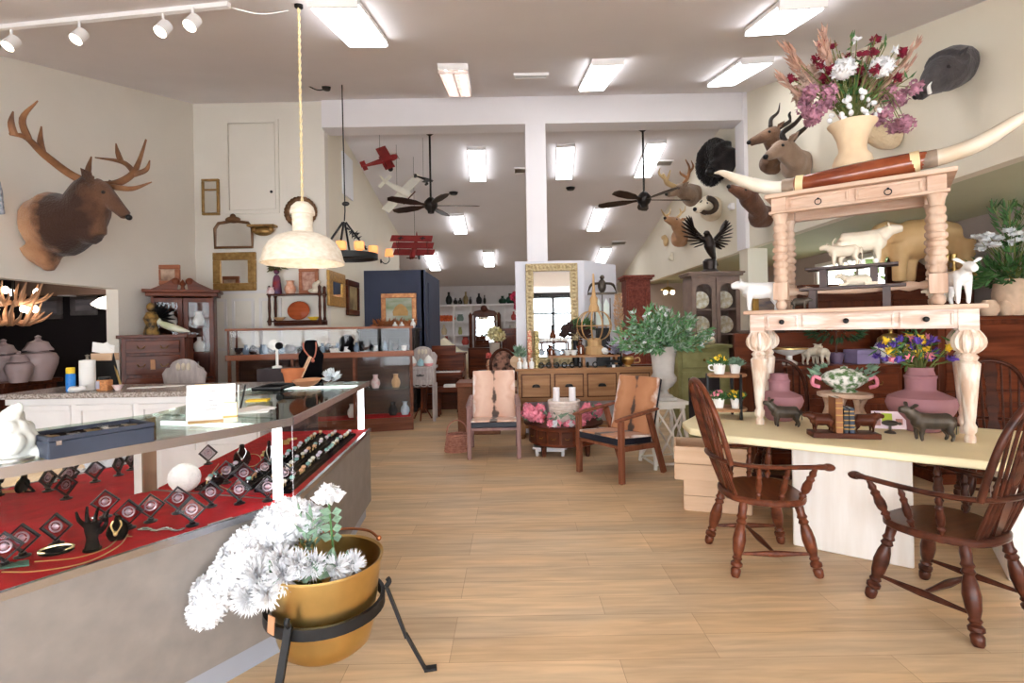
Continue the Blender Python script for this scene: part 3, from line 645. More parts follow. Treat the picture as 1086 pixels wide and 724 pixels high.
book('tall tan leather book with ribbed spine between the bookends', bx-bd*.042, .042, .13, .23, LB, CA*.35)
book('thin black book beside the tall tan book', bx+bd*.0, .028, .12, .165, BB, CA*.35)
book('dark blue-black book at the outer end of the three books', bx+bd*.034, .03, .12, .165, mat('navy_leather_binding', (44, 54, 74), .45, var=.2), CA*.35)
# driftwood stand + tureen
sp_ = onto(896, 444, TZ)
t = thing('stool_stand', 'rough tan wooden stand behind the books carrying the floral tureen', 'stand', sp_, CA)
mk(B().at(sc=(1, .75, 1)).lathe([(.17, .17), (.19, .18), (.19, .205), (.17, .21)], 20), 'top', TANW, t)
for i in range(5):
    a = 2*PI*i/5+.3; mk(B().tube(spl([(math.cos(a)*.15, math.sin(a)*.1, 0), (math.cos(a+.2)*.12, math.sin(a+.2)*.09, .09), (math.cos(a)*.14, math.sin(a)*.1, .175)], 6), [.022, .018, .024], 8), 'leg', TANW, t)
t = thing('tureen', 'green and white floral tureen with pink handles on the rough stand', 'tureen', sp_+V((0, 0, .21)), CA*.5)
FLOR = mat('floral_porcelain', (240, 236, 228), .25, rgb2=(96, 124, 78), scale=26, contrast=.7)
mk(B().at(sc=(1.35, .95, 1)).lathe([(.06, 0), (.07, .01), (.05, .025), (.07, .04), (.115, .085), (.125, .11), (.118, .115)], 24), 'bowl', FLOR, t)
mk(B().at(sc=(1.35, .95, 1)).lathe([(.124, .112), (.12, .125), (.09, .16), (.04, .185), (.018, .19), (.02, .2), (0, .21)], 24), 'lid', FLOR, t)
for sx in (-1, 1): mk(B().tube(spl([(sx*.16, 0, .1), (sx*.21, 0, .12), (sx*.22, 0, .06), (sx*.17, 0, .04)], 10), .014, 8), 'handle', PPINK, t)
lf = B()
for i in range(44):
    a = R.uniform(0, PI) if i < 26 else R.choice([R.uniform(-.35, .2), R.uniform(PI-.2, PI+.35)]); lf.leaf((math.cos(a)*R.uniform(.15, .2), math.sin(a)*.12+.02, R.uniform(.09, .2)), (math.cos(a), math.sin(a), .6), .07, .035)
mk(lf, 'leaf_relief', LEAFG, t)
# card on a bronze holder
t = thing('card_holder', 'bronze turtle-topped holder with white and pink postcard', 'card holder', onto(944, 459, TZ), -.35)
mk(B().lathe([(.035, 0), (.03, .01), (.008, .02), (.008, .06)], 14).ell((0, 0, .068), (.05, .035, .02)).ell((.055, 0, .066), (.015, .01, .01)), 'stand', BRONZE, t)
cd = mk(B().at((.01, .045, 0), (-.18, 0, 0)).bb(-.1, .1, 0, .003, .02, .14), 'postcard', mat('pink_card', (240, 218, 224), .6, var=.03), t)
mk(B().at((.01, .045, 0), (-.18, 0, 0)).bb(-.04, .02, -.002, 0, .06, .125), 'green_print', mat('lime_print', (188, 206, 70), .6, var=.05), cd)
mk(B().at((.01, .045, 0), (-.18, 0, 0)).bb(.04, .08, -.002, 0, .05, .09).bb(-.09, -.05, -.002, 0, .04, .09), 'photo_print', mat('photo_print', (208, 140, 120), .6, rgb2=(150, 130, 140), scale=30), cd)
# two-tier stand with plant pots
ps = onto(771, 442, TZ)
t = thing('tiered_stand', 'black metal two-tier stand with round wood shelves on table end', 'plant stand', ps)
for z in (.06, .335): mk(B().lathe([(.15, z), (.155, z+.006), (.155, z+.018), (.15, z+.022), (0, z+.022)], 28), 'shelf', wood('stand_wood', (150, 108, 76), (184, 142, 108)), t)
for i in range(3):
    a = 2*PI*i/3+.9; mk(B().bar((.15*math.cos(a), .15*math.sin(a), 0), (.15*math.cos(a), .15*math.sin(a), .36), .018), 'leg', BLACK, t)
def potplant(label, loc, r, fm, lm, n=28, cup=False):
    t = thing('potted_plant', label, 'potted plant', loc)
    mk(B().lathe([(r*.72, 0), (r*.76, .004), (r, r*1.7), (r*.94, r*1.7), (r*.8, r*1.3), (0, r*1.3)], 20), 'pot', PORC, t)
    if cup: mk(B().tube(spl([(-r*.9, 0, r*1.45), (-r*1.6, 0, r*1.3), (-r*1.5, 0, r*.7), (-r*.82, 0, r*.5)], 8), r*.12, 6), 'handle', PORC, t)
    l = B(); f = B()
    for i in range(n*3): d = rnd(); d.z = abs(d.z)+.3; l.leaf((d.x*r*.4, d.y*r*.4, r*1.4), d, r*R.uniform(1, 1.9), r*.45)
    for i in range(n//2):
        d = rnd(); d.z = abs(d.z); c = V((d.x*r*1.1, d.y*r*.9, r*2.0+d.z*r*.8)); mk(petals(B().ell(c, r*.16, 6, 4), c, r*.2, 12, r*.45, r*.36), 'flower', fm, t)
    mk(l, 'leaf', lm, t); return t
potplant('white cup of yellow flowers on the upper tier', ps+V((-.065, -.02, .357)), .052, PYEL, LEAF, cup=True)
potplant('white pot of soft green succulent on the upper tier', ps+V((.075, 0, .357)), .045, LEAFG, LEAFG)
potplant('white pot of yellow flowers on the lower tier', ps+V((.055, -.06, .082)), .05, PYEL, LEAF)
potplant('white cup of red flowers on the lower tier', ps+V((-.075, -.02, .082)), .048, PPINK, LEAF, cup=True)
# ---------------- crates beside the chair
def crate(label, loc, rz, w, d, h):
    t = thing('wooden_crate', label, 'crate', loc, rz, 'pine crates under the table end')
    for z0, z1 in ((.0, .48), (.5, 1)):
        for y in (-d/2, d/2): mk(B().bb(-w/2, w/2, y-.008, y+.008, z0*h, z1*h), 'slat', PINEL, t, bev=.002)
        for x in (-w/2, w/2): mk(B().bb(x-.008, x+.008, -d/2+.008, d/2-.008, z0*h, z1*h), 'slat', PINEL, t, bev=.002)
    mk(B().bb(-w/2, w/2, -d/2, d/2, 0.0, .012), 'bottom', PINEL, t)
    for x in (-1, 1):
        for y in (-1, 1): mk(B().bb(x*(w/2-.03)-.015, x*(w/2-.03)+.015, y*(d/2-.02)-.01, y*(d/2-.02)+.01, .012, h-.01), 'corner_post', PINEL, t)
c0 = PZ(763, 546, 0)
crate('pine crate on the floor, lower of the stack behind the brown windsor', c0+V((.06, .22, 0)), -.3, .5, .34, .25)
crate('pine crate topmost of the stack behind the brown windsor', c0+V((.02, .22, .25)), -.3, .56, .36, .27)
# ---------------- dark furniture behind
t = thing('secretary_chest', 'tall mahogany chest with drop front behind carved console leg', 'chest', (4.52, 5.0, 0))
mk(B().bb(-.62, .62, -.25, .25, .1, 1.5), 'carcass', MAHOGZ, t, bev=.005); mk(B().bb(-.66, .66, -.28, .26, 1.5, 1.535), 'top', MAHOG, t, bev=.006)
mk(B().bb(-.65, .65, -.27, .25, 0, .1), 'plinth', MAHOG, t, bev=.005)
mk(B().bb(-.56, .56, -.27, -.25, .86, 1.46), 'drop_front', MAHOG, t, bev=.006)
for z0, z1 in ((.74, .84), (.42, .7), (.13, .39)):
    d = mk(B().bb(-.56, .56, -.27, -.25, z0, z1), 'drawer', MAHOG, t, bev=.006)
    for x in (-.35, .35): mk(B().ell((x, -.285, (z0+z1)/2), .018), 'knob', BRASSD, d)
t = thing('display_hutch', 'dark wood hutch with carved crest holding brass candlesticks and tan statue', 'hutch', (4.12, 5.82, 0))
mk(B().bb(-.95, .9, -.2, .22, .1, 1.86), 'carcass', DWOODZ, t, bev=.004); mk(B().bb(-1, .95, -.27, .24, 1.86, 1.91), 'top', DWOOD, t, bev=.008)
mk(B().bb(-.98, .93, -.24, .23, 0, .1), 'plinth', DWOOD, t)
for x in (-.48, .43): d = mk(B().frame(.86, 1.6, .07, .02, (x, -.21, 1.0)), 'door', DWOOD, t, bev=.004); mk(B().ell((x-.3*(1 if x > 0 else -1), -.23, 1.0), .016), 'knob', BRASSD, d)
cr = [(.2, 0), (.2, .2), (.28, .42), (.36, .5), (.42, .52), (.48, .46), (.5, .36), (.58, .26), (.72, .17), (.86, .12), (.9, 0)]
mk(B().at((0, .16, 1.91)).face(cr, -.02, .02).ell((.4, -.02, .42), (.07, .03, .08)), 'crest', DWOOD, t)
def candlestick(label, loc, h, arms=0):
    t = thing('candlestick' if not arms else 'candelabrum', label, 'candlestick', loc, 0)
    mk(B().lathe([(.065, 0), (.07, .01), (.05, .025), (.02, .05), (.014, .09), (.022, h*.4), (.013, h*.6), (.018, h*.8), (.03, h-.02), (.028, h)], 16), 'stem', BRASS, t)
    for i in range(arms):
        r = .07*(i+1); b = B().tube([V((r*math.cos(a), 0, h-.02+r*math.sin(a))) for a in [PI+PI*k/14 for k in range(15)]], .008, 6)
        for sx in (-1, 1): b.lathe([(.012, 0), (.022, .015), (.02, .03)], 10, (sx*r, 0, h-.02))
        mk(b, 'arm', BRASS, t)
    return t
for px, hh, ar, lab in ((1012, .3, 3, 'seven-branched brass candelabrum on dark hutch'), (1034, .2, 0, 'short brass candlestick on dark hutch beside the candelabrum')):
    q = PZ(px, 297, 1.91); q = P(px, 297, 5.56); q.z = 1.91; candlestick(lab, q, hh, ar)
TANS = mat('tan_carved_statue', (206, 164, 112), .6, rgb2=(222, 186, 136), scale=4)
q = P(980, 290, 5.75); q.z = 1.91
b = B().at(sc=1.0); 
b.tube([(-.3, 0, .5), (-.15, 0, .5), (.1, 0, .5), (.3, 0, .48)], [.15, .22, .22, .16], 14)
for x in (-.26, -.12, .18, .32): b.tube([(x, (.08 if x in (-.12, .18) else -.08), .45), (x+.01, (.08 if x in (-.12, .18) else -.08), .2), (x, (.08 if x in (-.12, .18) else -.08), .03)], [.12, .075, .065], 10)
b.tube(spl([(-.3, 0, .56), (-.4, -.05, .6), (-.44, -.06, .45), (-.43, -.08, .2)], 8), [.14, .12, .08, .04], 10)
one(b, 'animal_statue', TANS, 'large tan carved animal statue standing on hutch behind the bobbin legs', 'statue', q, -.35, blob=.02)
# chest-top: pot with white flowers, tan jars
def lobed(label, px, r, h):
    q = P(px, 330, 4.86); q.z = 1.535
    return one(B().lathe([(r*.7, 0), (r, h*.3), (r, h*.65), (r*.6, h), (r*.45, h), (0, h*.9)], 18), 'stone_jar', mat('sandstone', (206, 176, 150), .85, var=.12, scale=14), label, 'jar', q, group='small stone jars on the chest')
lobed('small sandstone pot on the chest next to the console end', 1049, .075, .15); lobed('round sandstone pot beside the big planter on the chest', 1067, .065, .14)
q = P(1076, 330, 4.9); q.z = 1.535
t = thing('planter', 'sandstone planter of white flowers and ferns on the mahogany chest', 'potted plant', q)
mk(B().lathe([(.11, 0), (.15, .08), (.165, .2), (.15, .3), (.14, .34), (.12, .33), (0, .28)], 24), 'pot', mat('sandstone', (206, 176, 150)), t)
l = B(); f = B(); s2 = B()
for i in range(320):
    d = rnd(); d.z = abs(d.z)*.8+.05; l.leaf(V((d.x*.1, d.y*.08, .3))+d*R.uniform(.1, .3), d+rnd()*.4-V((0, 0, .5*abs(d.x))), .13, .03)
for i in range(30):
    c = V((R.uniform(-.35, .3), R.uniform(-.2, .15), R.uniform(.62, .8))); s2.tube([(0, 0, .3), (c.x*.5, c.y*.5, .55), c], .003, 4); mk(petals(B().ell(c, (.045, .045, .018), 9, 5), c, .045, 34, .03, .026, .45), 'white_flower', PWHITE, t)
for i in range(14):
    a = R.uniform(-.5, .5); p = V((.02, .05, .6)); s2.tube([p, p+V((a*.2, 0, .25)), p+V((a*.55, 0, .5))], .003, 4)
    for k in range(8): l.leaf(p+V((a*.07*k, 0, .06*k)), (a+R.uniform(-1, 1), R.uniform(-.3, .3), .6), .12, .016)
mk(l, 'leaf', LEAF, t); mk(s2, 'stem', STEM, t)
# sideboard behind ivory table
t = thing('sideboard', 'brown sideboard with arched drawers behind the ivory table', 'sideboard', (3.08, 5.3, 0))
mk(B().bb(-.72, .72, -.24, .24, .12, 1.05), 'carcass', MAHOGZ, t, bev=.004); mk(B().bb(-.76, .76, -.27, .26, 1.05, 1.085), 'top', MAHOG, t, bev=.006)
mk(B().bb(-.72, .72, .2, .24, 1.085, 1.4), 'back_board', MAHOG, t)
for x in (-.46, 0, .46):
    d = mk(B().bb(x-.21, x+.21, -.26, -.24, .8, 1.0), 'drawer', MAHOG, t, bev=.006); mk(B().tube([(x-.05, -.265, .92), (x-.03, -.28, .89), (x+.03, -.28, .89), (x+.05, -.265, .92)], .006, 6), 'handle', BRASSD, d)
    mk(B().frame(.4, .58, .06, .02, (x, -.25, .47)), 'door', MAHOG, t, bev=.004)
for x in (-.66, .66):
    for y in (-.2, .2): mk(B().lathe([(.025, 0), (.035, .06), (.03, .12)], 10, (x, y, 0)), 'foot', MAHOG, t)
def onside(px, n=0): q = P(px, 388, 5.2+n); q.z = 1.085; return q
t = thing('compote', 'gilt footed bowl on the sideboard behind the empty mauve vase', 'bowl', onside(837))
mk(B().lathe([(.07, 0), (.08, .02), (.03, .05), (.03, .09), (.12, .12), (.17, .16), (.16, .165), (.1, .13), (0, .12)], 22), 'bowl', PORC, t); mk(B().lathe([(.168, .155), (.174, .16), (.174, .17), (.165, .17)], 22), 'gilt_rim', BRASS, t)
for i, px in enumerate((860, 872)): figurine('lamb_figurine', ('cream lamb figurine on the sideboard beside gilt bowl', 'second cream lamb figurine on the sideboard, nearer the small tree')[i], 'figurine', onside(px, -.05*i), .4+i, .26, CERC, vx=40, leg=.36, girth=.17, neck=.15, nk=.1, head=.14)
t = thing('potted_tree', 'small dark potted tree on the sideboard under the console drawers', 'potted plant', onside(887, .05))
mk(B().lathe([(.05, 0), (.075, .1), (.07, .11), (0, .1)], 16), 'pot', mat('purple_glaze', (112, 92, 116), .4), t); mk(B().tube([(0, 0, .1), (.01, 0, .25), (0, 0, .34)], .01, 6), 'trunk', DWOOD, t)
l = B()
for i in range(150): d = rnd(); l.leaf(V((d.x*.24, d.y*.14, .33+d.z*.07)), d, .08, .03)
mk(l, 'leaf', LEAFD, t)
one(B().bb(-.12, .12, -.09, .09, 0, .1).bb(-.126, .126, -.096, .096, .1, .14), 'gift_box', mat('lilac_box', (140, 126, 160), .6), 'lilac box with lid on the sideboard', 'box', onside(914), .1, bev=.004)
t = thing('ginger_jar', 'pale lidded jar with gilt dome behind the purple flowers', 'jar', onside(945))
mk(B().lathe([(.08, 0), (.14, .08), (.15, .15), (.12, .2), (.11, .21)], 22), 'body', PORC, t); mk(B().lathe([(.115, .21), (.11, .25), (.06, .29), (.015, .3), (.02, .33), (0, .35)], 22), 'lid', BRASS, t)
t = thing('framed_painting', 'gilt framed dark landscape painting standing on grey cabinet beyond the console', 'painting', (3.36, 6.5, 1.42))
mk(B().frame(.68, .5, .07, .05, (0, 0, .25)), 'frame', GOLD, t, bev=.006); mk(B().bb(-.28, .28, -.005, .01, .06, .44), 'canvas', mat('dusk_canvas', (92, 92, 118), .7, rgb2=(196, 170, 140), scale=4, stretch=(1, 1, 3)), t)
t = thing('side_cabinet', 'grey painted cabinet under the gilt framed painting', 'cabinet', (3.42, 6.65, 0))
mk(B().bb(-.42, .42, -.22, .22, 0, 1.39), 'carcass', mat('taupe_paint', (120, 104, 98), .6), t, bev=.004); mk(B().bb(-.45, .45, -.25, .24, 1.39, 1.42), 'top', mat('taupe_paint', (120, 104, 98)), t, bev=.005)
for x in (-.2, .2): d = mk(B().frame(.38, 1.2, .05, .02, (x, -.23, .7)), 'door', mat('taupe_paint', (120, 104, 98)), t); mk(B().ell((x*.25, -.25, .75), .014), 'knob', BRASSD, d)
# ======================= jewellery counters
B0 = V((-1.06, 2.48, 0)); dA = V((-.55, -.835, 0)).normalized(); dB = V((-.068, .998, 0)).normalized()
nA = V((-.835, .55, 0)).normalized(); nB = V((-.998, -.068, 0)).normalized(); WD = .8
bis = (nA+nB).normalized(); IB = B0+bis*(WD/bis.dot(nA)); A1 = B0+dA*1.9; A2 = A1+nA*WD; E1 = B0+dB*1.78; E2 = E1+nB*WD
DZ, GZ = .69, 1.09
LAM = mat('taupe_laminate', (126, 118, 112), .6, rgb2=(138, 129, 122), scale=10, detail=8); KICK = mat('grey_kick', (150, 152, 160), .5, var=.03)
def inset(p, c, k): return [q+(c-q).normalized()*k for q in p]
def xy(ps): return [(q.x, q.y) for q in ps]
def vpanel(b, p, q, z0, z1, th=.008):
    d = (q-p).normalized(); n = V((-d.y, d.x, 0))*th/2
    return b.prism(xy([p-n, q-n, q+n, p+n]), z0, z1)
ALU = mat('bright_aluminium', (186, 186, 192), .25, 1, var=.03)
WSTRIP = lamp_mat('case_light_strip', (250, 250, 255), 5.0)
def case(label, poly, f0, f1, ends):
    t = thing('jewelry_case', label, 'display case', (0, 0, 0)); c = sum(poly, V())/len(poly)
    mk(B().prism(xy(poly), .11, DZ), 'base', LAM, t, sm=False)
    mk(B().prism(xy(inset(poly, c, .07)), 0, .11), 'toe_kick', KICK, t, sm=False)
    mk(B().prism(xy(inset(poly, c, .02)), DZ, DZ+.008), 'felt_deck', RED, t, sm=False)
    mk(B().prism(xy(poly), GZ-.01, GZ), 'glass_top', GREENGL, t, sm=False)
    n = (V((f1-f0)).normalized()).cross(V((0, 0, 1)))
    mk(vpanel(B(), f0, f1, DZ+.012, GZ-.03), 'front_glass', GLASS, t, sm=False)
    mk(vpanel(B(), f0, f1, GZ-.035, GZ+.002, .014), 'top_rail', ALU, t, sm=False)
    mk(vpanel(B(), f0, f1, DZ-.016, DZ+.012, .02), 'bottom_rail', ALU, t, sm=False)
    for p, q in ends:
        g = mk(vpanel(B(), p, q, DZ+.012, GZ-.012), 'end_glass', GLASS, t, sm=False)
        d = (q-p).normalized(); mk(vpanel(B(), p+d*.01, p+d*.055, DZ+.012, GZ-.035, .012), 'corner_strip', WSTRIP, t, sm=False)
        mk(vpanel(B(), p+d*.055, q-d*.1, GZ-.05, GZ-.03, .012), 'top_strip', WSTRIP, t, sm=False)
    return t
eps = nA*.004
ca = case('long glass jewelry counter with red felt and black stands, taupe base', [A1, B0, IB, A2], A1, B0, [(B0+nA*.03+dA*.03, IB+dA*.03)])
cb = case('glass jewelry counter filled with rows of rings, taupe base facing the aisle', [B0+dB*.004, E1, E2, IB+dB*.004], B0+dB*.004, E1, [(E1-dB*.03+nB*.03, E2-dB*.03)])
mk(vpanel(B(), A2-nA*.03, IB+dA*.1-nA*.03, DZ+.012, GZ-.015), 'mirror_door', MIRROR, ca, sm=False)
wood('stile_brown', (110, 82, 62), (140, 108, 84), ax='z')
mk(vpanel(B(), IB+dA*.06-nA*.03, IB-nA*.03, DZ+.012, GZ-.015, .02), 'door_stile', MC['stile_brown'], ca, sm=False)
FZ = DZ+.008
def deck(px, py): return PZ(px, py, FZ)
# floating diamond frames
FRM = mat('black_plastic', (22, 22, 28), .35, var=.1); FILM = glass('film_pane', (235, 230, 235), .12)
def dframe(par_loc, rz, first=[None]):
    lab = 'small black diamond frame with jewelry held in clear film on red felt'
    if first[0] is None:
        t = thing('jewelry_display', lab, 'display frame', par_loc, rz, 'diamond frames in the jewelry case')
        b = B().at((0, 0, .068), (0, PI/4, 0)).frame(.076, .076, .006, .014); mk(b, 'frame', FRM, t, sm=False)
        mk(B().at((0, 0, .068), (0, PI/4, 0)).bb(-.033, .033, -.001, .001, -.033, .033), 'film', FILM, t, sm=False)
        mk(B().lathe([(.025, 0), (.026, .004), (.012, .008), (.012, .016), (.0, .016)], 12), 'stand', FRM, t)
        g = B()
        g.ell((0, -.004, .07), (.012, .005, .014), 8, 5).tube([V((.02*math.cos(a), -.003, .07+.02*math.sin(a))) for a in [2*PI*i/14 for i in range(14)]], .0035, 5, closed=True).bar((-.02, -.003, .07), (.02, -.003, .07), .003)
        mk(g, 'jewelry', mat('silver_gems', (206, 176, 176), .3, .5, rgb2=(120, 110, 130), scale=60), t); first[0] = t; return t
    return dup(first[0], par_loc, rz)
for px, py in ((24, 590), (60, 577), (160, 553), (137, 560), (189, 544), (204, 557), (224, 537), (254, 534), (284, 531), (259, 515), (302, 515), (281, 508), (5, 600), (221, 492), (112, 548), (240, 512)):
    dframe(deck(px, py), math.atan2(dA.y, dA.x)+PI/2+1.57+R.uniform(-.5, .5) if 0 else R.uniform(.2, .75))
# velvet hand, busts, pillow, chains
def hand_stand(label, loc, rz, sc=1):
    t = thing('hand_stand', label, 'jewelry stand', loc, rz); b = B().at(sc=sc)
    b.tube([(0, 0, 0), (0, 0, .04), (0, 0, .075), (0, 0, .1)], [.026, .018, .024, .026], 10, flat=.6)
    for i, (x, l) in enumerate(((-.021, .05), (-.008, .066), (.006, .06), (.019, .045))):
        k = .25*(i-1.3); b.tube(spl([(x, 0, .09), (x*1.3+k*.03, -.004, .09+l*.5), (x*1.5+k*.05, .008, .09+l)], 6), [.0085, .007, .0045], 7)
    b.tube(spl([(.02, 0, .06), (.042, -.006, .085), (.048, -.01, .115)], 6), [.011, .0085, .005], 7)
    mk(b, 'hand', BVEL, t, blob=.0028, it=2)
    mk(B().at(sc=sc).lathe([(.028, 0), (.028, .006), (0, .006)], 14), 'foot', BVEL, t)
    mk(B().at(sc=sc).tube(circ(.0095, 12, .115, (.007, 0)), .0018, 5, closed=True).ell((.007, -.011, .116), .004, 6, 4), 'ring', CHROME, t)
hand_stand('black velvet hand stand wearing a ring on the red felt', deck(98, 583), .35, 1.05)
def bust(label, loc, rz, h, w, chain=BRASS):
    t = thing('necklace_bust', label, 'jewelry stand', loc, rz)
    poly = [(-w*.3, 0), (w*.3, 0), (w*.5, h*.3), (w*.42, h*.6), (w*.16, h*.78), (w*.14, h), (-w*.14, h), (-w*.16, h*.78), (-w*.42, h*.6), (-w*.5, h*.3)]
    mk(B().at((0, 0, 0), (-.22, 0, 0)).face(poly, -.012, .012), 'form', BVEL, t, bev=.008)
    mk(B().tube([(0, .02, 0), (0, .07, 0), (0, .07, 0), (0, .16*h, h*.6)], .006, 6), 'easel_leg', BVEL, t)
    mk(B().at((0, 0, 0), (-.22, 0, 0)).tube(spl([(-w*.15, -.016, h*.8), (-w*.22, -.018, h*.6), (0, -.02, h*.32), (w*.22, -.018, h*.6), (w*.15, -.016, h*.8)], 16), .003, 5).ell((0, -.022, h*.3), (.008, .005, .01), 8, 5), 'necklace', chain, t)
bust('black velvet bust with gold chains beside the velvet hand', deck(124, 573), .4, .095, .075)
bust('black velvet bust draped with chain toward back of red felt', deck(257, 494), .5, .13, .1, CHROME)
bust('narrow black bust beside the white corner strip', deck(286, 498), .5, .17, .06, CHROME)
t = thing('bracelet_pillow', 'black velvet pillow wrapped by a gem bracelet on the red felt', 'jewelry stand', deck(60, 588), .5)
mk(B().ell((0, 0, .014), (.055, .028, .014)), 'pillow', BVEL, t); mk(B().tube([(.05*math.cos(a), .02*math.sin(a), .022+.006*math.sin(a)) for a in [2*PI*i/20 for i in range(20)]], .0045, 6, closed=True), 'bracelet', mat('gold_gems', (226, 200, 150), .25, .7, var=.35, scale=60), t)
one(B().at((0, 0, .002)).prism([(-.045, -.02), (.045, -.02), (.02, .03), (-.01, .03)], 0, .005), 'brooch_card', mat('teal_stone', (60, 96, 84), .4, var=.4, scale=40), 'flat teal brooch card near front edge of the red felt', 'brooch', deck(18, 600), .3)
def chain(label, pix, r=.0022, m=BRASS, grp=None):
    return one(B().tube(spl([deck(*p)+V((0, 0, r)) for p in pix], 40), r, 5), 'chain_necklace', m, label, 'necklace', group=grp)
chain('gold chain laid from brooch card along front of the red felt', [(2, 607), (40, 606), (90, 597), (125, 580), (136, 567)])
chain('second gold chain laid close behind the front edge chain', [(37, 596), (80, 592), (112, 582), (128, 570), (140, 569)])
chain('gold chain looping across the felt behind the diamond frames', [(232, 492), (225, 503), (230, 513), (244, 520), (256, 522)])
chain('gold chain loop near the back corner of the red felt', [(258, 482), (272, 482), (277, 488), (270, 494), (260, 495)])
g = B()
for i in range(14):
    p = deck(148+46*i/13, 563-1.5*math.sin(i)); g.ell(p+V((0, 0, .006)), (.011, .009, .006), 8, 5)
one(g.tube([deck(148, 563)+V((0, 0, .005)), deck(194, 563)+V((0, 0, .005))], .0025, 5), 'gem_bracelet', CHROME, 'silver gem bracelet laid straight near the front of red felt', 'bracelet')
one(B().bb(-.05, .05, -.008, .008, 0, .004), 'label_strip', STEEL, 'small grey card strip lying on red felt before the bucket flowers', 'card strip', deck(234, 553), 1.0)
one(B().ell((0, 0, .075), (.075, .03, .075), 14, 8), 'shell', mat('white_coral', (240, 236, 228), .7, var=.06, scale=40, bump=.6), 'white fan coral standing behind the diamond frames in jewelry case', 'coral', PZ(196, 522, FZ), .4)
# ring trays
Lb = (E1-B0).length
def bpt(s, k, z=FZ): q = B0+dB*s+nB*k; q.z = z; return q
rz_b = math.atan2(dB.y, dB.x)
def tray(label, k, s0, s1, n):
    t = thing('ring_tray', label, 'ring tray', bpt((s0+s1)/2, k), rz_b, 'ring trays in the aisle case')
    mk(B().bb(-(s1-s0)/2, (s1-s0)/2, -.042, .042, 0, .022), 'tray', BVEL, t, bev=.004)
    g = B()
    for x in (-.016, .016): g.tube([(-(s1-s0)/2+.01, x, .024), ((s1-s0)/2-.01, x, .024)], .009, 7)
    mk(g, 'roll', BVEL, t)
    for i in range(n): ring(bpt(s0+.05+(s1-s0-.1)*i/(n-1), k+R.uniform(-.012, .012), FZ+.024))
rings = {}
def ring(loc):
    c = R.choice(['a', 'b', 'c', 'd'])
    lab = {'a': 'gold ring with clear stone', 'b': 'gold ring with peach stone', 'c': 'silver ring with pale stone', 'd': 'silver ring with blue-green stone'}[c]+' in the aisle case trays'
    if c in rings: return dup(rings[c], loc, R.uniform(-.5, .5)+rz_b)
    met = BRASS if c in 'ab' else CHROME
    gm = {'a': mat('clear_gem', (240, 236, 226), .1, var=.05), 'b': mat('peach_gem', (232, 180, 140), .15, var=.1), 'c': mat('pale_gem', (226, 216, 232), .1, var=.05), 'd': mat('teal_gem', (150, 196, 190), .1, var=.1)}[c]
    t = thing('ring', lab, 'ring', loc, rz_b, 'rings: '+lab)
    mk(B().tube([V((.015*math.cos(a), 0, .006+.015*math.sin(a))) for a in [2*PI*i/12 for i in range(12)]], .0045, 5, closed=True), 'band', met, t)
    mk(B().ell((0, 0, .026), (.017, .014, .011), 8, 5), 'stone', gm, t); rings[c] = t; return t
for k, lab, s0, s1, n in ((.09, 'black ring tray along the aisle glass', .1, 1.5, 20), (.2, 'black ring tray second from the aisle glass', .14, 1.5, 19), (.31, 'black ring tray third from the aisle glass', .18, 1.5, 17), (.52, 'short black ring tray at back near the white strip', .2, .62, 7)):
    tray(lab, k, s0, s1, n)
for i in range(7):
    q = bpt(.95+.08*i, .5+.02*(i % 2)); one(B().tube([V((.03*math.cos(a), .022*math.sin(a), .006)) for a in [2*PI*j/14 for j in range(14)]], .006, 6, closed=True), 'bangle', BRASS, 'gold bangle laid at the back of the aisle case', 'bangle', q, R.random(), 'bangles at the back of the aisle case')
# ---------------- on the glass tops
def top(px, py): return PZ(px, py, GZ)
c = top(22, 489); c += nA*.07
t = thing('crystal_lamp', 'white carved crystal block standing at the frame edge on counter glass', 'crystal', c)
b = B()
for i in range(34):
    a = R.uniform(0, 2*PI); z = R.uniform(.01, .15); r = .072*(1-z/.19); k_ = R.uniform(.014, .026); b.ell((r*math.cos(a), r*math.sin(a), z), (k_, k_, k_*1.5), 8, 5, (R.uniform(-.5, .5), R.uniform(-.5, .5), 0))
b.ell((0, 0, .06), (.06, .06, .08), 10, 7).ell((.0, 0, .14), (.028, .028, .045), 8, 5).ell((.02, 0, .17), (.014, .012, .022), 8, 5)
mk(b, 'crystal', mat('milky_quartz', (206, 208, 202), .25, var=.06, scale=20), t, blob=.005, it=2); mk(B().lathe([(.07, 0), (.07, .008), (0, .01)], 16), 'base', STEEL, t)
w0, w1 = top(50, 488)+nA*.045, top(163, 468)+nA*.045
L = (w1-w0).length; t = thing('watch_box', 'long black watch box with glazed lid on the counter glass', 'watch box', (w0+w1)/2, math.atan2((w1-w0).y, (w1-w0).x))
mk(B().bb(-L/2, L/2, -.05, .14, 0, .058), 'body', mat('slate_leather', (58, 64, 78), .5, var=.15), t, bev=.004); ld = mk(B().at((0, .045, .067), (PI/2, 0, 0)).frame(L, .19, .012, .014), 'lid', mat('slate_leather', (58, 64, 78)), t, sm=False)
mk(B().bb(-L/2+.012, L/2-.012, -.038, .128, .066, .069), 'glazing', GLASS, t); mk(B().bb(-L/2+.012, L/2-.012, -.038, .128, .058, .06), 'cushion', BVEL, t)
for i in range(5):
    x = -L/2+.04+i*(L-.08)/4; mk(B().lathe([(.02, .061), (.021, .064), (.015, .066), (0, .066)], 14, (x, .045, 0)).bb(x-.009, x+.009, -.015, .105, .06, .0625), 'watch', (BRASS, CHROME)[i % 2], t)
mk(B().bb(-L/2+.02, -L/2+.035, -.054, -.05, .045, .06), 'clasp', CHROME, t)
p = top(231, 449)+nA*.06
t = thing('sign_card', 'white printed sign card standing at bend of the glass counter', 'sign', p, .35)
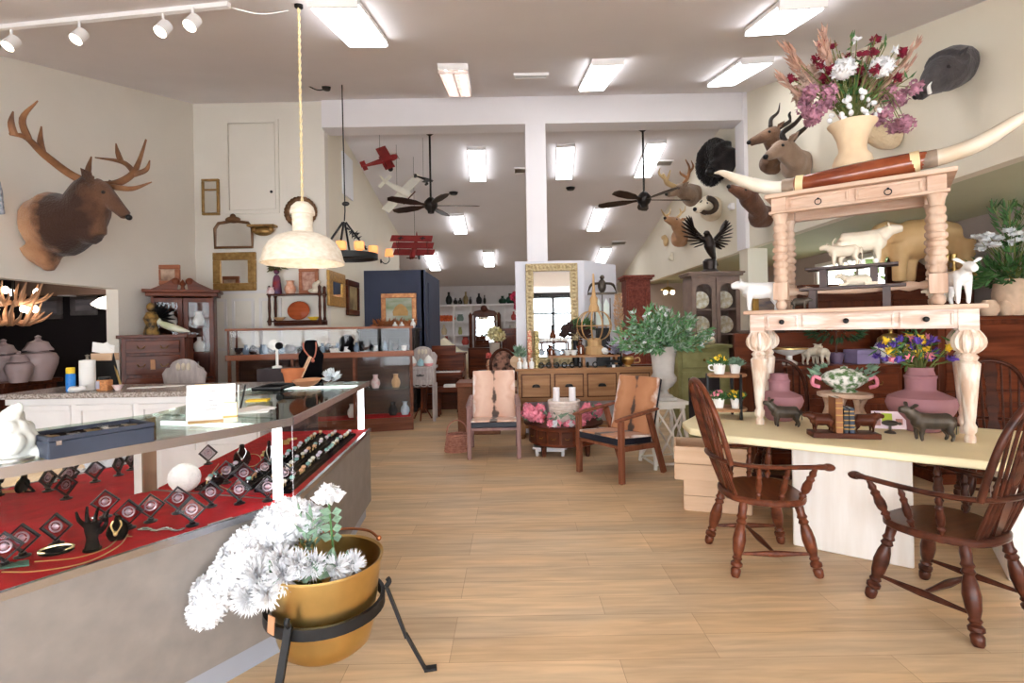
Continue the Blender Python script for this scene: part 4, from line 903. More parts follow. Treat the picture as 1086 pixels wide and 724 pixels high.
mk(B().at((0, 0, 0), (-.15, 0, 0)).bb(-.1, .1, -.004, .004, .01, .175), 'card', PAPER, t, sm=False)
sc_ = B().at((0, 0, 0), (-.15, 0, 0))
for i, (w_, z) in enumerate(((.03, .145), (.05, .125), (.022, .1), (.05, .078), (.04, .06))):
    sc_.tube([(-w_/2+w_*j/10, -.0045, z+.003*math.sin(j*2.3+i)) for j in range(11)], .0012, 4)
mk(sc_, 'script_marks', mat('grey_ink', (96, 94, 104), .8), t); mk(B().bb(-.09, .09, -.02, .06, 0, .012), 'easel', wood('easel_wood', (180, 140, 90), (204, 164, 112)), t)
t = thing('gift_card_box', 'small cream box with gold band next to the white sign card', 'box', top(251, 448)+nA*.05, .35)
mk(B().bb(-.028, .028, -.015, .015, 0, .09), 'box', mat('cream_card', (246, 238, 206), .6, var=.02), t); mk(B().bb(-.029, .029, -.016, .016, .022, .03), 'band', GOLD, t)
t = thing('glass_cup', 'clear glass tumbler with pens behind the white papers', 'glass', top(264, 436)+nB*.05)
mk(B().lathe([(.034, 0), (.04, .12), (.038, .12), (.032, .006), (0, .006)], 20), 'tumbler', GLASS, t)
for i in range(3): mk(B().bar((.005*i-.008, .004*i, .006), (.03*i-.03, .012*i-.01, .14), .007), 'pen', (CHROME, STEEL, BLACK)[i], t)
for i in range(4):
    one(B().at((0, 0, 0), (0, 0, R.uniform(-.2, .2))).bb(-.11, .11, -.075, .075, 0, .004), 'paper_sheet', PAPER, 'loose white paper sheet in the stack at the counter bend', 'paper', top(283, 437)+V((-.12+.005*i, .02, .004*i)), .3+.25*i, 'papers at the counter bend')
one(B().bb(-.06, .06, -.04, .04, 0, .01), 'notepad', PYEL, 'small yellow notepad behind the white papers', 'notepad', top(272, 428)+V((-.05, .12, 0)), .2)
t = thing('driftwood_dish', 'peach carved wooden dish on the far counter glass', 'dish', top(340, 409)+nB*.1, rz_b)
mk(B().at(sc=(1.5, .8, 1)).lathe([(.05, 0), (.09, .02), (.12, .05), (.112, .05), (.06, .018), (0, .012)], 18), 'dish', mat('peach_wood', (214, 160, 120), .6, var=.12), t)
b = B()
for i in range(60): d = rnd(); d.z = abs(d.z); b.leaf(V((.1, -.03, .04)), d, .09, .04)
one(b, 'silk_flower', mat('dusty_blue', (214, 220, 224), .6, var=.15, scale=20), 'pale blue silk flower cluster beside the peach wooden dish', 'flowers', top(358, 408)+nB*.1, rz_b)
t = thing('jewelry_tray', 'black flat tray on the counter glass behind the papers', 'tray', top(300, 413)+nB*.1+V((0, .1, 0)), rz_b)
mk(B().bb(-.16, .16, -.1, .1, 0, .012), 'tray', BVEL, t, bev=.003); mk(B().at((0, 0, .018), (PI/2, 0, 0)).frame(.32, .2, .012, .012), 'rim', BLACK, t)
# ======================= bucket with flowers
bc = V((-.81, 2.2, 0))
t = thing('brass_bucket', 'large brass bucket of white flowers in black iron tripod stand', 'bucket', bc)
mk(B().lathe([(0, .16), (.1, .162), (.15, .175), (.18, .2), (.195, .25), (.232, .53), (.24, .535), (.24, .545), (.228, .54), (.188, .25), (.17, .205), (.1, .18), (0, .178)], 48), 'body', BRASS, t)
mk(B().tube(spl([(-.2, .14, .54), (-.12, .2, .565), (.0, .238, .572), (.12, .215, .572), (.19, .15, .562)], 20), .006, 8).ell((.19, .15, .562), .012), 'bail_handle', mat('copper', (176, 112, 76), .35, 1, var=.1), t)
mk(B().at((-.128, -.222, .4), (0, .1, -.52)).bb(-.018, .018, -.002, .002, -.05, .02), 'price_tag', TAG, t)
t = thing('iron_stand', 'black wrought iron tripod ring holding the brass bucket', 'stand', bc)
ST = mat('wrought_iron', (28, 27, 28), .5, .4, var=.25, scale=20, bump=.15)
b = B()
ring_ = circ(.235, 40, 0); b.lathe([(.228, .33), (.244, .33), (.244, .375), (.228, .375), (.228, .33)], 40); mk(b, 'ring', ST, t)
for a in (-2.35, .1, 2.2) if 0 else (math.radians(258), math.radians(12), math.radians(135)):
    d = V((math.cos(a), math.sin(a), 0)); mk(B().bar(d*.25+V((0, 0, .39)), d*.33+V((0, 0, .16)), .03, .012).bar(d*.33+V((0, 0, .17)), d*.41+V((0, 0, .008)), .026, .012).bar(d*.405+V((0, 0, .006)), d*.46+V((0, 0, .006)), .03, .012).tube(spl([d*.25+V((0, 0, .39)), d*.262+V((0, 0, .41)), d*.255+V((0, 0, .425))], 6), .011, 8), 'leg', ST, t)
# flowers
t = thing('white_bouquet', 'spray of white silk hydrangeas and daisies spilling from brass bucket', 'flowers', bc)
sm = B()
for x, y, z, r in ((-.22, .05, .65, .1), (-.30, -.02, .60, .085), (-.16, .02, .70, .085), (-.34, -.1, .52, .085), (-.4, -.12, .46, .08), (-.28, -.1, .56, .08), (-.1, .06, .68, .07), (-.36, -.02, .55, .075), (-.42, -.14, .41, .065)):
    mk(petals(B().ell((x, y, z), r*.97, 14, 9), (x, y, z), r, 300, .042, .036), 'hydrangea_bloom', PWHITE, t); sm.tube(spl([(-.03, 0, .42), (x*.5, y*.4, .56), (x, y, z)], 8), .005, 6)
for x, y, z, r in ((-.2, -.17, .55, .06), (-.1, -.18, .55, .06), (-.0, -.14, .57, .055), (-.15, -.2, .5, .055), (-.22, -.2, .48, .055), (-.05, -.16, .59, .05), (.09, -.12, .55, .05), (.14, -.08, .55, .045), (-.12, -.15, .6, .05)):
    b = B().ell((x, y, z), r*.5, 8, 6)
    for q in range(130):
        d = rnd(); d.y -= .5; d.z += .3; d.normalize(); b.leaf(V((x, y, z)), d, r*1.35, .016, up=(0, 0, 1))
    mk(b, 'daisy_bloom', PWHITE, t); sm.tube(spl([(0, 0, .4), (x*.6, y*.6, .5), (x, y, z)], 8), .004, 6)
mk(sm, 'stem', STEM, t); lf = B()
for i in range(26):
    p = V((R.uniform(-.14, .1), R.uniform(-.17, -.07), R.uniform(.545, .575))); lf.leaf(p, rnd()*.5+V((0, -.4, .35)), .08, .045)
for i in range(30):
    p = V((-.07+R.uniform(-.03, .03), -.0+R.uniform(-.03, .03), R.uniform(.55, .72))); lf.leaf(p, rnd()*.6+V((0, 0, .6)), .07, .02)
mk(lf, 'leaf', LEAFG, t)
t = thing('white_rose', 'single upright white rose standing tall in the brass bucket', 'flower', bc+V((.0, .02, .05)))
mk(B().tube(spl([(.06, 0, .25), (.03, .0, .5), (.005, .02, .72)], 10), .005, 6), 'stem', mat('leaf_green', (74, 112, 62)), t); b = B()
for i in range(5):
    r = .012+.012*i
    for k in range(4+i): a = 2*PI*k/(4+i)+i*.7; b.leaf((.005+.2*r*math.cos(a), .02+.2*r*math.sin(a), .73), (math.cos(a)*(.3+.25*i), math.sin(a)*(.3+.25*i), 1-.18*i), .05+.004*i, .05, up=(math.sin(a), -math.cos(a), .01))
petals(b.ell((.005, .02, .75), .034, 10, 7), (.005, .02, .75), .038, 80, .04, .036); mk(b, 'bloom', PWHITE, t); b = B()
for z in (.56, .6, .64, .67): 
    for sx in (-1, 1): b.leaf((.02, .01, z), (sx, -.3, .35), .055, .04, up=(0, -1, .3))
mk(b, 'leaf', LEAFG, t)
# ======================= white service counter
CY0 = 4.6
t = thing('service_counter', 'white panelled service counter with speckled granite top', 'counter', (-3.35, CY0, 0))
mk(B().bb(-1.1, 1.1, 0, .65, .08, .955), 'body', WHITE, t, sm=False)
b = B()
for i in range(4): b.frame(.5, .42, .05, .03, (-.82+.55*i, -.005, .68))
b.bb(-1.13, 1.13, -.03, 0, .9, .955); mk(b, 'panel', WHITE, t, bev=.004)
mk(B().bb(-1.08, 1.08, .03, .63, 0, .08), 'toe_kick', KICK, t)
mk(B().bb(-1.17, 1.17, -.07, .7, .955, 1.0), 'granite_top', mat('granite', (196, 186, 178), .25, rgb2=(120, 104, 96), scale=60, contrast=.3, detail=8, coat=.3), t, bev=.008)
def cnt(px, n=0): q = P(px, 405, CY0+.12+n); q.z = 1.0; return q
t = thing('paper_towel_roll', 'white paper towel roll standing on granite counter', 'paper towel', cnt(93, .08))
mk(B().lathe([(.02, 0), (.06, 0), (.062, .005), (.062, .275), (.02, .28), (.02, .27)], 24), 'roll', PAPER, t); mk(B().lathe([(.012, .0), (.012, .31), (.02, .32), (.0, .33)], 10), 'spindle', STEEL, t)
t = thing('spray_can', 'blue can with yellow cap beside the paper towel roll', 'spray can', cnt(75))
mk(B().lathe([(.034, 0), (.036, .005), (.036, .15), (.03, .165)], 20), 'can', mat('can_blue', (36, 116, 206), .35, rgb2=(60, 150, 226), scale=20), t); mk(B().lathe([(.034, .16), (.034, .21), (.03, .216), (0, .216)], 20), 'cap', PYEL, t)
b = B()
for i in range(14): b.ell((R.uniform(-.06, .06), R.uniform(-.03, .03), R.uniform(.015, .04)), (.035, .025, .02), 8, 5)
one(b, 'cloth', PAPER, 'crumpled white cloth in front of the blue spray can', 'cloth', cnt(79, -.1), blob=.008)
t = thing('snack_jar', 'square clear jar of peanuts with dark lid on granite counter', 'jar', cnt(111))
mk(B().bb(-.05, .05, -.04, .04, 0, .1), 'contents', mat('peanut', (190, 130, 84), .7, var=.3, scale=60), t, bev=.01); mk(B().lathe([(.04, .1), (.045, .105), (.045, .125), (0, .127)], 18), 'lid', BLACK, t); mk(B().bb(-.047, -.015, -.043, -.04, .02, .09), 'label_patch', mat('slate_label', (170, 170, 190), .6), t)
t = thing('small_bowl', 'little pink and white bowl beside the peanut jar', 'bowl', cnt(125)); mk(B().lathe([(.02, 0), (.025, .01), (.045, .05), (.04, .05), (.02, .015), (0, .012)], 18), 'bowl', mat('pink_glaze', (226, 180, 180), .3, rgb2=(240, 230, 228), scale=20), t)
t = thing('slant_easel', 'wooden box on slanted black and gold easel at the counter back', 'easel', cnt(112, .3))
mk(B().bb(-.1, .1, -.05, .05, .26, .33), 'box', PINEL, t, bev=.003); mk(B().bar((-.02, 0, .26), (-.08, .02, 0), .012).bar((-.1, 0, .26), (-.12, .02, 0), .012), 'leg', BLACK, t); mk(B().bar((.09, -.02, .27), (.24, -.12, .01), .014), 'brace', BRASS, t)
mk(B().add([(-.1, -.03, .33), (.1, -.03, .33), (.22, -.09, .0), (-.02, -.09, .0), (-.1, -.02, .33), (.1, -.02, .33), (.22, -.08, .0), (-.02, -.08, .0)], [(0, 1, 2, 3), (7, 6, 5, 4), (0, 4, 5, 1), (1, 5, 6, 2), (2, 6, 7, 3), (3, 7, 4, 0)]), 'board', BLACK, t)
one(B().at((0, 0, 0), (.3, .2, .3)).bb(-.09, .09, -.004, .004, 0, .1).at((.03, .02, 0), (.4, -.3, -.2)).bb(-.07, .07, -.003, .003, 0, .1), 'envelope', PAPER, 'white envelopes stuck in the wooden box on the counter', 'envelope', cnt(112, .3)+V((-.02, 0, .33)))
one(B().at((0, 0, .015), (0, PI/2, 0)).lathe([(.015, -.07), (.015, .07)], 12), 'yellow_roll', PYEL, 'short yellow roll lying on the granite counter', 'roll', cnt(215, .1), .1)
one(B().bb(-.12, .12, -.06, .06, 0, .012), 'clipboard', BLACK, 'dark clipboard lying beside the yellow roll', 'clipboard', cnt(232, .12), .2)
t = thing('white_saucer', 'white oval dish lying on the dark clipboard', 'dish', cnt(236, .12)+V((0, 0, .012)), .2); mk(B().at(sc=(1.5, 1, 1)).lathe([(.02, 0), (.045, .012), (.042, .014), (0, .006)], 18), 'dish', PORC, t)
for i, px in enumerate((150, 165, 182)): one(B().bb(-.1, .1, -.05, .05, 0, .006), 'flat_paper', PAPER, 'flat paper lying on the middle of the granite counter', 'paper', cnt(px, .2+.05*i), R.uniform(-.3, .3), 'papers on the granite counter')
t = thing('neck_bust', 'tall black neck bust with coral necklace behind the glass counter', 'jewelry stand', V((-1.98, 5.1, 0)), .1)
mk(B().face([(-.1, 1.0), (.1, 1.0), (.1, 1.15), (.12, 1.27), (.07, 1.34), (.05, 1.42), (-.05, 1.42), (-.07, 1.34), (-.12, 1.27), (-.1, 1.15)], -.03, .03), 'form', BVEL, t, bev=.015)
mk(B().tube(spl([(-.06, -.04, 1.4), (-.05, -.045, 1.32), (.03, -.05, 1.24), (.06, -.045, 1.32), (.06, -.04, 1.4)], 14), .007, 6).ell((.03, -.055, 1.22), .018), 'necklace', mat('coral_bead', (176, 104, 84), .4), t)
mk(B().bb(-.2, .2, -.15, .15, .96, 1.0).bb(-.04, .04, -.04, .04, .03, .96).bb(-.18, .18, -.14, .14, 0, .03), 'pedestal', BLACK, t)
t = thing('easel_tag', 'pale wooden easel strip leaning by the tall black bust', 'easel', V((-1.9, 4.72, 0)), 0)
mk(B().bar((-.03, 0, 1.09), (.02, .1, 1.27), .035, .012), 'strip', PINEL, t); mk(B().bb(-.08, .06, -.06, .16, 0, 1.0), 'plinth', DARKW, t)
# ======================= centre group
def hide_mat(name, tan, tan2, pale):
    m = bpy.data.materials.new(name); m.use_nodes = True; nt = m.node_tree; N = nt.nodes; L = nt.links; bs = N['Principled BSDF']
    tc = N.new('ShaderNodeTexCoord'); sp = N.new('ShaderNodeSeparateXYZ'); L.new(tc.outputs['Object'], sp.inputs[0])
    nz = N.new('ShaderNodeTexNoise'); nz.inputs['Scale'].default_value = 6; nz.inputs['Detail'].default_value = 8; L.new(tc.outputs['Object'], nz.inputs['Vector'])
    ad = N.new('ShaderNodeMath'); ad.operation = 'ABSOLUTE'; L.new(sp.outputs['X'], ad.inputs[0])
    mu = N.new('ShaderNodeMath'); mu.operation = 'MULTIPLY_ADD'; mu.inputs[1].default_value = .22; mu.inputs[2].default_value = -.11; L.new(nz.outputs['Fac'], mu.inputs[0])
    a2 = N.new('ShaderNodeMath'); a2.operation = 'ADD'; L.new(ad.outputs[0], a2.inputs[0]); L.new(mu.outputs[0], a2.inputs[1])
    rp = N.new('ShaderNodeValToRGB'); e = rp.color_ramp.elements; e[0].position = 0; e[0].color = (*lin((70, 52, 44)), 1)
    e[1].position = 1; e[1].color = (*lin(pale), 1)
    for p_, c in ((.012, (90, 64, 52)), (.03, tan), (.17, tan2), (.235, tan), (.275, pale)):
        k = e.new(p_); k.color = (*lin(c), 1)
    L.new(a2.outputs[0], rp.inputs['Fac']); L.new(rp.outputs['Color'], bs.inputs['Base Color']); bs.inputs['Roughness'].default_value = .7
    bs.inputs['Sheen Weight'].default_value = .2
    return m
H1 = hide_mat('pale_cowhide', (216, 172, 148), (232, 198, 178), (244, 234, 228)); H2 = hide_mat('tan_cowhide', (178, 118, 78), (196, 138, 98), (240, 230, 222))
BLEA = mat('black_leather', (34, 36, 46), .45, var=.15)
def armchair(label, loc, rz, hm, wd):
    t = thing('cowhide_armchair', label, 'chair', loc, rz, 'cowhide armchairs'); W_ = .285
    for sx in (-1, 1):
        mk(B().bar((sx*W_, -.28, 0), (sx*W_, -.28, .6), .05, .055, up=(0, 1, 0)), 'leg', wd, t, bev=.008)
        mk(B().bar((sx*W_, .36, 0), (sx*W_, .13, .625), .042, .06, up=(0, 1, 0)), 'leg', wd, t, bev=.008)
        mk(B().tube([(sx*W_, -.34, .605), (sx*W_, -.2, .62), (sx*W_, .1, .645), (sx*W_, .27, .66)], [.03, .036, .033, .026], 10, flat=.55), 'armrest', wd, t)
        mk(B().bar((sx*W_, -.27, .33), (sx*W_, .24, .3), .03, .05), 'side_rail', wd, t)
    mk(B().bar((-W_, -.26, .35), (W_, -.26, .35), .03, .05).bar((-W_, .22, .3), (W_, .22, .3), .03, .05), 'rail', wd, t)
    seat = mk(B().at((0, -.04, .38), (-.08, 0, 0)).bb(-.265, .265, -.26, .24, -.04, .028), 'seat', BLEA, t, bev=.012)
    mk(B().at((0, -.04, .38), (-.08, 0, 0)).bb(-.268, .268, -.262, .24, .022, .045), 'seat_hide', hm, t, bev=.012)
    mk(B().at((0, .2, .4), (-.27, 0, 0)).bb(-.26, .26, -.0, .045, .0, .58), 'backrest', BLEA, t, bev=.012)
    mk(B().at((0, .2, .4), (-.27, 0, 0)).bb(-.264, .264, -.03, .012, .0, .585), 'back_hide', hm, t, bev=.012)
    return t
armchair('pale cowhide armchair facing the aisle in front of the pine sideboard', (-.235, 6.25, 0), .02, H1, wood('armchair_mauve_wood', (134, 100, 98), (158, 124, 118), ax='z'))
armchair('tan cowhide armchair turned sideways beside the white urn stand', (1.07, 5.32, 0), math.radians(-53), H2, wood('armchair_brown_wood', (104, 58, 40), (138, 84, 60), ax='z'))
# ---------------- pine sideboard
DX0, DX1, DY, DH = .03, 1.93, 7.0, .95
t = thing('pine_sideboard', 'old pine sideboard with cup-handled drawers under the big mirror', 'sideboard', ((DX0+DX1)/2, DY, 0)); w2 = (DX1-DX0)/2
mk(B().bb(-w2, w2, -.03, .37, DH-.035, DH), 'top', PINE, t, bev=.006)
mk(B().bb(-w2+.04, w2-.04, 0, .35, .5, DH-.035), 'carcass', PINE, t, bev=.004)
for i in range(4):
    x = -w2+.06+.445*i+.22; d = mk(B().bb(x-.185, x+.185, -.016, 0, .57, .86).frame(.37, .29, .02, .024, (x, -.014, .715)), 'drawer', PINE, t, bev=.004); mk(B().frame(.40, .32, .014, .004, (x, -.002, .715)), 'gap_shade', DWOOD, d)  # dark frame stands in for the shade in the gap round each drawer
    mk(B().lathe([(.05, 0), (.048, .015), (.03, .03), (.0, .034)], 16, a0=PI, a1=2*PI, sy=.6) if 0 else B().at((x, -.026, .7), (0, 0, 0)).lathe([(.056, 0), (.054, .014), (.036, .036), (0, .042)], 18, sy=.6), 'cup_handle', BLACK, d)
mk(B().bb(-w2+.05, w2-.05, .02, .34, .14, .17), 'lower_shelf', PINE, t)
for x in (-w2+.09, w2-.09):
    for y in (.04, .31): mk(B().lathe([(.03, 0), (.045, .03), (.03, .06), (.045, .08), (.045, .2), (.028, .22), (.042, .26), (.05, .34), (.03, .42), (.045, .45), (.045, .5)], 14, (x, y, 0)), 'leg', PINE, t)
t = thing('pine_riser', 'low pine riser shelf standing on the pine sideboard', 'riser', (.98, 7.2, DH))
mk(B().bb(-.49, .49, -.12, .12, .135, .165), 'shelf', PINE, t, bev=.004)
for x in (-.44, 0, .44): mk(B().bb(x-.015, x+.015, -.1, .1, 0, .135), 'support', PINE, t)
RZ = DH+.165
def drs(px, Z=DH, Y=7.08): q = P(px, 390, Y); q.z = Z; return q
# mirror
t = thing('ornate_mirror', 'large mirror in a beaded champagne frame on the pale partition', 'mirror', (.575, PY-.03, 1.69))
CH = mat('champagne_gilt', (200, 182, 142), .45, .5, rgb2=(158, 134, 96), scale=40, bump=.5)
mk(B().bb(-.27, .27, 0, .02, -.6, .6), 'mirror_glass', MIRROR, t, sm=False)
fr = B().frame(.74, 1.44, .11, .05); mk(fr, 'frame', CH, t, bev=.012); b = B()
for i in range(26):
    for sx in (-1, 1): b.ell((sx*.315, -.03, -.69+1.38*i/25), (.03, .018, .022), 7, 5)
for i in range(11):
    for sz in (-1, 1): b.ell((-.27+.54*i/10, -.03, sz*.67), (.022, .018, .03), 7, 5)
mk(b, 'frame_carving', CH, t)
# items on sideboard
AMB = mat('amber_glass', (92, 40, 16), .12, var=.1, coat=.6)
def bottle(label, loc, h, r, m=AMB, grp='amber apothecary bottles'):
    t = thing('glass_bottle', label, 'bottle', loc, 0, grp)
    mk(B().lathe([(r*.9, 0), (r, .01), (r, h*.5), (r*.8, h*.6), (r*.4, h*.66), (r*.36, h*.78), (r*.5, h*.8), (r*.5, h*.83), (0, h*.83)], 16), 'body', m, t)
    mk(B().lathe([(r*.3, h*.83), (r*.55, h*.88), (r*.5, h*.96), (0, h)], 12), 'stopper', m, t); mk(B().bb(-r*.12, r*.12, -r*1.03, -r*.98, h*.1, h*.5), 'paper_label', PAPER, t)
bottle('amber stoppered bottle with tall label on the riser beside wooden orb', drs(616, RZ, 7.15), .22, .055)
bottle('smaller amber bottle on the riser under the egg tray', drs(585, RZ, 7.15), .14, .045)
bottle('amber bottle at the outer end of the riser by the white scoop', drs(648, RZ, 7.15), .15, .045)
t = thing('egg_tray', 'dark footed tray of white eggs in front of the mirror', 'tray', drs(589, RZ, 7.25)); 
mk(B().bb(-.22, .22, -.07, .07, .165, .185), 'tray', DWOOD, t, bev=.003)
for x in (-.18, .18): mk(B().bb(x-.012, x+.012, -.06, .06, 0, .165), 'leg', DWOOD, t)
for i in range(8):
    one(B().ell((0, 0, .028), (.028, .024, .028), 10, 7), 'egg', PORC, 'white egg in the row on the dark footed tray', 'egg', drs(575+3.7*i, RZ+.185, 7.22), group='eggs on the footed tray')
t = thing('amber_decanter', 'amber bottle with silver pump standing on egg tray', 'bottle', drs(587, RZ+.185, 7.29)); mk(B().lathe([(.045, 0), (.05, .01), (.045, .1), (.02, .14), (.016, .17), (.0, .17)], 16), 'body', AMB, t); mk(B().lathe([(.012, .17), (.012, .22), (.03, .23), (0, .24)], 10), 'pump', BLACK, t)
for i, px in enumerate((575, 592, 602, 609)):
    t = thing('cup', ('pale blue cup on riser next to the white candlestick', 'blue-white cup behind the small amber bottle', 'white cup on the riser, middle of three', 'white cup beside the tall amber bottle')[i], 'cup', drs(px, RZ, 7.13), 0, 'cups on the pine riser')
    m = (mat('pale_blue_glaze', (190, 206, 220), .25, var=.1), PORC)[i > 1]; mk(B().lathe([(.025, 0), (.03, .01), (.05, .07), (.046, .07), (.026, .014), (0, .012)], 16), 'bowl', m, t); mk(B().tube(spl([(.045, 0, .055), (.075, 0, .05), (.07, 0, .025), (.035, 0, .02)], 8), .006, 6), 'handle', m, t)
t = thing('wooden_orb', 'slatted pale wooden orb with spire on a round base', 'ornament', drs(631, RZ, 7.22))
OW = wood('orb_wood', (194, 152, 104), (214, 176, 128), ax='z')
mk(B().lathe([(.13, 0), (.14, .02), (.13, .1), (.1, .12), (.1, .2), (.06, .23), (0, .23)], 20), 'base', OW, t)
for i in range(10):
    a = 2*PI*i/10; mk(B().tube([V((math.cos(a)*(.07+.17*math.sin(q)), math.sin(a)*(.07+.17*math.sin(q)), .4-.2*math.cos(q))) for q in [PI*k/14 for k in range(15)]], .012, 6, flat=.5), 'slat', OW, t)
mk(B().tube(circ(.24, 28, .4), .008, 6, closed=True), 'hoop', OW, t)
mk(B().lathe([(.08, .59), (.07, .66), (.05, .7), (.055, .78), (.03, .82), (.02, .9), (.012, 1.12), (0, 1.13)], 14), 'spire', OW, t)
t = thing('scoop', 'white ceramic scoop leaning on the riser by amber bottle', 'scoop', drs(642, RZ, 7.12), .3); mk(B().ell((0, 0, .05), (.06, .03, .045), 12, 7, (0, .6, 0)), 'bowl', PORC, t)
for i, px in enumerate((562, 570)):
    t = thing('floral_candlestick', ('floral pillar candlestick nearer the mirror edge, on sideboard end', 'spiral floral candlestick beside riser')[i], 'candlestick', drs(px, DH, 7.13), 0, 'floral candlesticks')
    mk(B().lathe([(.05, 0), (.05, .02), (.032, .05), (.03, .2), (.042, .22), (.03, .24), (.034, .42), (.028, .5), (0, .52)], 14), 'stem', mat('floral_enamel', (232, 200, 160), .4, rgb2=(196, 92, 72) if i == 0 else (130, 120, 60), scale=50, contrast=.8) if i == 0 else mat('olive_enamel', (226, 206, 150), .4, rgb2=(120, 112, 56), scale=50, contrast=.8), t)
for i, px in enumerate((551, 557, 564)): bottle(('white bottle with sprig at the sideboard end, outermost of three', 'white bottle, middle of three at the sideboard end', 'white bottle beside the floral candlesticks')[i], drs(px, DH, 7.03), .15, .035, PORC, 'white bud bottles')
b = B()
for i in range(60): d = rnd(); d.z = abs(d.z)+.4; b.leaf(V((d.x*.03, d.y*.02, .05+.1*R.random())), d, .1, .03)
one(b, 'sprig', LEAFG, 'pale sage sprig standing in the outermost white bottle', 'sprig', drs(551, DH+.1, 7.05))
t = thing('cutting_board', 'round pale wooden board leaning at sideboard end', 'board', drs(548, DH, 7.2), 0); mk(B().at((0, 0, .085), (PI/2-.25, 0, 0)).lathe([(.088, -.01), (.092, 0), (.088, .01), (0, .01)], 24), 'board', PINEL, t)
for i in range(8):
    px = 574+8.2*i; one(B().at((0, 0, .04), (PI/2, 0, .3)).tube(circ(.032, 14), .009, 6, closed=True), 'napkin_ring', BLACK, 'black metal ring standing in the row under the pine riser', 'napkin ring', drs(px, DH, 7.02), R.uniform(-.8, .8), 'black rings on the sideboard')
t = thing('brass_pot', 'small brass pot with handles near end of sideboard', 'pot', drs(666, DH, 7.1)); mk(B().lathe([(.05, 0), (.04, .02), (.08, .06), (.09, .1), (.07, .13), (.075, .14), (.065, .14), (0, .1)], 20), 'body', BRASS, t); mk(B().tube(spl([(.085, 0, .1), (.15, 0, .12), (.16, 0, .06), (.08, 0, .05)], 8), .01, 6), 'handle', OW, t)
t = thing('black_telephone', 'small black metal gadget with a white tag on the sideboard', 'gadget', drs(650, DH, 7.03)); mk(B().bb(-.08, .08, -.05, .05, 0, .03).tube([(-.1, 0, .07), (0, 0, .085), (.1, 0, .07)], .018, 8).bb(-.02, .02, -.02, .02, .03, .07), 'body', BLACK, t); mk(B().bb(-.02, .02, -.056, -.052, .0, .035), 'tag', PAPER, t)
one(B().bb(-.2, .2, -.08, .08, 0, .02), 'wood_board', DWOOD, 'dark wooden board lying on the sideboard beside the urn plant', 'board', drs(682, DH, 7.15), bev=.005)
t = thing('iron_lantern', 'dark iron lantern with bright pointed panes and eagle finial', 'lantern', drs(640, DH, 7.29))
mk(B().bb(-.09, .09, -.06, .06, 0, .5).bb(-.11, .11, -.07, .07, .5, .53), 'pedestal', BLACK, t)
for i in (-1, 1):
    mk(B().face([(i*.055-.04, .56), (i*.055+.04, .56), (i*.055+.04, .86), (i*.055, .95), (i*.055-.04, .86)], -.005, .005), 'pane', mat('frosted_window', (220, 232, 226), .3, var=.05), t)
b = B().bar((-.11, 0, .53), (-.11, 0, .95), .014).bar((.11, 0, .53), (.11, 0, .95), .014).bar((0, 0, .53), (0, 0, 1.02), .014); b.bb(-.2, .2, -.05, .05, 1.0, 1.03).ell((0, 0, 1.12), (.06, .05, .1), 10, 7).ell((0, -.02, 1.24), .035, 8, 6)
for sx in (-1, 1): b.tube(spl([(sx*.04, 0, 1.16), (sx*.15, 0, 1.14), (sx*.2, 0, 1.03)], 8), [.04, .05, .015], 8, flat=.4)
mk(b, 'frame', mat('dark_bronze', (74, 62, 52)), t)
t = thing('dried_plume', 'dried beige plume and lilac leaves in dark vase at sideboard end', 'dried flowers', drs(657, DH, 7.2))
mk(B().lathe([(.04, 0), (.06, .06), (.03, .16), (.035, .18), (0, .17)], 14), 'vase', BLACK, t); b = B(); c = B(); s2 = B().tube([(0, 0, .15), (0, 0, .6)], .006, 5)
for i in range(260): z = R.uniform(.4, .98); r = .09*math.sin(PI*(z-.35)/.7)+.01; a = R.uniform(0, 6.3); b.leaf((r*.4*math.cos(a), r*.4*math.sin(a), z), (math.cos(a), math.sin(a), 1.3), .06, .018)
for i in range(60): d = rnd(); d.z = abs(d.z)*.7; c.leaf(V((0, 0, .2)), d, R.uniform(.18, .3), .05)
mk(b, 'plume', mat('beige_plume', (206, 172, 140), .8, var=.15, scale=20), t); mk(c, 'leaf', mat('lilac_leaf', (196, 190, 210), .6, var=.15), t); mk(s2, 'stem', STEM, t)
t = thing('dark_plumes', 'dark brown feather plumes with green leaves standing before the mirror', 'dried flowers', drs(611, DH, 7.28)); b = B(); c = B()
mk(B().lathe([(.035, 0), (.05, .1), (.03, .3), (.04, .36), (0, .34)], 14), 'vase', BLACK, t)
for i in range(200): d = rnd(); d.z = abs(d.z); b.leaf(V((0, 0, .4))+V((d.x*.14, d.y*.02, d.z*.16)), V((d.x, d.y*.05, d.z)), .11, .03)
for i in range(70): d = rnd(); d.z = abs(d.z); c.leaf(V((.1, 0, .52))+V((d.x*.1, d.y*.02, d.z*.08)), V((d.x, d.y*.05, d.z)), .11, .03)
mk(b, 'plume', mat('dark_plume', (64, 44, 40), .7, var=.3), t); mk(c, 'leaf', LEAF, t)
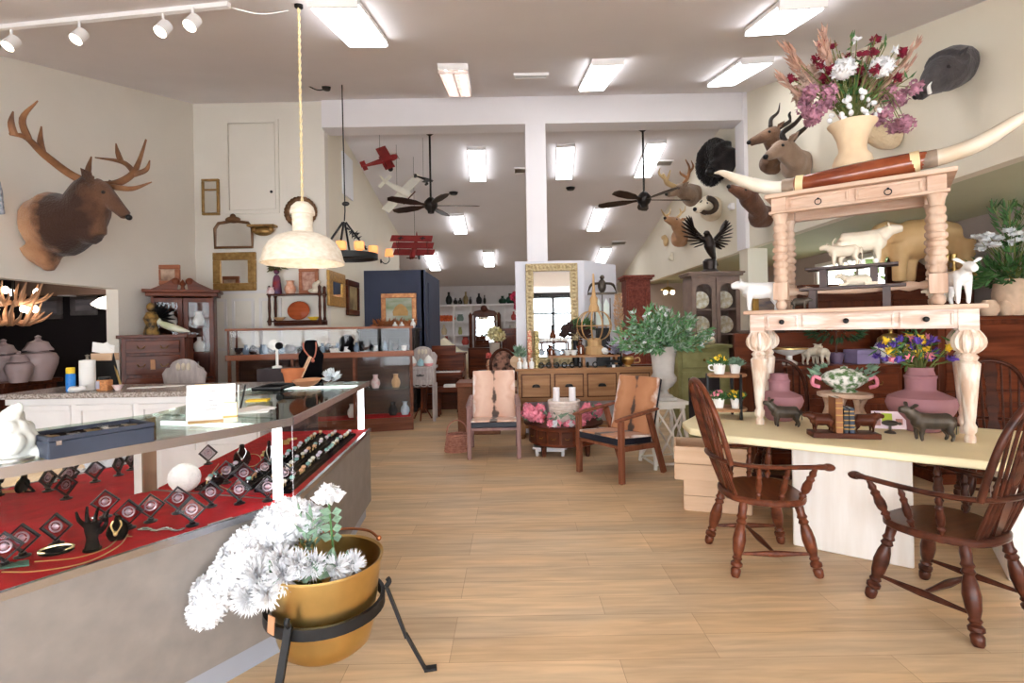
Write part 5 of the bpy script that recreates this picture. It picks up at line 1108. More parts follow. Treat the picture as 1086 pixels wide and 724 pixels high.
# ---------------- round coffee table with planter
ct = V((.60, 6.28, 0)); t = thing('round_coffee_table', 'low round dark wood drum table with small drawers between the armchairs', 'coffee table', ct)
mk(B().lathe([(.44, .345), (.475, .352), (.48, .365), (.475, .375), (0, .375)], 40), 'top', DWOOD, t); mk(B().lathe([(.40, .13), (.42, .14), (.42, .345), (0, .345)], 40), 'drum', MAHOG, t)
for i in range(7):
    a = -PI/2+(i-3)*.36; d = mk(B().at((.42*math.cos(a), .42*math.sin(a), .24), (0, 0, a+PI/2)).bb(-.062, .062, -.012, .004, -.07, .07), 'drawer', DWOOD, t, bev=.004); mk(B().at((.42*math.cos(a), .42*math.sin(a), .24), (0, 0, a+PI/2)).tube([(-.025, -.012, .005), (-.015, -.025, -.008), (.015, -.025, -.008), (.025, -.012, .005)], .004, 6), 'handle', BRASSD, d)
for i in range(4):
    a = PI/4+i*PI/2; mk(B().lathe([(.022, 0), (.03, .05), (.035, .13)], 10, (.36*math.cos(a), .36*math.sin(a), 0)), 'leg', DWOOD, t)
t = thing('woven_planter', 'whitewashed ribbed wooden bucket planter on the drum table', 'planter', ct+V((0, -.12, .375)))
b = B()
for i in range(9): b.tube(circ(.145+.004*i, 28, .02+.027*i), .0155, 6, closed=True)
b.lathe([(0, .0), (.14, 0), (.15, .01), (.172, .24), (.16, .25), (.0, .22)], 28); mk(b, 'bucket', mat('whitewashed_weave', (214, 196, 186), .8, rgb2=(234, 222, 214), scale=18), t); mk(B().tube(circ(.178, 28, .25), .018, 8, closed=True), 'rim', mat('whitewashed_weave', (214, 196, 186)), t)
for i, x in enumerate((-.09, .1)):
    t = thing('pillar_candle', ('white pillar candle in the planter, on the pale armchair side', 'white pillar candle in the planter, on the tan armchair side')[i], 'candle', ct+V((x, -.14, .60)), 0, 'candles in the planter')
    mk(B().lathe([(.038, 0), (.04, .005), (.04, .19), (.03, .185), (0, .18)], 18), 'wax', mat('wax', (246, 242, 244), .4, var=.01), t); mk(B().tube([(0, 0, .18), (.004, 0, .2)], .003, 5), 'wick', BLACK, t)
for i, (dx, dy, lab) in enumerate(((-.3, -.1, 'pink peony garland on the drum table next to pale armchair'), (.3, -.02, 'pink peony garland on drum table next to tan armchair'), (0., -.4, 'pink and white petals along the drum table front edge'))):
    t = thing('peony_garland', lab, 'flowers', ct+V((dx, dy, .375)), 0, 'pink peonies on the drum table'); n = (11, 10, 7)[i]; b = B()
    for k in range(n):
        x = R.uniform(-.16, .16)*(1 if i < 2 else 1.2); y = R.uniform(-.1, .1)*(1 if i < 2 else .3); z = R.uniform(.05, .17) if i < 2 else .035; r = R.uniform(.05, .066) if i < 2 else .035
        mk(petals(B().ell((x, y, z), r*.85, 8, 6), (x, y, z), r, 60, .045, .04), 'peony', PPINK if (k % 5 or i < 2) else PWHITE, t)
    for k in range(14): b.leaf((R.uniform(-.18, .18), R.uniform(-.1, .08), R.uniform(.01, .15)), rnd(), .09, .045)
    mk(b, 'leaf', LEAFG, t)
t = thing('step_stool', 'low pale grey footstool tucked under front of the drum table', 'stool', PZ(584, 484, 0)+V((0, .1, 0)), -.1); GS = mat('pale_grey_paint', (196, 192, 194), .55, var=.08)
mk(B().bb(-.2, .2, -.11, .11, .085, .105), 'top', GS, t, bev=.004); mk(B().bb(-.17, .17, -.09, .09, .055, .085), 'apron', GS, t)
for x in (-1, 1):
    for y in (-1, 1): mk(B().lathe([(.018, 0), (.022, .03), (.02, .056)], 8, (x*.15, y*.07, 0)), 'foot', GS, t)
# ---------------- urn stand
us_ = P(704, 420, 5.62); us_.z = 0
t = thing('urn_stand', 'white criss-cross plant stand carrying the pale stone urn', 'plant stand', us_, .15); WS = mat('white_washed_wood_upright', (226, 200, 176)); SH = .70
OFFW = mat('offwhite_paint', (228, 220, 208), .6, var=.05)
mk(B().bb(-.19, .19, -.19, .19, SH-.04, SH).bb(-.165, .165, -.165, .165, SH-.08, SH-.04), 'top', OFFW, t, bev=.005)
for sx in (-1, 1):
    for sy in (-1, 1): mk(B().bar((sx*.2, sy*.2, 0), (sx*.14, sy*.14, SH-.08), .032), 'leg', OFFW, t)
for k in range(4):
    a = PI/2*k; b = B().at((0, 0, 0), (0, 0, a)); b.bar((-.185, -.187, .06), (.145, -.15, SH-.1), .018).bar((.185, -.19, .06), (-.145, -.15, SH-.1), .018).bar((-.19, -.19, .05), (.19, -.19, .05), .02); mk(b, 'cross_brace', OFFW, t)
t = thing('urn_planter', 'pale stone footed urn with a bushy silver-green plant', 'potted plant', us_+V((0, 0, SH)))
mk(B().bb(-.11, .11, -.11, .11, 0, .03).lathe([(.1, .03), (.095, .045), (.05, .07), (.042, .1), (.055, .12), (.1, .15), (.135, .2), (.14, .24), (.12, .27), (.11, .29), (.115, .33), (.125, .45), (.14, .52), (.175, .555), (.18, .57), (.17, .575), (.13, .55), (0, .52)], 28), 'urn', STONE, t)
lf = B(); l2 = B(); wf_ = B(); sm = B()
for i in range(130):
    d = rnd(); d.z = abs(d.z)*1.05+.06; d.normalize(); ln = R.uniform(.25, .56)*(1-.25*max(0, d.z-.6)); tip = V((0, 0, .52))+V((d.x*1.05, d.y*.7, d.z*1.08))*ln
    sm.tube([(d.x*.05, d.y*.05, .52), V((d.x*.5, d.y*.4, d.z*.7))*ln+V((0, 0, .54)), tip], .003, 4)
    for k in range(26):
        p = V((d.x*.05, d.y*.05, .52)).lerp(tip, R.uniform(.3, 1)); (lf if (i+k//9) % 3 else l2).leaf(p, d+rnd()*.9, R.uniform(.055, .09), .03)
    if i % 4 == 0: mk(petals(B().ell(tip, .012, 6, 4), tip, .02, 8, .03, .022), 'white_flower', PWHITE, t)
mk(sm, 'stem', STEM, t); mk(lf, 'leaf', mat('mid_leaf', (104, 148, 100), .5, var=.35, scale=18), t); mk(l2, 'silver_leaf', mat('silver_leaf', (158, 178, 158), .55, var=.2, scale=18), t)
# ---------------- green cabinet with gourds
gx = P(745, 400, 6.7)
OLIVE = mat('olive_paint', (136, 134, 84), .6, rgb2=(162, 158, 108), scale=8)
t = thing('green_cabinet', 'distressed olive green cabinet behind the urn stand', 'cabinet', (gx.x, 6.85, 0))
mk(B().bb(-.33, .33, -.2, .2, .08, 1.2), 'carcass', OLIVE, t, bev=.005); mk(B().bb(-.36, .36, -.23, .22, 1.2, 1.24), 'top', OLIVE, t, bev=.006); mk(B().bb(-.3, .3, -.18, .18, 0, .08), 'plinth', OLIVE, t)
d = mk(B().frame(.56, .7, .07, .02, (0, -.21, .55)), 'door', OLIVE, t); mk(B().bb(-.2, .2, -.205, -.2, .28, .82), 'pane', DARKW, d); d = mk(B().bb(-.28, .28, -.22, -.2, .95, 1.15), 'drawer', OLIVE, t, bev=.006); mk(B().ell((0, -.235, 1.05), .018), 'knob', BRASSD, d)
for i, (x, r, m, lab) in enumerate(((-.12, .075, (238, 226, 190), 'cream gourd on the olive cabinet beside the urn plant'), (.03, .09, (244, 230, 170), 'large pale yellow gourd in the middle of the olive cabinet top'), (.16, .07, (236, 226, 206), 'cream gourd on the olive cabinet beside corner cupboard'), (-.02, .07, (240, 190, 150), 'peach gourd in front on the olive cabinet top'))):
    t = thing('gourd', lab, 'gourd', (gx.x+x, 6.85-(.13 if i == 3 else 0), 1.24), 0, 'gourds on the olive cabinet'); b = B()
    for k in range(9): a = 2*PI*k/9; b.ell((r*.45*math.cos(a), r*.45*math.sin(a), r*.75), (r*.55, r*.55, r*.75), 9, 6)
    mk(b, 'body', mat('gourd_%d' % i, m, .6, var=.06), t); mk(B().tube([(0, 0, r*1.4), (.01, 0, r*1.8)], [.012, .007], 6), 'stem', STEM, t)
# ---------------- corner cupboard + eagle
TAU = mat('taupe_cupboard', (124, 104, 94), .55, rgb2=(144, 122, 110), scale=6)
cx0, cx1 = P(733, 290, 7.45).x, P(784, 290, 7.45).x; cw = (cx1-cx0)/2; cc = V(((cx0+cx1)/2, 7.45, 0)); TT = 2.26
t = thing('corner_cupboard', 'taupe glazed cupboard of plates beside the cream corner post', 'cupboard', cc)
mk(B().bb(-cw, cw, .0, .38, .0, .95).bb(-cw, cw, .36, .38, .95, TT-.08).bb(-cw, -cw+.02, 0, .36, .95, TT-.08).bb(cw-.02, cw, 0, .36, .95, TT-.08).bb(-cw, cw, 0, .36, TT-.1, TT-.06), 'carcass', TAU, t, bev=.003)
mk(B().bb(-cw-.04, cw+.04, -.05, .39, TT-.06, TT-.03).bb(-cw-.06, cw+.06, -.07, .39, TT-.03, TT), 'cornice', TAU, t, bev=.008)
for z in (1.0, 1.36, 1.72): mk(B().bb(-cw+.02, cw-.02, .02, .36, z-.01, z+.01), 'shelf', TAU, t)
for s in (-1, 1):
    x = s*cw/2; d = mk(B().frame(cw-.01, 1.2, .055, .025, (x, -.01, 1.57)), 'glazed_door', TAU, t, bev=.003)
    ar = [(x-cw/2+.06, 2.12), (x-cw/2+.06, 2.0)]+[(x+(cw/2-.06)*math.cos(a), 2.0+.09*math.sin(a)) for a in [PI-PI*k/10 for k in range(11)]]+[(x+cw/2-.06, 2.12)]
    mk(B().face(ar, -.018, .002), 'arch', TAU, d); mk(B().bb(x-cw/2+.05, x+cw/2-.05, -.004, -.002, 1.02, 2.1), 'pane', GLASS, d); mk(B().bb(x-cw/2+.05, x+cw/2-.05, -.015, .0, 1.35, 1.37).bb(x-cw/2+.05, x+cw/2-.05, -.015, .0, 1.71, 1.73), 'muntin', TAU, d)
    mk(B().frame(cw-.01, .75, .06, .025, (x, -.01, .48)).bb(x-cw/2+.06, x+cw/2-.06, -.008, 0, .15, .8), 'lower_door', TAU, t, bev=.003)
PLT = mat('floral_plate', (246, 243, 232), .25, rgb2=(214, 200, 160), scale=18, contrast=.5)
for i, (x, z) in enumerate(((-cw/2, 1.73), (cw/2, 1.73), (-cw/2, 1.37), (cw/2, 1.37))):
    one(B().at((0, 0, .13), (PI/2-.15, 0, 0)).lathe([(.06, 0), (.1, .008), (.13, .02), (.128, .023), (.09, .012), (0, .006)], 26), 'plate', PLT, ('floral plate on top shelf of the taupe cupboard, beside urn plant', 'floral plate on top shelf of the taupe cupboard, beside corner post', 'floral plate on middle shelf of the taupe cupboard, half behind the plant', 'floral plate on middle shelf of the taupe cupboard, beside corner post')[i], 'plate', (cc.x+x, 7.6, z), 0, 'plates in the taupe cupboard')
for i, x in enumerate((-.1, .14)): one(B().lathe([(.03, 0), (.045, .02), (.05, .07), (.046, .07), (0, .02)], 14), 'teacup', PORC, ('pale cup on the lowest glazed shelf of the taupe cupboard, near its middle', 'pale cup on the lowest glazed shelf of the taupe cupboard, by the post')[i], 'cup', (cc.x+x, 7.6, 1.01))
eg = P(753, 285, 7.6); eg.z = TT
t = thing('eagle_statue', 'dark bronze eagle with raised wings on top of the taupe cupboard', 'statue', eg, .25); EB = mat('eagle_bronze', (48, 38, 34), .4, .6, var=.3, scale=14)
mk(B().lathe([(.12, 0), (.12, .03), (.09, .05), (.1, .17), (.07, .2), (0, .2)], 10), 'base', EB, t)
b = B(); b.tube(spl([(0.08, 0, .2), (.03, 0, .3), (0, 0, .4), (-.03, -.02, .5), (-.07, -.04, .56)], 10), [.03, .06, .085, .06, .045], 10); b.ell((-.08, -.05, .57), (.05, .04, .04)).tube([(-.11, -.06, .57), (-.16, -.07, .55)], [.02, .004], 6)
for k in range(5): b.tube([(.06, 0, .25), (.1+.02*k, .03*(k-2), .1)], [.02, .012], 6, flat=.4)
for sx in (-1, 1): b.tube(spl([(sx*.03, 0, .46), (sx*.12, .02, .5), (sx*.2, .04, .58)], 8), [.05, .05, .04], 8, flat=.6)
mk(b, 'eagle', EB, t, blob=.011, it=2)
for sx in (-1, 1):
    wg = B()
    for k in range(11):
        f = k/10; s0 = V((sx*(.05+.16*f), .02+.03*f, .44+.16*f)); an = (-.45+1.45*f) if sx > 0 else (-.35+1.75*f); d_ = V((sx*math.cos(an), .1, math.sin(an))); ln = .2+.14*math.sin(PI*f*.9)
        wg.tube([s0, s0+d_*ln*.5, s0+d_*ln*.85, s0+d_*ln], [.026, .042, .034, .008], 6, flat=.3)
    for k in range(8):
        f = k/7; s0 = V((sx*(.04+.15*f), .0+.03*f, .47+.13*f)); an = (-.6+1.5*f); wg.tube([s0, s0+V((sx*math.cos(an), -.05, math.sin(an)))*.13], [.03, .012], 6, flat=.4)
    mk(wg, 'wing', EB, t)
# ---------------- basket and trunk by the pale armchair
q = PZ(484, 480, 0); t = thing('wicker_basket', 'reddish wicker basket with hoop handle on floor beside the pale armchair', 'basket', q+V((0, .1, 0)), .2); WK = mat('red_wicker', (150, 96, 82), .7, rgb2=(186, 132, 112), scale=30, bump=.4)
b = B()
for i in range(9): b.tube(circ(.12-.003*i, 20, .012+.024*i, sx=1.25), .013, 6, closed=True)
b.lathe([(0, .005), (.1, .005), (.1, .02), (0, .02)], 20, sx=1.2); mk(b, 'body', WK, t); mk(B().tube(spl([(-.13, 0, .2), (-.1, 0, .32), (0, 0, .38), (.1, 0, .32), (.13, 0, .2)], 16), .009, 6), 'handle', WK, t)
q = PZ(487, 462, 0); t = thing('woven_hamper', 'brown woven trunk with flat lid behind the pale armchair', 'trunk', (q.x+.28, q.y+.3, 0)); WB = mat('brown_weave', (112, 70, 50), .7, rgb2=(138, 90, 66), scale=40, stretch=(1, 1, 4), bump=.3)
mk(B().bb(-.3, .3, -.26, .26, 0, .68), 'body', WB, t, bev=.01); mk(B().bb(-.32, .32, -.28, .28, .68, .74), 'lid', wood('trunk_lid', (118, 66, 42), (146, 90, 62)), t, bev=.008)
# ---------------- far middle: chairs, piano, shelves
t = thing('needlework_chair', 'carved oval-back chair with floral needlework behind pine sideboard', 'chair', (-.12, 8.9, 0), .25)
ov = [V((.22*math.cos(a), .2+.0*math.sin(a), .86+.27*math.sin(a))) for a in [2*PI*k/28 for k in range(28)]]
mk(B().tube(ov, .03, 8, closed=True), 'back_frame', DWOOD, t); mk(B().at((0, .2, .86), (PI/2, 0, 0)).lathe([(0, .02), (.2, .015), (.2, -.02), (0, -.02)], 26, sy=1.22), 'back_pad', mat('needlework', (50, 40, 38), .8, rgb2=(190, 140, 120), scale=14, contrast=.5), t)
mk(B().bb(-.25, .25, -.25, .22, .4, .47), 'seat', mat('needlework', (50, 40, 38)), t, bev=.02)
for x in (-.22, .22):
    mk(turned(B(), (x, -.22, 0), (x, -.22, .4), WLEG), 'leg', DWOOD, t); mk(B().bar((x*.9, .26, 0), (x*.8, .2, .6), .035), 'leg', DWOOD, t)
t = thing('plant_pedestal', 'small dark pedestal table with pink flower figurine behind armchair', 'pedestal table', (-.42, 9.2, 0)); mk(B().lathe([(.2, .72), (.22, .74), (.2, .76), (0, .76)], 20), 'top', DWOOD, t); mk(B().lathe([(.02, .1), (.035, .2), (.02, .4), (.035, .6), (.03, .72)], 10), 'stem', DWOOD, t)
for i in range(3): a = 2*PI*i/3; mk(B().tube(spl([(0, 0, .15), (.12*math.cos(a), .12*math.sin(a), .1), (.22*math.cos(a), .22*math.sin(a), .015)], 8), .018, 6), 'foot', DWOOD, t)
t = thing('flower_figurine', 'little figurine topped by a pink flower on the dark pedestal', 'figurine', (-.42, 9.2, .76)); mk(B().lathe([(.05, 0), (.04, .02), (.05, .1), (.03, .18), (0, .2)], 12), 'body', mat('floral_enamel', (232, 200, 160)), t); mk(petals(B(), (0, 0, .26), .05, 50, .05, .04), 'flower', mat('coral_petal', (236, 110, 100), .6), t)
t = thing('spinet_piano', 'brown spinet piano with pale keys beside the navy partition', 'piano', (-1.31, 9.65, 0))
mk(B().bb(-.36, .4, .1, .5, .3, 1.02).bb(-.36, .4, -.28, .1, .62, .72), 'case', MAHOG, t, bev=.01); mk(B().bb(-.38, .42, .06, .52, 1.02, 1.06), 'lid', MAHOG, t); b = mk(B().bb(-.32, .36, -.26, -.1, .72, .74), 'keyboard', PORC, t)
k = B()
for i in range(14):
    if i % 7 not in (2, 6): k.bb(-.29+.046*i, -.27+.046*i, -.2, -.1, .74, .752)
mk(k, 'black_keys', BLACK, b); mk(B().bb(-.2, .25, .06, .1, 1.06, 1.2), 'music_desk', MAHOG, t)
for x in (-.3, .34): mk(B().tube(spl([(x, -.24, .62), (x, -.22, .4), (x, -.26, .2), (x, -.3, .0)], 10), [.05, .07, .04, .05], 10), 'leg', DWOODZ, t)
mk(B().bb(-.36, .4, .08, .5, 0, .3), 'lower_case', DWOOD, t)
t = thing('piano_bench', 'brown bench with papers on it in front of the spinet', 'bench', (-1.08, 9.05, 0)); mk(B().bb(-.25, .25, -.14, .14, .42, .5), 'seat', MAHOG, t, bev=.008)
for x in (-.21, .21):
    for y in (-.1, .1): mk(B().bb(x-.02, x+.02, y-.02, y+.02, 0, .42), 'leg', MAHOG, t)
one(B().bb(-.12, .12, -.09, .09, 0, .04), 'sheet_music', PAPER, 'white stack of papers on the piano bench', 'papers', (-1.08, 9.05, .5))
# white chaise
CRM = mat('cream_upholstery', (244, 236, 208), .8, var=.05)
t = thing('chaise_longue', 'cream upholstered chaise at the far end near the white shelves', 'chaise', (-1.55, 16.4, 0), .1)
b = B().tube(spl([(-.75, 0, 1.15), (-.5, 0, .8), (-.2, 0, .5), (.2, 0, .45), (.6, 0, .5), (.75, 0, .62)], 18), [.16, .24, .28, .27, .25, .16], 12, flat=1.3); mk(b, 'seat', CRM, t)
for x in (-.45, .55):
    for y in (-.2, .2): mk(B().lathe([(.02, 0), (.03, .1), (.035, .3)], 8, (x, y, 0)), 'leg', DWOOD, t)
t = thing('mirror_dresser', 'dark carved dresser with tall swing mirror beyond the aisle', 'dresser', (-.8, 15.2, 0))
mk(B().bb(-.48, .48, -.25, .25, .1, .95), 'chest', DWOOD, t, bev=.01)
for z in (.2, .45, .7): mk(B().bb(-.42, .42, -.27, -.25, z, z+.2), 'drawer', MAHOG, t, bev=.006)
for x in (-.42, .42): mk(B().lathe([(.05, .95), (.06, 1.0), (.045, 1.1), (.05, 1.8), (.06, 1.9), (0, 2.0)], 12, (x, .1, 0)), 'post', DWOODZ, t)
mk(B().bb(-.3, .3, .1, .14, 1.0, 1.85), 'mirror_glass', MIRROR, t, sm=False); mk(B().frame(.66, .95, .06, .06, (0, .12, 1.43)), 'mirror_frame', DWOOD, t); mk(B().at((0, .12, 1.9)).face([(-.4, 0), (.4, 0), (.3, .12), (.12, .16), (0, .3), (-.12, .16), (-.3, .12)], -.03, .03).ell((-.02, -.02, .2), (.1, .04, .1)), 'crest', DWOOD, t)
for x in (-.42, .42): mk(B().lathe([(.03, 0), (.05, .1)], 8, (x, -.2, 0)), 'foot', DWOOD, t)
# far wall shelving
sx0, sx1 = P(463, 340, 17.3).x, P(553, 340, 17.3).x; WTOP = 2.33
t = thing('wall_shelving', 'white built-in shelves of wares along the far wall', 'shelving', (0, 17.3, 0)); n = 5
mk(B().bb(sx0, sx1, .25, .3, 0, WTOP), 'back', WHITE, t); mk(B().bb(sx0-.05, sx1+.05, -.05, .32, WTOP-.06, WTOP), 'cornice', WHITE, t)
for z in (.45, .95, 1.3, 1.75): mk(B().bb(sx0, sx1, 0, .25, z-.02, z+.02), 'shelf', WHITE, t)
for i in range(n+1): x = sx0+(sx1-sx0)*i/n; mk(B().bb(x-.03, x+.03, -.02, .25, 0, WTOP-.06), 'upright', WHITE, t)
def ware(nm, cat, m, lab, x, z, prof, grp=None, y=17.42): return one(B().lathe(prof, 12), nm, m, lab, cat, (x, y, z), 0, grp)
def vprof(r, h, nk=.4): return [(r*.7, 0), (r, h*.3), (r*.9, h*.55), (r*nk, h*.75), (r*nk, h*.95), (r*nk*1.3, h), (0, h)]
for i in range(6):
    x = sx0+.1+.085*i; one(petals(B().ell((0, 0, .1), .07, 8, 6), (0, 0, .1), .09, 50, .08, .07), 'orange_flowers', mat('orange_petal', (236, 112, 62), .6, var=.2), 'bunch of orange flowers on the top shelf at the far wall', 'flowers', (x, 17.4, 1.77), group='orange flowers on the far shelf')
wd = [((226, 60, 70), .9, .12, .3, 'red box vase hanging at the first bay of far shelving'), ((160, 150, 90), .28, .2, .16, 'olive dish on the third far shelf'), ((150, 96, 80), .5, .1, .24, 'brown pot on the third far shelf')]
for i in range(16):
    bay = i % 5; row = (1.32, .97, 1.77, .47)[i//5 if i < 15 else 3]; x = sx0+(sx1-sx0)*(bay+.5)/5+R.uniform(-.1, .1)
    if row == 1.77 and bay == 0: continue
    c = R.choice([(206, 190, 160), (150, 96, 80), (172, 170, 110), (220, 214, 208), (190, 80, 70), (120, 140, 130)]); nmc = {(206, 190, 160): 'tan', (150, 96, 80): 'brown', (172, 170, 110): 'olive', (220, 214, 208): 'white', (190, 80, 70): 'red', (120, 140, 130): 'sea green'}[c]
    ware('vase', 'vase', mat('ware_'+nmc.replace(' ', '_'), c, .4, var=.15), '%s vase on the %s shelf of far shelving, bay %s' % (nmc, {1.32: 'third', .97: 'second', 1.77: 'top', .47: 'lowest'}[row], ('by the navy partition', 'beside the first', 'in the middle', 'behind the dresser mirror', 'by the partition')[bay]), x, row, vprof(R.uniform(.07, .14), R.uniform(.2, .34), R.uniform(.3, .8)))
for i, (px, h, r, c, nmc) in enumerate(((476, .42, .11, (30, 36, 34), 'tall black bottle'), (483, .22, .07, (40, 34, 30), 'short dark bottle'), (488, .22, .07, (44, 36, 30), 'second short dark bottle'), (494, .42, .09, (140, 120, 80), 'tall tan carved vase'), (499, .25, .05, (60, 50, 44), 'slim dark vase'), (508, .36, .1, (34, 32, 30), 'round black jug'), (514, .3, .05, (50, 46, 40), 'slim black bottle'), (533, .26, .14, (30, 60, 44), 'green globe vase'), (541, .34, .14, (30, 66, 50), 'tall green jug'), (547, .38, .16, (26, 60, 44), 'large dark green vase'), (553, .36, .14, (30, 58, 46), 'green jar'))):
    q = P(px, 320, 17.4); ware('vase', 'vase', mat('top_'+nmc.replace(' ', '_'), c, .3, var=.2), nmc+' along the top of the far white shelving', q.x, WTOP, vprof(r, h, .35), None)
q = P(545, 350, 14.8); t = thing('tall_cabinet', 'brown cabinet half hidden by the mirror partition at the far end', 'cabinet', (q.x-.0, 15.2, 0)); mk(B().bb(-.35, .35, -.25, .25, .08, 1.45), 'carcass', MAHOGZ, t, bev=.006); mk(B().bb(-.38, .38, -.28, .26, 1.45, 1.5), 'top', MAHOG, t); mk(B().frame(.62, 1.2, .08, .03, (0, -.26, .76)), 'door', MAHOG, t); mk(B().bb(-.36, .36, -.26, .26, 0, .08), 'plinth', MAHOG, t)
b = B()
for i in range(5): petals(b, (R.uniform(-.1, .1), 0, .3+.16*i), .12, 60, .12, .09)
t = thing('red_flower_vase', 'tall pink and red flowers on cabinet behind the partition edge', 'flowers', (q.x+.12, 15.2, 1.5)); mk(b, 'flower', mat('red_petal', (190, 50, 84), .6, var=.3), t); mk(B().lathe(vprof(.08, .26), 12), 'vase', PORC, t)
t = thing('hydrangea_vase', 'cream flower bunch in tall vase beside the far cabinet', 'flowers', (q.x-.55, 14.6, 0)); mk(B().lathe([(.14, 0), (.16, .1), (.12, .7), (.15, 1.1), (0, 1.05)], 14), 'vase', STONE, t); mk(petals(petals(B(), (0, 0, 1.35), .2, 120, .12, .09), (.15, 0, 1.3), .15, 60, .12, .09), 'flower', mat('cream_petal', (236, 228, 180), .6, var=.1), t)
# tall red carved cabinet beyond partition
q = P(678, 330, 11.2); t = thing('carved_cabinet', 'tall reddish carved cabinet beyond the mirror partition', 'cabinet', (q.x, 11.5, 0)); RC = mat('red_carved_wood', (112, 48, 40), .5, rgb2=(150, 78, 62), scale=26, bump=.4)
mk(B().bb(-.26, .26, -.25, .25, 0, 2.5), 'carcass', RC, t); mk(B().bb(-.3, .3, -.29, .27, 2.5, 2.55).bb(-.34, .34, -.33, .28, 2.55, 2.6), 'cornice', RC, t, bev=.008)
for z in (.25, 1.35): mk(B().frame(.44, 1.0, .07, .03, (0, -.26, z+.5)), 'door_panel', RC, t, bev=.005)
mk(B().bb(.26, .42, -.2, .25, 0, 1.95), 'side_wing', RC, t)
BULB = lamp_mat('warm_bulb', (255, 232, 190), 14)
q = P(706, 300, 13.3); t = thing('pendant_fixture', 'brass hanging lamp with two bright bulbs beyond the urn plant', 'pendant lamp', (q.x+.05, 13.3, ZS))
L_ = ZS-2.5; mk(B().tube([(0, 0, 0), (0, 0, -L_)], .008, 6), 'rod', BRASS, t); mk(B().lathe([(.02, .0), (.16, -.06), (.18, -.1), (.17, -.1), (0, -.03)], 20, (0, 0, -L_)), 'shade', BRASS, t)
for x in (-.09, .09): mk(B().ell((x, -.1, -L_-.16), .055), 'bulb', BULB, t)
# navy wall painting + dark mantel
t = thing('landscape_painting', 'gilt framed haystack landscape on the navy partition', 'painting', ((P(405, 330, 9.95).x+P(441, 330, 9.95).x)/2, 9.965, 1.9))
mk(B().frame(.68, .62, .09, .05), 'frame', mat('copper_gilt', (150, 92, 60), .4, .5, rgb2=(196, 140, 90), scale=20), t, bev=.01)
mk(B().bb(-.26, .26, -.005, .015, -.23, .23), 'canvas', mat('field_canvas', (96, 124, 56), .7, rgb2=(206, 204, 196), scale=2.2, stretch=(.6, 1, 2)), t, sm=False)
mk(B().at((.03, -.012, -.02)).lathe([(.14, -.1), (.15, -.02), (.1, .07), (.03, .12), (0, .125)], 18, sy=.05), 'haystack', mat('hay', (186, 148, 96), .8, var=.2), t)
t = thing('dark_mantel', 'black carved mantel cabinet below the haystack painting', 'mantel', (-2.27, 9.72, 0))
mk(B().bb(-.54, .5, -.2, .22, .08, 1.48), 'carcass', mat('ebony', (34, 26, 24), .4, var=.2), t, bev=.006); mk(B().bb(-.56, .53, -.26, .23, 1.48, 1.54), 'top', mat('ebony', (34, 26, 24)), t, bev=.008); mk(B().bb(-.55, .52, -.22, .22, 0, .08), 'plinth', DARKW, t)
for x in (-.3, .24): mk(B().frame(.48, 1.2, .07, .03, (x, -.21, .78)), 'door', mat('ebony', (34, 26, 24)), t, bev=.004)
b = B()
for i in range(160): x = R.uniform(-.4, .36); b.leaf((x, R.uniform(-.04, .04), R.uniform(.02, .1)), rnd(), .14, .04)
one(b, 'dried_garland', mat('russet_leaf', (166, 98, 58), .7, var=.3), 'russet dried garland laid along the black mantel under the painting', 'garland', (-2.2, 9.72, 1.54))
for i, px in enumerate((419, 426, 438)):
    q = P(px, 345, 9.6); q.z = 1.54; one(B().lathe(vprof(.05, .12+.05*(i == 2)), 12), 'small_vase', PORC, ('small white vase on mantel in front of the garland middle', 'small white vase on mantel beside the first one', 'white vase at the outer end of the black mantel')[i], 'vase', q)
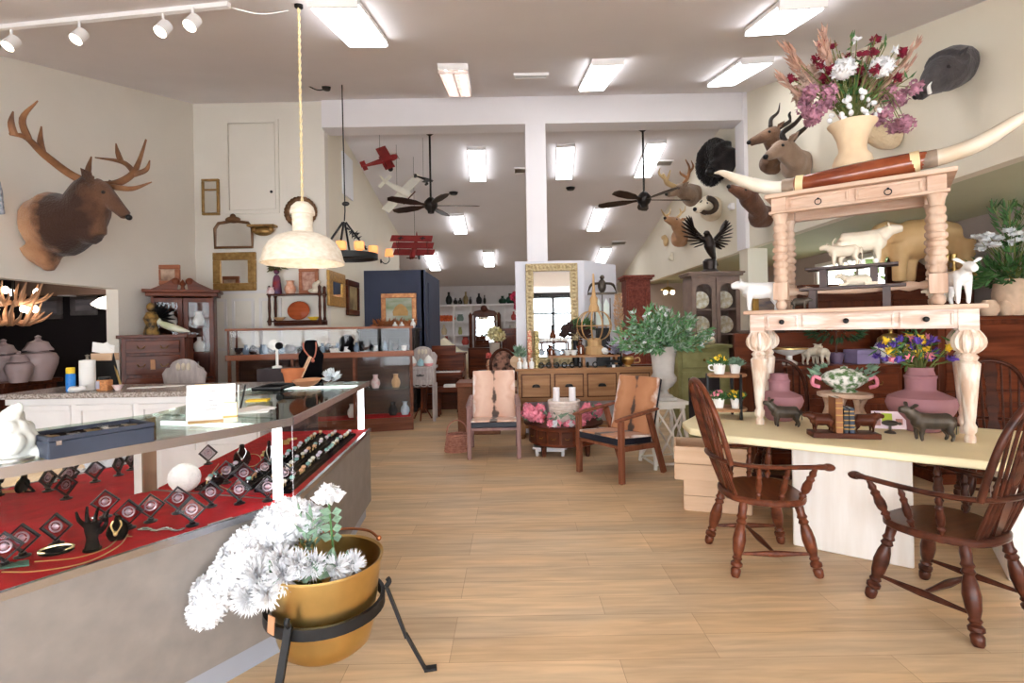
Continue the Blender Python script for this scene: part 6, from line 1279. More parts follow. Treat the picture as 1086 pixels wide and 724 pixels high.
# ======================= trophies
FUR = lambda n, a, b2, s=5: mat(n, a, .9, rgb2=b2, scale=s, bump=.5, bscale=60, sheen=.2)
ANT = mat('antler', (84, 54, 36), .5, rgb2=(166, 116, 78), scale=4); ANTP = mat('pale_antler', (206, 176, 130), .5, var=.15, scale=8); DHORN = mat('dark_horn', (46, 38, 34), .4, var=.25, scale=14)
NOSE = mat('dark_nose', (26, 22, 22), .4)
def mount(label, name, base, poll, nose, rb, fur, horns=(), hm=None, rp=.1, hr=.085, ears=.13, vox=.018, mid=None, flat=1.25, eye=True, mz=.3, group=None, tip=.62, extra=()):
    base = V(base); poll = V(poll); nose = V(nose); t = thing(name, label, 'animal mount', base, 0, group)
    o = lambda q: V(q)-base
    n = V((base.x, 0, 0)); side = 1 if base.x > 0 else -1; out = V((-side, 0, 0)); m = o(mid) if mid else (o(poll)*.5+V((0, 0, -.05)))
    b = B(); d = (o(nose)-o(poll)).normalized()
    b.tube(spl([out*.01, out*.12+m*.25, m, o(poll)*.85+d*.02, o(poll)], 12), [rb*.82, rb, rb*.72, rp*1.15, rp], 14, flat=flat)
    L = (o(nose)-o(poll)).length; p = o(poll)
    b.tube([p-d*.06, p+d*.12*L, p+d*.4*L, p+d*.75*L, p+d*L], [hr*.9, hr*1.15, hr*.98, hr*tip*1.2, hr*tip], 10)
    lat = d.cross(V((0, 0, 1))).normalized(); up = lat.cross(d).normalized()
    for q0, q1, q2, r0, r1 in extra: b.tube(spl([o(q0), o(q1), o(q2)], 8), [r0, r1], 10)
    mk(b, 'head_and_neck', fur, t, blob=vox, it=3)
    for s in (-1, 1):
        e = B(); q = p+lat*s*hr*.85+up*hr*.35-d*.02; e.leaf(q, lat*s+up*.35-d*.35, ears, ears*.5, up=d); e.leaf(q+d*.006, lat*s+up*.3-d*.3, ears*.9, ears*.45, up=-d); mk(e, 'ear', fur, t)
    x = B()
    if eye:
        for s in (-1, 1): x.ell(p+d*.3*L+lat*s*hr*.82+up*hr*.3, .022, 8, 6)
    x.ell(p+d*(L+hr*tip*.5)+up*hr*.1, (hr*tip*.55,)*3, 10, 6); mk(x, 'nose_and_eyes', NOSE, t)
    for h in horns:
        r, pts = h; mk(B().tube(spl([o(q) for q in pts], 4*len(pts)), r, 8), 'horn', hm, t)
    return t
def w(px, py, Y): return P(px, py, Y)
def gradfur(name, stops):
    m = mat(name, (255, 255, 255), .9, bump=.5, bscale=60, sheen=.2); nt = m.node_tree; N = nt.nodes; L = nt.links
    rp = [n for n in N if n.type == 'VALTORGB'][0]; nz = [n for n in N if n.type == 'TEX_NOISE'][0]; tc = [n for n in N if n.type == 'TEX_COORD'][0]
    sp = N.new('ShaderNodeSeparateXYZ'); L.new(tc.outputs['Object'], sp.inputs[0]); ma = N.new('ShaderNodeMath'); ma.operation = 'MULTIPLY_ADD'; ma.inputs[1].default_value = .35
    L.new(nz.outputs['Fac'], ma.inputs[0]); a2 = N.new('ShaderNodeMath'); a2.operation = 'SUBTRACT'; a2.inputs[1].default_value = .17; L.new(sp.outputs['X'], ma.inputs[2]); L.new(ma.outputs[0], a2.inputs[0])
    e = rp.color_ramp.elements; e[0].position = stops[0][0]; e[0].color = (*lin(stops[0][1]), 1); e[1].position = stops[-1][0]; e[1].color = (*lin(stops[-1][1]), 1)
    for p_, c in stops[1:-1]: k = e.new(p_); k.color = (*lin(c), 1)
    L.new(a2.outputs[0], rp.inputs['Fac']); return m
# elk on the tall wall
q = PX(44, 243, XL+.02)
el = mount('big brown elk head with long antlers on the tall cream wall', 'elk_head_mount', (XL+.01, 5.33, 2.62), w(104, 199, 5.3), w(134, 229, 5.32), .31,
      gradfur('elk_fur', ((0, (186, 142, 106)), (.16, (158, 112, 80)), (.28, (62, 40, 30)), (.58, (58, 37, 29)), (.7, (100, 68, 49)), (.95, (94, 66, 50)))), [], rp=.15, hr=.09, ears=.2, vox=.02, mid=w(88, 226, 5.32), flat=1.1, extra=((w(44, 262, 5.3), w(50, 276, 5.3), w(53, 287, 5.3), .2, .04), (w(104, 205, 5.3), w(103, 228, 5.3), w(108, 250, 5.3), .13, .05), (w(85, 235, 5.3), w(92, 245, 5.3), w(104, 252, 5.3), .2, .08)))
o_ = V((XL+.01, 5.33, 2.62))
def antler(par, o, main, tines, r, m):
    b = B().tube(spl([w(*q)-o for q in main], 20), r, 9)
    for tn in tines: b.tube(spl([w(*q)-o for q in tn], 10), [r[0]*.75, r[0]*.6, .006], 8)
    mk(b, 'antler', m, par)
antler(el, o_, [(93, 194, 5.27), (72, 183, 5.15), (46, 163, 4.92), (28, 146, 4.75), (11, 142, 4.6)], [[(30, 148, 4.76), (24, 126, 4.7), (40, 107, 4.65)], [(15, 143, 4.62), (12, 130, 4.58), (14, 118, 4.55)], [(45, 162, 4.92), (43, 150, 4.9), (44, 134, 4.85)], [(92, 192, 5.25), (94, 178, 5.2), (97, 166, 5.15)]], [.042, .034, .014], ANT)
antler(el, o_, [(99, 196, 5.33), (122, 195, 5.5), (140, 185, 5.65), (148, 170, 5.75), (155, 148, 5.85)], [[(143, 183, 5.68), (130, 172, 5.72), (101, 167, 5.76)], [(128, 171, 5.72), (125, 162, 5.75), (123, 152, 5.75)], [(142, 185, 5.66), (155, 180, 5.7), (159, 170, 5.72)], [(118, 198, 5.45), (140, 200, 5.4), (161, 193, 5.4)]], [.042, .034, .01], ANT)
one(B().tube(spl([(0, 0, 0), (.12, -.2, .3), (.05, -.5, .5)], 10), [.03, .035, .01], 8).tube([(0, 0, 0), (-.0, 0, 0)], .01, 4), 'antelope_horn', mat('banded_horn', (90, 100, 120), .4, rgb2=(200, 206, 214), scale=26), 'banded horn tip entering at the picture edge above the elk', 'horn', PX(1, 226, XL+.02))
KUD = FUR('kudu_fur', (132, 106, 86), (178, 152, 132), 3)
mount('spiral-horned antelope head, upper of the pair by the corner post', 'antelope_mount', (XR-.01, 6.95, 3.62), w(820, 141, 6.55), w(796, 151, 6.5), .125, FUR('bushbuck_fur', (88, 62, 47), (132, 100, 78), 4), [([.028, .024, .016, .004], [w(817, 134, 6.5), w(818, 126, 6.5), w(825, 119, 6.5), w(827, 109, 6.5)]), ([.028, .024, .016, .004], [w(826, 136, 6.65), w(838, 128, 6.65), w(837, 121, 6.65), w(843, 116, 6.65)])], DHORN, vox=.016, hr=.08)
mount('grey antelope head with tall spiral horns, lower of the pair by the flower urn', 'antelope_mount', (XR-.01, 6.3, 3.42), w(831, 156, 5.95), w(814, 166, 5.9), .16, KUD, [([.034, .03, .02, .005], [w(832, 150, 5.9), w(830, 141, 5.9), w(843, 131, 5.9), w(852, 119, 5.9), w(848, 112, 5.9)]), ([.034, .03, .02, .005], [w(838, 152, 6.0), w(845, 143, 6.0), w(856, 133, 6.0), w(857, 120, 6.0)])], DHORN, vox=.018, hr=.09, ears=.16)
mount('small dark brown deer head below the black bison head', 'deer_head_mount', (XR-.01, 7.2, 2.98), w(791, 207, 6.85), w(774, 199, 6.75), .14, FUR('dark_deer_fur', (80, 50, 36), (118, 78, 56), 5), [([.02, .016, .005], [w(793, 202, 6.98), w(795, 193, 6.98), w(799, 188, 6.98)])], DHORN, vox=.016, hr=.08, ears=.2)
t = mount('black shaggy bison head high on the far gable wall', 'bison_head_mount', (XR-.01, 8.78, 4.3), w(775, 168, 8.45), w(757, 181, 8.35), .32, FUR('bison_fur', (22, 18, 18), (40, 32, 30), 8), [([.04, .03, .006], [w(770, 160, 8.4), w(763, 156, 8.38), w(764, 149, 8.38)]), ([.04, .03, .006], [w(780, 160, 8.7), w(777, 153, 8.7), w(779, 147, 8.7)])], DHORN, vox=.03, rp=.26, hr=.2, ears=.12, tip=.7)
b = B()
for i in range(900):
    d = rnd(); b.leaf(V((-.22+d.x*.2, -.12+d.y*.32, -.04+d.z*.34)), V((d.x*.7, d.y*.7, d.z*.5-1.3)), .12, .045, up=d)
mk(b, 'mane', MC['bison_fur'], t)
b0 = V((XR-.01, 9.9, 3.98)); t = mount('fallow deer head with broad pale antlers on the far gable wall', 'deer_head_mount', b0, w(720, 201, 9.35), w(708, 206, 9.2), .18, FUR('fallow_fur', (122, 98, 80), (160, 134, 112), 4), [], None, vox=.02, hr=.09, ears=.15)
antler(t, b0, [(717, 198, 9.3), (708, 194, 9.2), (703, 184, 9.1)], [[(705, 190, 9.15), (699, 184, 9.1), (700, 178, 9.05)], [(707, 192, 9.15), (709, 186, 9.1), (711, 180, 9.1)]], [.035, .05, .02], ANTP)
antler(t, b0, [(723, 197, 9.45), (729, 189, 9.55), (731, 178, 9.6), (727, 169, 9.6)], [[(730, 184, 9.55), (735, 177, 9.6), (733, 170, 9.6)], [(728, 188, 9.5), (722, 184, 9.5), (721, 181, 9.5)]], [.035, .03, .01], ANT)
b0 = V((XR-.01, 9.0, 3.52)); t = mount('white ram head with curled horn above the eagle statue', 'ram_head_mount', b0, w(748, 217, 8.6), w(738, 222, 8.4), .19, FUR('ram_wool', (226, 208, 178), (240, 228, 206), 6), [], None, vox=.018, hr=.1, ears=.08)
for dy in (-.1, .1): mk(B().tube([w(750, 213, 8.6+dy)-b0+V((.14*math.sin(a)*1.0, dy*.6*a/6, .12*math.cos(a)-.08)) for a in [k*.32 for k in range(18)]], [.05, .045, .03, .008], 9), 'horn', mat('ram_horn', (62, 48, 38), .5, var=.25, scale=20), t)
b0 = V((XR-.01, 10.7, 3.28)); t = mount('tan deer head with small pale antlers beside the fan blade', 'deer_head_mount', b0, w(717, 236, 10.2), w(706, 232, 9.95), .16, FUR('tan_deer_fur', (160, 116, 80), (190, 148, 112), 4), [], None, vox=.02, hr=.09, ears=.14)
for m_ in ([(714, 232, 10.1), (706, 229, 10.0), (701, 222, 9.95)], [(718, 231, 10.2), (722, 226, 10.3), (721, 221, 10.3)]): antler(t, b0, m_, [[m_[1], (m_[1][0]+4, m_[1][1]-3, m_[1][2]), (m_[1][0]+5, m_[1][1]-8, m_[1][2])]], [.028, .022, .008], ANTP)
mount('charcoal wild boar head with tusk high on the wall above the longhorn tip', 'boar_head_mount', (XR-.01, 4.08, 3.5), w(1004, 74, 4.05), w(975, 101, 4.02), .17, FUR('boar_fur', (54, 50, 52), (78, 72, 72), 6), [([.014, .012, .003], [w(986, 99, 3.93), w(985, 92, 3.9), w(988, 87, 3.9)])], PORC, rp=.145, hr=.12, ears=.09, vox=.013, tip=.42, flat=1.0)
q = PX(950, 142, XR-.02); one(B().tube(spl([(0, 0, -.03), (-.12, -.02, -.02), (-.25, -.02, .06), (-.32, 0, .15)], 10), [.09, .11, .1, .06], 12, flat=1.2), 'tan_wall_mount', FUR('pale_hide', (204, 178, 142), (222, 200, 168), 4), 'tan rounded hide mount on the wall half hidden behind the flower urn', 'animal mount', q, blob=.014)
q = PX(706, 256, XR-.05); one(B().ell((0, 0, 0), (.06, .1, .12), 10, 7).ell((-.04, -.05, .1), .05).ell((-.04, .06, .1), .05), 'small_mask', ANTP, 'small carved mask on the gable wall under the deer heads', 'mask', q, blob=.016)
q = PX(712, 272, XR-.04); one(B().bb(-.03, .03, -.05, .05, -.09, .09).ell((-.05, 0, -.03), .05), 'wall_sconce', CREAM, 'cream wall sconce low on the gable wall', 'sconce', q)
q = PX(776, 219, XR-.03); one(B().bb(-.03, .03, -.05, .05, -.05, .05).ell((-.04, 0, 0), .03), 'wall_sensor', WHITE, 'small white alarm sensor on the wall below the bison head', 'sensor', q)
# ======================= fans and hanging things
def ceil_at(x, y): return V((x, y, zc(y)))
FB = wood('fan_blade', (44, 32, 26), (64, 48, 38)); OIL = mat('oil_bronze', (38, 32, 30), .4, .6, var=.15)
def fan(label, px, hy, Y, a0):
    hb = P(px, hy, Y); top_ = zc(Y); h = top_-hb.z
    t = thing('ceiling_fan', label, 'ceiling fan', (hb.x, Y, top_), 0, 'ceiling fans'); mk(B().lathe([(.02, -.12), (.07, -.08), (.09, -.0)], 18), 'canopy', OIL, t); mk(B().tube([(0, 0, -.05), (0, 0, -h+.05)], .018, 8), 'downrod', OIL, t)
    mk(B().lathe([(.03, .14), (.06, .12), (.11, .06), (.12, 0), (.1, -.05), (.06, -.09), (.05, -.13), (0, -.14)], 20, (0, 0, -h)), 'motor', OIL, t)
    for i in range(5):
        a = a0+2*PI*i/5; pl = [(.1, -.03), (.2, -.035), (.35, -.085), (.6, -.1), (.78, -.075), (.82, 0), (.78, .075), (.6, .1), (.35, .085), (.2, .035), (.1, .03)]
        mk(B().at((0, 0, -h+.0), (.2, 0, 0)).prism(pl, -.006, .006), 'blade', FB, t, rot=(0, 0, 0)).rotation_euler = (0, 0, a)
    for o in t.children:
        if o.name.startswith('blade'): o.location = (0, 0, 0)
fan('dark five-blade ceiling fan beside the hanging model planes', 457, 218, 8.75, .12)
fan('dark five-blade ceiling fan before the deer heads', 683, 212, 8.75, .1)
PLR = mat('model_red', (140, 44, 44), .5, var=.15); PLW = mat('model_white', (232, 228, 214), .5, var=.06)
def wire(par, h): mk(B().tube([(0, 0, 0), (0, 0, h)], .003, 5), 'wire', BLACK, par)
def plane(label, px, py, Y, rot, L, fm, wm, nw=2, span=1., tilt=0):
    p = P(px, py, Y); t = thing('model_airplane', label, 'model airplane', p, 0, 'hanging model airplanes'); wire(t, zc(Y)-p.z)
    E = (Mx.Rotation(tilt, 3, 'X') @ Euler(rot).to_matrix()).to_euler()
    def pt(b, n, m):
        o = mk(b, n, m, t); o.rotation_euler = E
    pt(B().tube([(L*.5, 0, 0), (L*.4, 0, 0), (L*.1, 0, .01), (-L*.45, 0, .03)], [L*.06, L*.085, L*.08, L*.03], 12), 'fuselage', fm)
    for i in range(nw): pt(B().bb(L*.04, L*.32, -L*span*.55, L*span*.55, -.06*L+i*.25*L, -.045*L+i*.25*L), 'wing', wm)
    pt(B().bb(-L*.5, -L*.38, -L*.2, L*.2, .03*L, .04*L), 'tailplane', wm); pt(B().bb(-L*.52, -L*.38, -.006*L, .006*L, .03*L, .2*L), 'rudder', wm)
    b = B()
    for y in (-.4, .4):
        for x in (.1, .27): b.bar((L*x, L*span*y, -.05*L), (L*x, L*span*y, -.05*L+.25*L*(nw-1)), L*.012)
    b.bar((L*.2, -.1*L, -.2*L), (L*.2, 0, -.05*L), .012*L).bar((L*.2, .1*L, -.2*L), (L*.2, 0, -.05*L), .012*L); pt(b, 'strut', BLACK)
    for y in (-.13, .13): pt(B().at((L*.2, y*L, -.22*L), (PI/2, 0, 0)).lathe([(0, -.02*L), (.07*L, -.02*L), (.07*L, .02*L), (0, .02*L)], 16), 'wheel', BLACK)
    pt(B().bb(L*.51, L*.52, -.16*L, .16*L, -.015*L, .015*L), 'propeller', DWOOD)
    return t
plane('red model biplane hanging highest near the cream wall', 403, 172, 8.9, (.3, -.25, .35), .62, PLR, PLR, 2, .7, .5)
plane('white model airplane with black wheels hanging nose-down by the fan', 421, 200, 9.2, (1.0, .5, -.6), .75, PLW, PLW, 1, 1.1)
plane('small dark model airplane hanging beside the fan rod', 449, 190, 9.0, (.1, .1, .4), .32, BLACK, BLACK, 1, 1.)
t = plane('red model triplane with black crosses hanging below the fan', 440, 262, 9.6, (0, .0, -PI/2-.05), .62, PLR, PLR, 3, 1.1, .8)
wg = [o for o in t.children if o.name.startswith('wing')][-1]
for i in (-1, 1):
    mk(B().box((.11, i*.2, .279), (.15, .13, .004)), 'white_patch', PLW, wg); mk(B().box((.11, i*.2, .2815), (.1, .03, .004)).box((.11, i*.2, .2817), (.03, .1, .004)), 'cross_mark', BLACK, wg)
# dome pendant
pc = V(((320-543)/550*3.73+.0, 3.73, 0)); zl = 1.99; zt = zc(3.73)
t = thing('dome_pendant', 'distressed white dome pendant lamp on a twisted cord', 'pendant lamp', (pc.x+.02, 3.73, zt)); DOM = mat('chippy_white', (240, 232, 218), .6, rgb2=(214, 196, 170), scale=22, contrast=-.6, stretch=(1, 1, 2))
k = zl-zt; pr = [(.285, .0), (.288, .012), (.275, .035), (.272, .05), (.26, .1), (.23, .15), (.18, .19), (.12, .215), (.075, .225), (.07, .24), (.07, .35), (.085, .355), (.085, .375), (.075, .41), (.045, .44), (.0, .445)]
mk(B().lathe([(0, .205+k), (.17, .18+k), (.22, .145+k), (.25, .1+k), (.268, .04+k)]+[(r, z+k) for r, z in pr], 40), 'shade', DOM, t)
mk(B().ell((0, 0, .1+k), .05), 'bulb', lamp_mat('pendant_bulb', (255, 240, 214), 10), t)
b = B()
for j in (0, PI): b.tube([(-.0+.006*math.cos(z*60+j), .006*math.sin(z*60+j), z) for z in [k+.44+(-k-.44)*i/160 for i in range(161)]], .0055, 5)
mk(b, 'cord', mat('cream_cord', (222, 204, 160), .7, var=.08), t); mk(B().lathe([(.0, -.03), (.03, -.02), (.03, 0)], 14), 'ceiling_hook', BLACK, t)
p0 = PN(306, 10); p1 = PN(245, 5); one(B().tube(spl([p0-V((0, 0, .01)), (p0+p1)/2-V((0, 0, .05)), p1-V((0, 0, .02))], 10), .006, 6), 'power_cable', STEEL, 'grey cord swagged along ceiling from the track to the pendant', 'cord')
# track lights
a, b2 = PN(-12, 28), PN(243, 2); dn = V((0, 0, -.02)); t = thing('track_rail', 'white lighting track along the near ceiling', 'lighting track', a+dn); mk(B().bar(V((0, 0, 0)), b2-a, .035, .035), 'rail', WHITE, t)
for px, hy, lab in ((12, 26, 'nearest the picture edge'), (84, 18, 'second along the rail'), (173, 9, 'third along the rail'), (204, 2, 'at the inner end of the rail')):
    p = PN(px, hy)-V((0, 0, .045)); t = thing('track_spotlight', 'white track spotlight '+lab, 'spotlight', p, 0, 'track spotlights')
    d = V((-.12, -.55, -.8)).normalized(); b = B().tube([(0, 0, .01), (0, 0, -.06)], .009, 6); mk(b, 'stem', WHITE, t); c = V((0, 0, -.1)); b = B().tube([c-d*.06, c-d*.05, c+d*.05], [.03, .042, .045], 14); mk(b, 'head', WHITE, t); mk(B().tube([c+d*.05, c+d*.054], .038, 14), 'bulb', lamp_mat('spot_bulb', (255, 240, 210), 12), t)
# iron chandelier
AMBR = lamp_mat('amber_shade', (240, 156, 92), .75)
cz = P(366, 275, 6.72); tz = zc(6.72); t = thing('iron_chandelier', 'black iron chandelier with amber shades hanging on a long cord', 'chandelier', (cz.x, 6.72, tz)); h = cz.z-tz
mk(B().tube([(0, 0, 0), (0.01, 0, h+.62), (0, 0, h+.5)], .008, 6).ell((.02, 0, h+.72), (.05, .02, .03)), 'cord', BLACK, t)
b = B()
for s in (-1, 1): b.bar((s*.02, 0, h+.48), (s*.28, 0, h+.12), .022).bar((0, s*.02, h+.48), (0, s*.2, h+.12), .022)
mk(b, 'hanger', BLACK, t); mk(B().lathe([(.38, .0), (.42, .0), (.42, .07), (.38, .07), (.38, 0)], 28, (0, 0, h), sy=.8), 'ring', BLACK, t); mk(B().bar((-.4, 0, h+.03), (.4, 0, h+.03), .04), 'cross_bar', BLACK, t)
b = B()
for i in range(40): a = R.uniform(.1, .9); b.leaf((a*.28, R.uniform(-.05, .05), h+.48-.36*a), rnd(), .08, .02)
mk(b, 'iron_leaf', BLACK, t)
for x, y in ((-.36, -.05), (.26, -.25), (.34, .1), (-.2, .25), (.05, -.3)):
    mk(B().lathe([(.03, .07), (.06, .09), (.065, .17), (.055, .185)], 14, (x, y, h)), 'shade', AMBR, t)
mk(B().bb(-.05, .05, -.335, -.33, h-.09, h+.09), 'price_tag', TAG, t)
p = PN(346, 92); one(B().lathe([(.02, -.05), (.05, -.04), (.06, 0)], 14).tube(spl([(0, 0, -.03), (-.12, 0, -.04), (-.25, -.05, .01)], 8), .008, 6), 'ceiling_hook', BLACK, 'black hook and cord loop on the ceiling above the chandelier', 'hook', p)
def sconce(label, p, side):
    t = thing('wall_lamp', label, 'wall lamp', p); mk(B().tube(spl([(0, 0, -.1), (.1, 0, -.16), (.18, 0, -.1), (.18, 0, 0)], 10), .01, 6).ell((0, 0, -.1), (.02, .05, .05)), 'arm', BLACK, t); mk(B().lathe([(.1, 0), (.075, .16)], 16, (.18, 0, 0)), 'shade', AMBR, t)
sconce('amber shaded wall lamp on the cream wall above the navy partition', PX(404, 272, XI+.01), 1)
# ======================= alcove wall
def onwall(px, py, y=D): return P(px, py, y)
def wmirror(label, x0, y0, x1, y1, m, t_=.06, arch=False, name='wall_mirror', pane=None, Y=D-.03):
    a, c = onwall(x0, y0, Y), onwall(x1, y1, Y); W_, Hh = c.x-a.x, a.z-c.z; t = thing(name, label, 'mirror' if pane is None else 'picture', ((a.x+c.x)/2, Y, (a.z+c.z)/2))
    if arch:
        pts = [(-W_/2, -Hh/2), (W_/2, -Hh/2), (W_/2, Hh*.2), (W_*.4, Hh*.4), (0, Hh*.48), (-W_*.4, Hh*.4), (-W_/2, Hh*.2)]
        mk(B().tube([V((x, -.01, z)) for x, z in pts], .022, 8, closed=True).at((0, 0, 0)).ell((0, -.02, Hh*.52), (.12, .03, .05)).ell((0, -.02, Hh*.6), (.05, .025, .06)), 'frame', m, t); mk(B().face(pts, -.004, .012), 'mirror_glass', MIRROR, t, sm=False)
    else:
        mk(B().frame(W_, Hh, t_, .05), 'frame', m, t, bev=.01); mk(B().bb(-W_/2+t_*.8, W_/2-t_*.8, -.004, .01, -Hh/2+t_*.8, Hh/2-t_*.8), 'mirror_glass' if pane is None else 'print', pane or MIRROR, t, sm=False)
    return t
DG = mat('dull_gilt', (140, 106, 58), .4, .6, rgb2=(176, 140, 84), scale=20, bump=.3)
t = wmirror('narrow gilt two-pane mirror high beside the wall corner', 214, 190, 233, 228, DG, .035); mk(B().bb(-.12, .12, -.02, .0, .1, .12), 'muntin', DG, t)
wmirror('arched gilt mirror with a small crest above the square gold mirror', 228, 234, 268, 262, mat('bronze_gilt', (112, 78, 50), .4, .5), arch=True)
wmirror('square mirror in a wide gold frame beside the china cabinet', 226, 268, 272, 308, DG, .12)
t = thing('oval_wreath_mirror', 'ornate dark carved oval mirror half hidden behind the dome pendant', 'mirror', onwall(319, 225, D-.03)); b = B()
for i in range(26): a = 2*PI*i/26; b.ell((.21*math.cos(a), -.01, .2*math.sin(a)), (.05, .03, .045), 7, 5, (0, a, 0))
mk(b, 'carved_frame', mat('bronze_gilt', (112, 78, 50)), t); mk(B().at((0, 0, 0), (PI/2, 0, 0)).lathe([(0, .01), (.18, .01), (.18, -.02), (0, -.02)], 24), 'mirror_glass', MIRROR, t)
t = thing('gilt_bracket', 'carved gilt wall bracket beside arched mirror', 'bracket', onwall(281, 246, D-.02)); mk(B().bb(-.2, .2, -.16, .0, .06, .09).ell((0, -.06, 0), (.15, .07, .07)).ell((-.12, -.07, .02), .05).ell((.12, -.07, .02), .05), 'bracket', DG, t)
# etagere with its things
ex0, ex1 = P(287, 330, 7.85).x, P(344, 330, 7.85).x; ez = P(300, 312, 7.85).z; t = thing('etagere', 'dark wood open shelf with turned posts on the alcove wall', 'shelf', ((ex0+ex1)/2, 7.86, 1.6)); ew = (ex1-ex0)/2
z1 = ez-1.6; z2 = z1-.4
for z in (z2, z1): mk(B().bb(-ew, ew, -.14, .12, z-.02, z), 'shelf', DWOOD, t, bev=.004)
mk(B().bb(-ew, ew, .1, .12, .0, .06), 'rail', DWOOD, t)
for x in (-ew+.03, ew-.03):
    for y in (-.11, .09): mk(B().lathe([(.02, 0), (.03, .04), (.018, .08), (.022, z2-.04), (.03, z2-.02), (.03, z2), (.018, z2+.06), (.024, (z1+z2)/2), (.018, z1-.06), (.03, z1-.02), (.03, z1), (.02, z1+.05), (.025, z1+.1), (0, z1+.13)], 10, (x, y, 0)), 'post', DWOODZ, t)
ec = (ex0+ex1)/2; SZ = 1.6+z1; S2 = 1.6+z2
wmirror('red matted print in wooden frame standing on the etagere top', 317, 285, 338, 311, wood('print_frame', (150, 92, 66), (176, 116, 86)), .05, name='framed_print', pane=mat('red_print', (150, 96, 80), .7, rgb2=(206, 170, 150), scale=14), Y=7.93)
t = thing('carved_saint', 'red robed carved figure standing on the etagere', 'figurine', (ec-.3, 7.84, SZ)); mk(B().lathe([(.06, 0), (.07, .03), (.06, .15), (.05, .25), (.03, .29), (0, .3)], 14).ell((0, 0, .34), .04), 'figure', mat('red_robe', (140, 44, 44), .5, rgb2=(60, 62, 100), scale=8), t); b = B()
for i in range(40): d = rnd(); b.leaf((d.x*.05, .0, .42), d, .14, .04)
mk(b, 'crown_leaf', mat('olive_leaf', (96, 92, 50), .6, var=.3), t)
one(B().lathe(vprof(.085, .2, .6), 16), 'orange_vase', mat('orange_glaze', (206, 130, 96), .35, rgb2=(226, 186, 160), scale=20), 'orange patterned jar on the etagere beside the carved figure', 'jar', (ec-.1, 7.84, SZ))
one(B().lathe(vprof(.06, .1, .7), 14), 'pink_jar', mat('pink_glaze', (226, 180, 180)), 'small pink jar at foot of the carved figure', 'jar', (ec-.36, 7.76, SZ))
b = B().ell((0, 0, .04), (.1, .05, .04)).ell((.02, 0, .12), (.05, .04, .06)).ell((.07, 0, .17), .035); one(b, 'bird_ornament', CERC, 'cream bird ornament on the etagere end beside the cream wall', 'ornament', (ec+.28, 7.8, SZ), blob=.012)
b = B().at((0, 0, .15), (PI/2-.15, 0, 0)).lathe([(0, .015), (.15, .015), (.17, 0), (.15, -.015), (0, -.015)], 26, sy=.85); one(b, 'carved_bowl', wood('red_burl', (140, 62, 30), (176, 88, 48)), 'red-brown round carved dish standing on the lower etagere shelf', 'dish', (ec+.02, 7.84, S2))
for i, (x, lab) in enumerate(((-.25, 'small wooden dish at one end of lower etagere shelf'), (.26, 'yellow dish at other end of lower etagere shelf'))): one(B().lathe([(.04, 0), (.09, .05), (.08, .05), (0, .015)], 14), 'small_dish', (OW, PYEL)[i], lab, 'dish', (ec+x, 7.8, S2))
# cream wall: gilt mirror + picture (facing +X)
def sidewall(label, name, cat, p0, p1, m, t_, pane, pn):
    a, c = PX(*p0, XI+.02), PX(*p1, XI+.02); W_ = abs(c.y-a.y); Hh = a.z-c.z; zm = (a.z+c.z)/2
    t = thing(name, label, cat, (XI+.03, (a.y+c.y)/2, zm), PI/2); mk(B().frame(W_, Hh, t_, .05), 'frame', m, t, bev=.01); mk(B().bb(-W_/2+t_*.8, W_/2-t_*.8, -.004, .01, -Hh/2+t_*.8, Hh/2-t_*.8), pn, pane, t, sm=False); return t
sidewall('ornate gold mirror hanging on the cream wall beside the etagere', 'gilt_mirror', 'mirror', (347, 286), (365, 326), mat('bright_gilt', (206, 160, 84), .4, .5, rgb2=(160, 118, 60), scale=30, bump=.6), .16, MIRROR, 'mirror_glass')
sidewall('dark framed portrait print hanging on the cream wall before the navy partition', 'framed_print', 'picture', (367, 296), (380, 335), DWOOD, .1, mat('portrait_print', (196, 176, 130), .7, rgb2=(90, 74, 56), scale=3), 'print')
# ---------------- long display case along the alcove
a, c = V((-3.97, 7.22, 0)), V((-1.5, 7.78, 0)); L = (c-a).length; ang = math.atan2((c-a).y, (c-a).x)
t = thing('wood_display_case', 'long wood framed glass display case across the alcove', 'display case', (a+c)/2, ang); CWD = wood('case_wood', (98, 54, 36), (126, 74, 50)); w2 = L/2; LZ, TZ2 = 1.19, 1.56
mk(B().bb(-w2, w2, 0, .42, LZ-.05, LZ).bb(-w2, w2, 0, .42, 0.12, .2).bb(-w2, w2, .03, .42, 0, .12), 'case_body', CWD, t, bev=.006); mk(B().bb(-w2-.02, w2+.02, -.035, .0, LZ-.075, LZ+.005).bb(-w2-.02, w2+.02, -.03, 0, TZ2-.03, TZ2+.004), 'moulding', wood('case_moulding', (134, 78, 52), (158, 98, 70)), t, bev=.006)
for x in (-w2+.02, -w2/3, w2/3, w2-.02):
    for y in (.02, .4): mk(B().bb(x-.02, x+.02, y-.02, y+.02, .2, LZ-.05), 'post', CWD, t)
for x in (-w2+.012, w2-.012):
    for y in (.012, .408): mk(B().bb(x-.012, x+.012, y-.012, y+.012, LZ, TZ2), 'upper_post', CWD, t)
mk(B().at((0, .21, TZ2-.01), (PI/2, 0, 0)).frame(L, .42, .022, .022), 'top_frame', CWD, t); mk(B().bb(-w2+.02, w2-.02, .02, .4, TZ2-.012, TZ2-.004), 'glass_top', GLASS, t)
for nm, z0, z1_ in (('lower_glass', .2, LZ-.05), ('upper_glass', LZ, TZ2-.02)):
    mk(B().bb(-w2+.04, w2-.04, .004, .01, z0, z1_), nm, GLASS, t, sm=False); mk(B().bb(w2-.01, w2-.004, .03, .39, z0, z1_), nm, GLASS, t, sm=False)
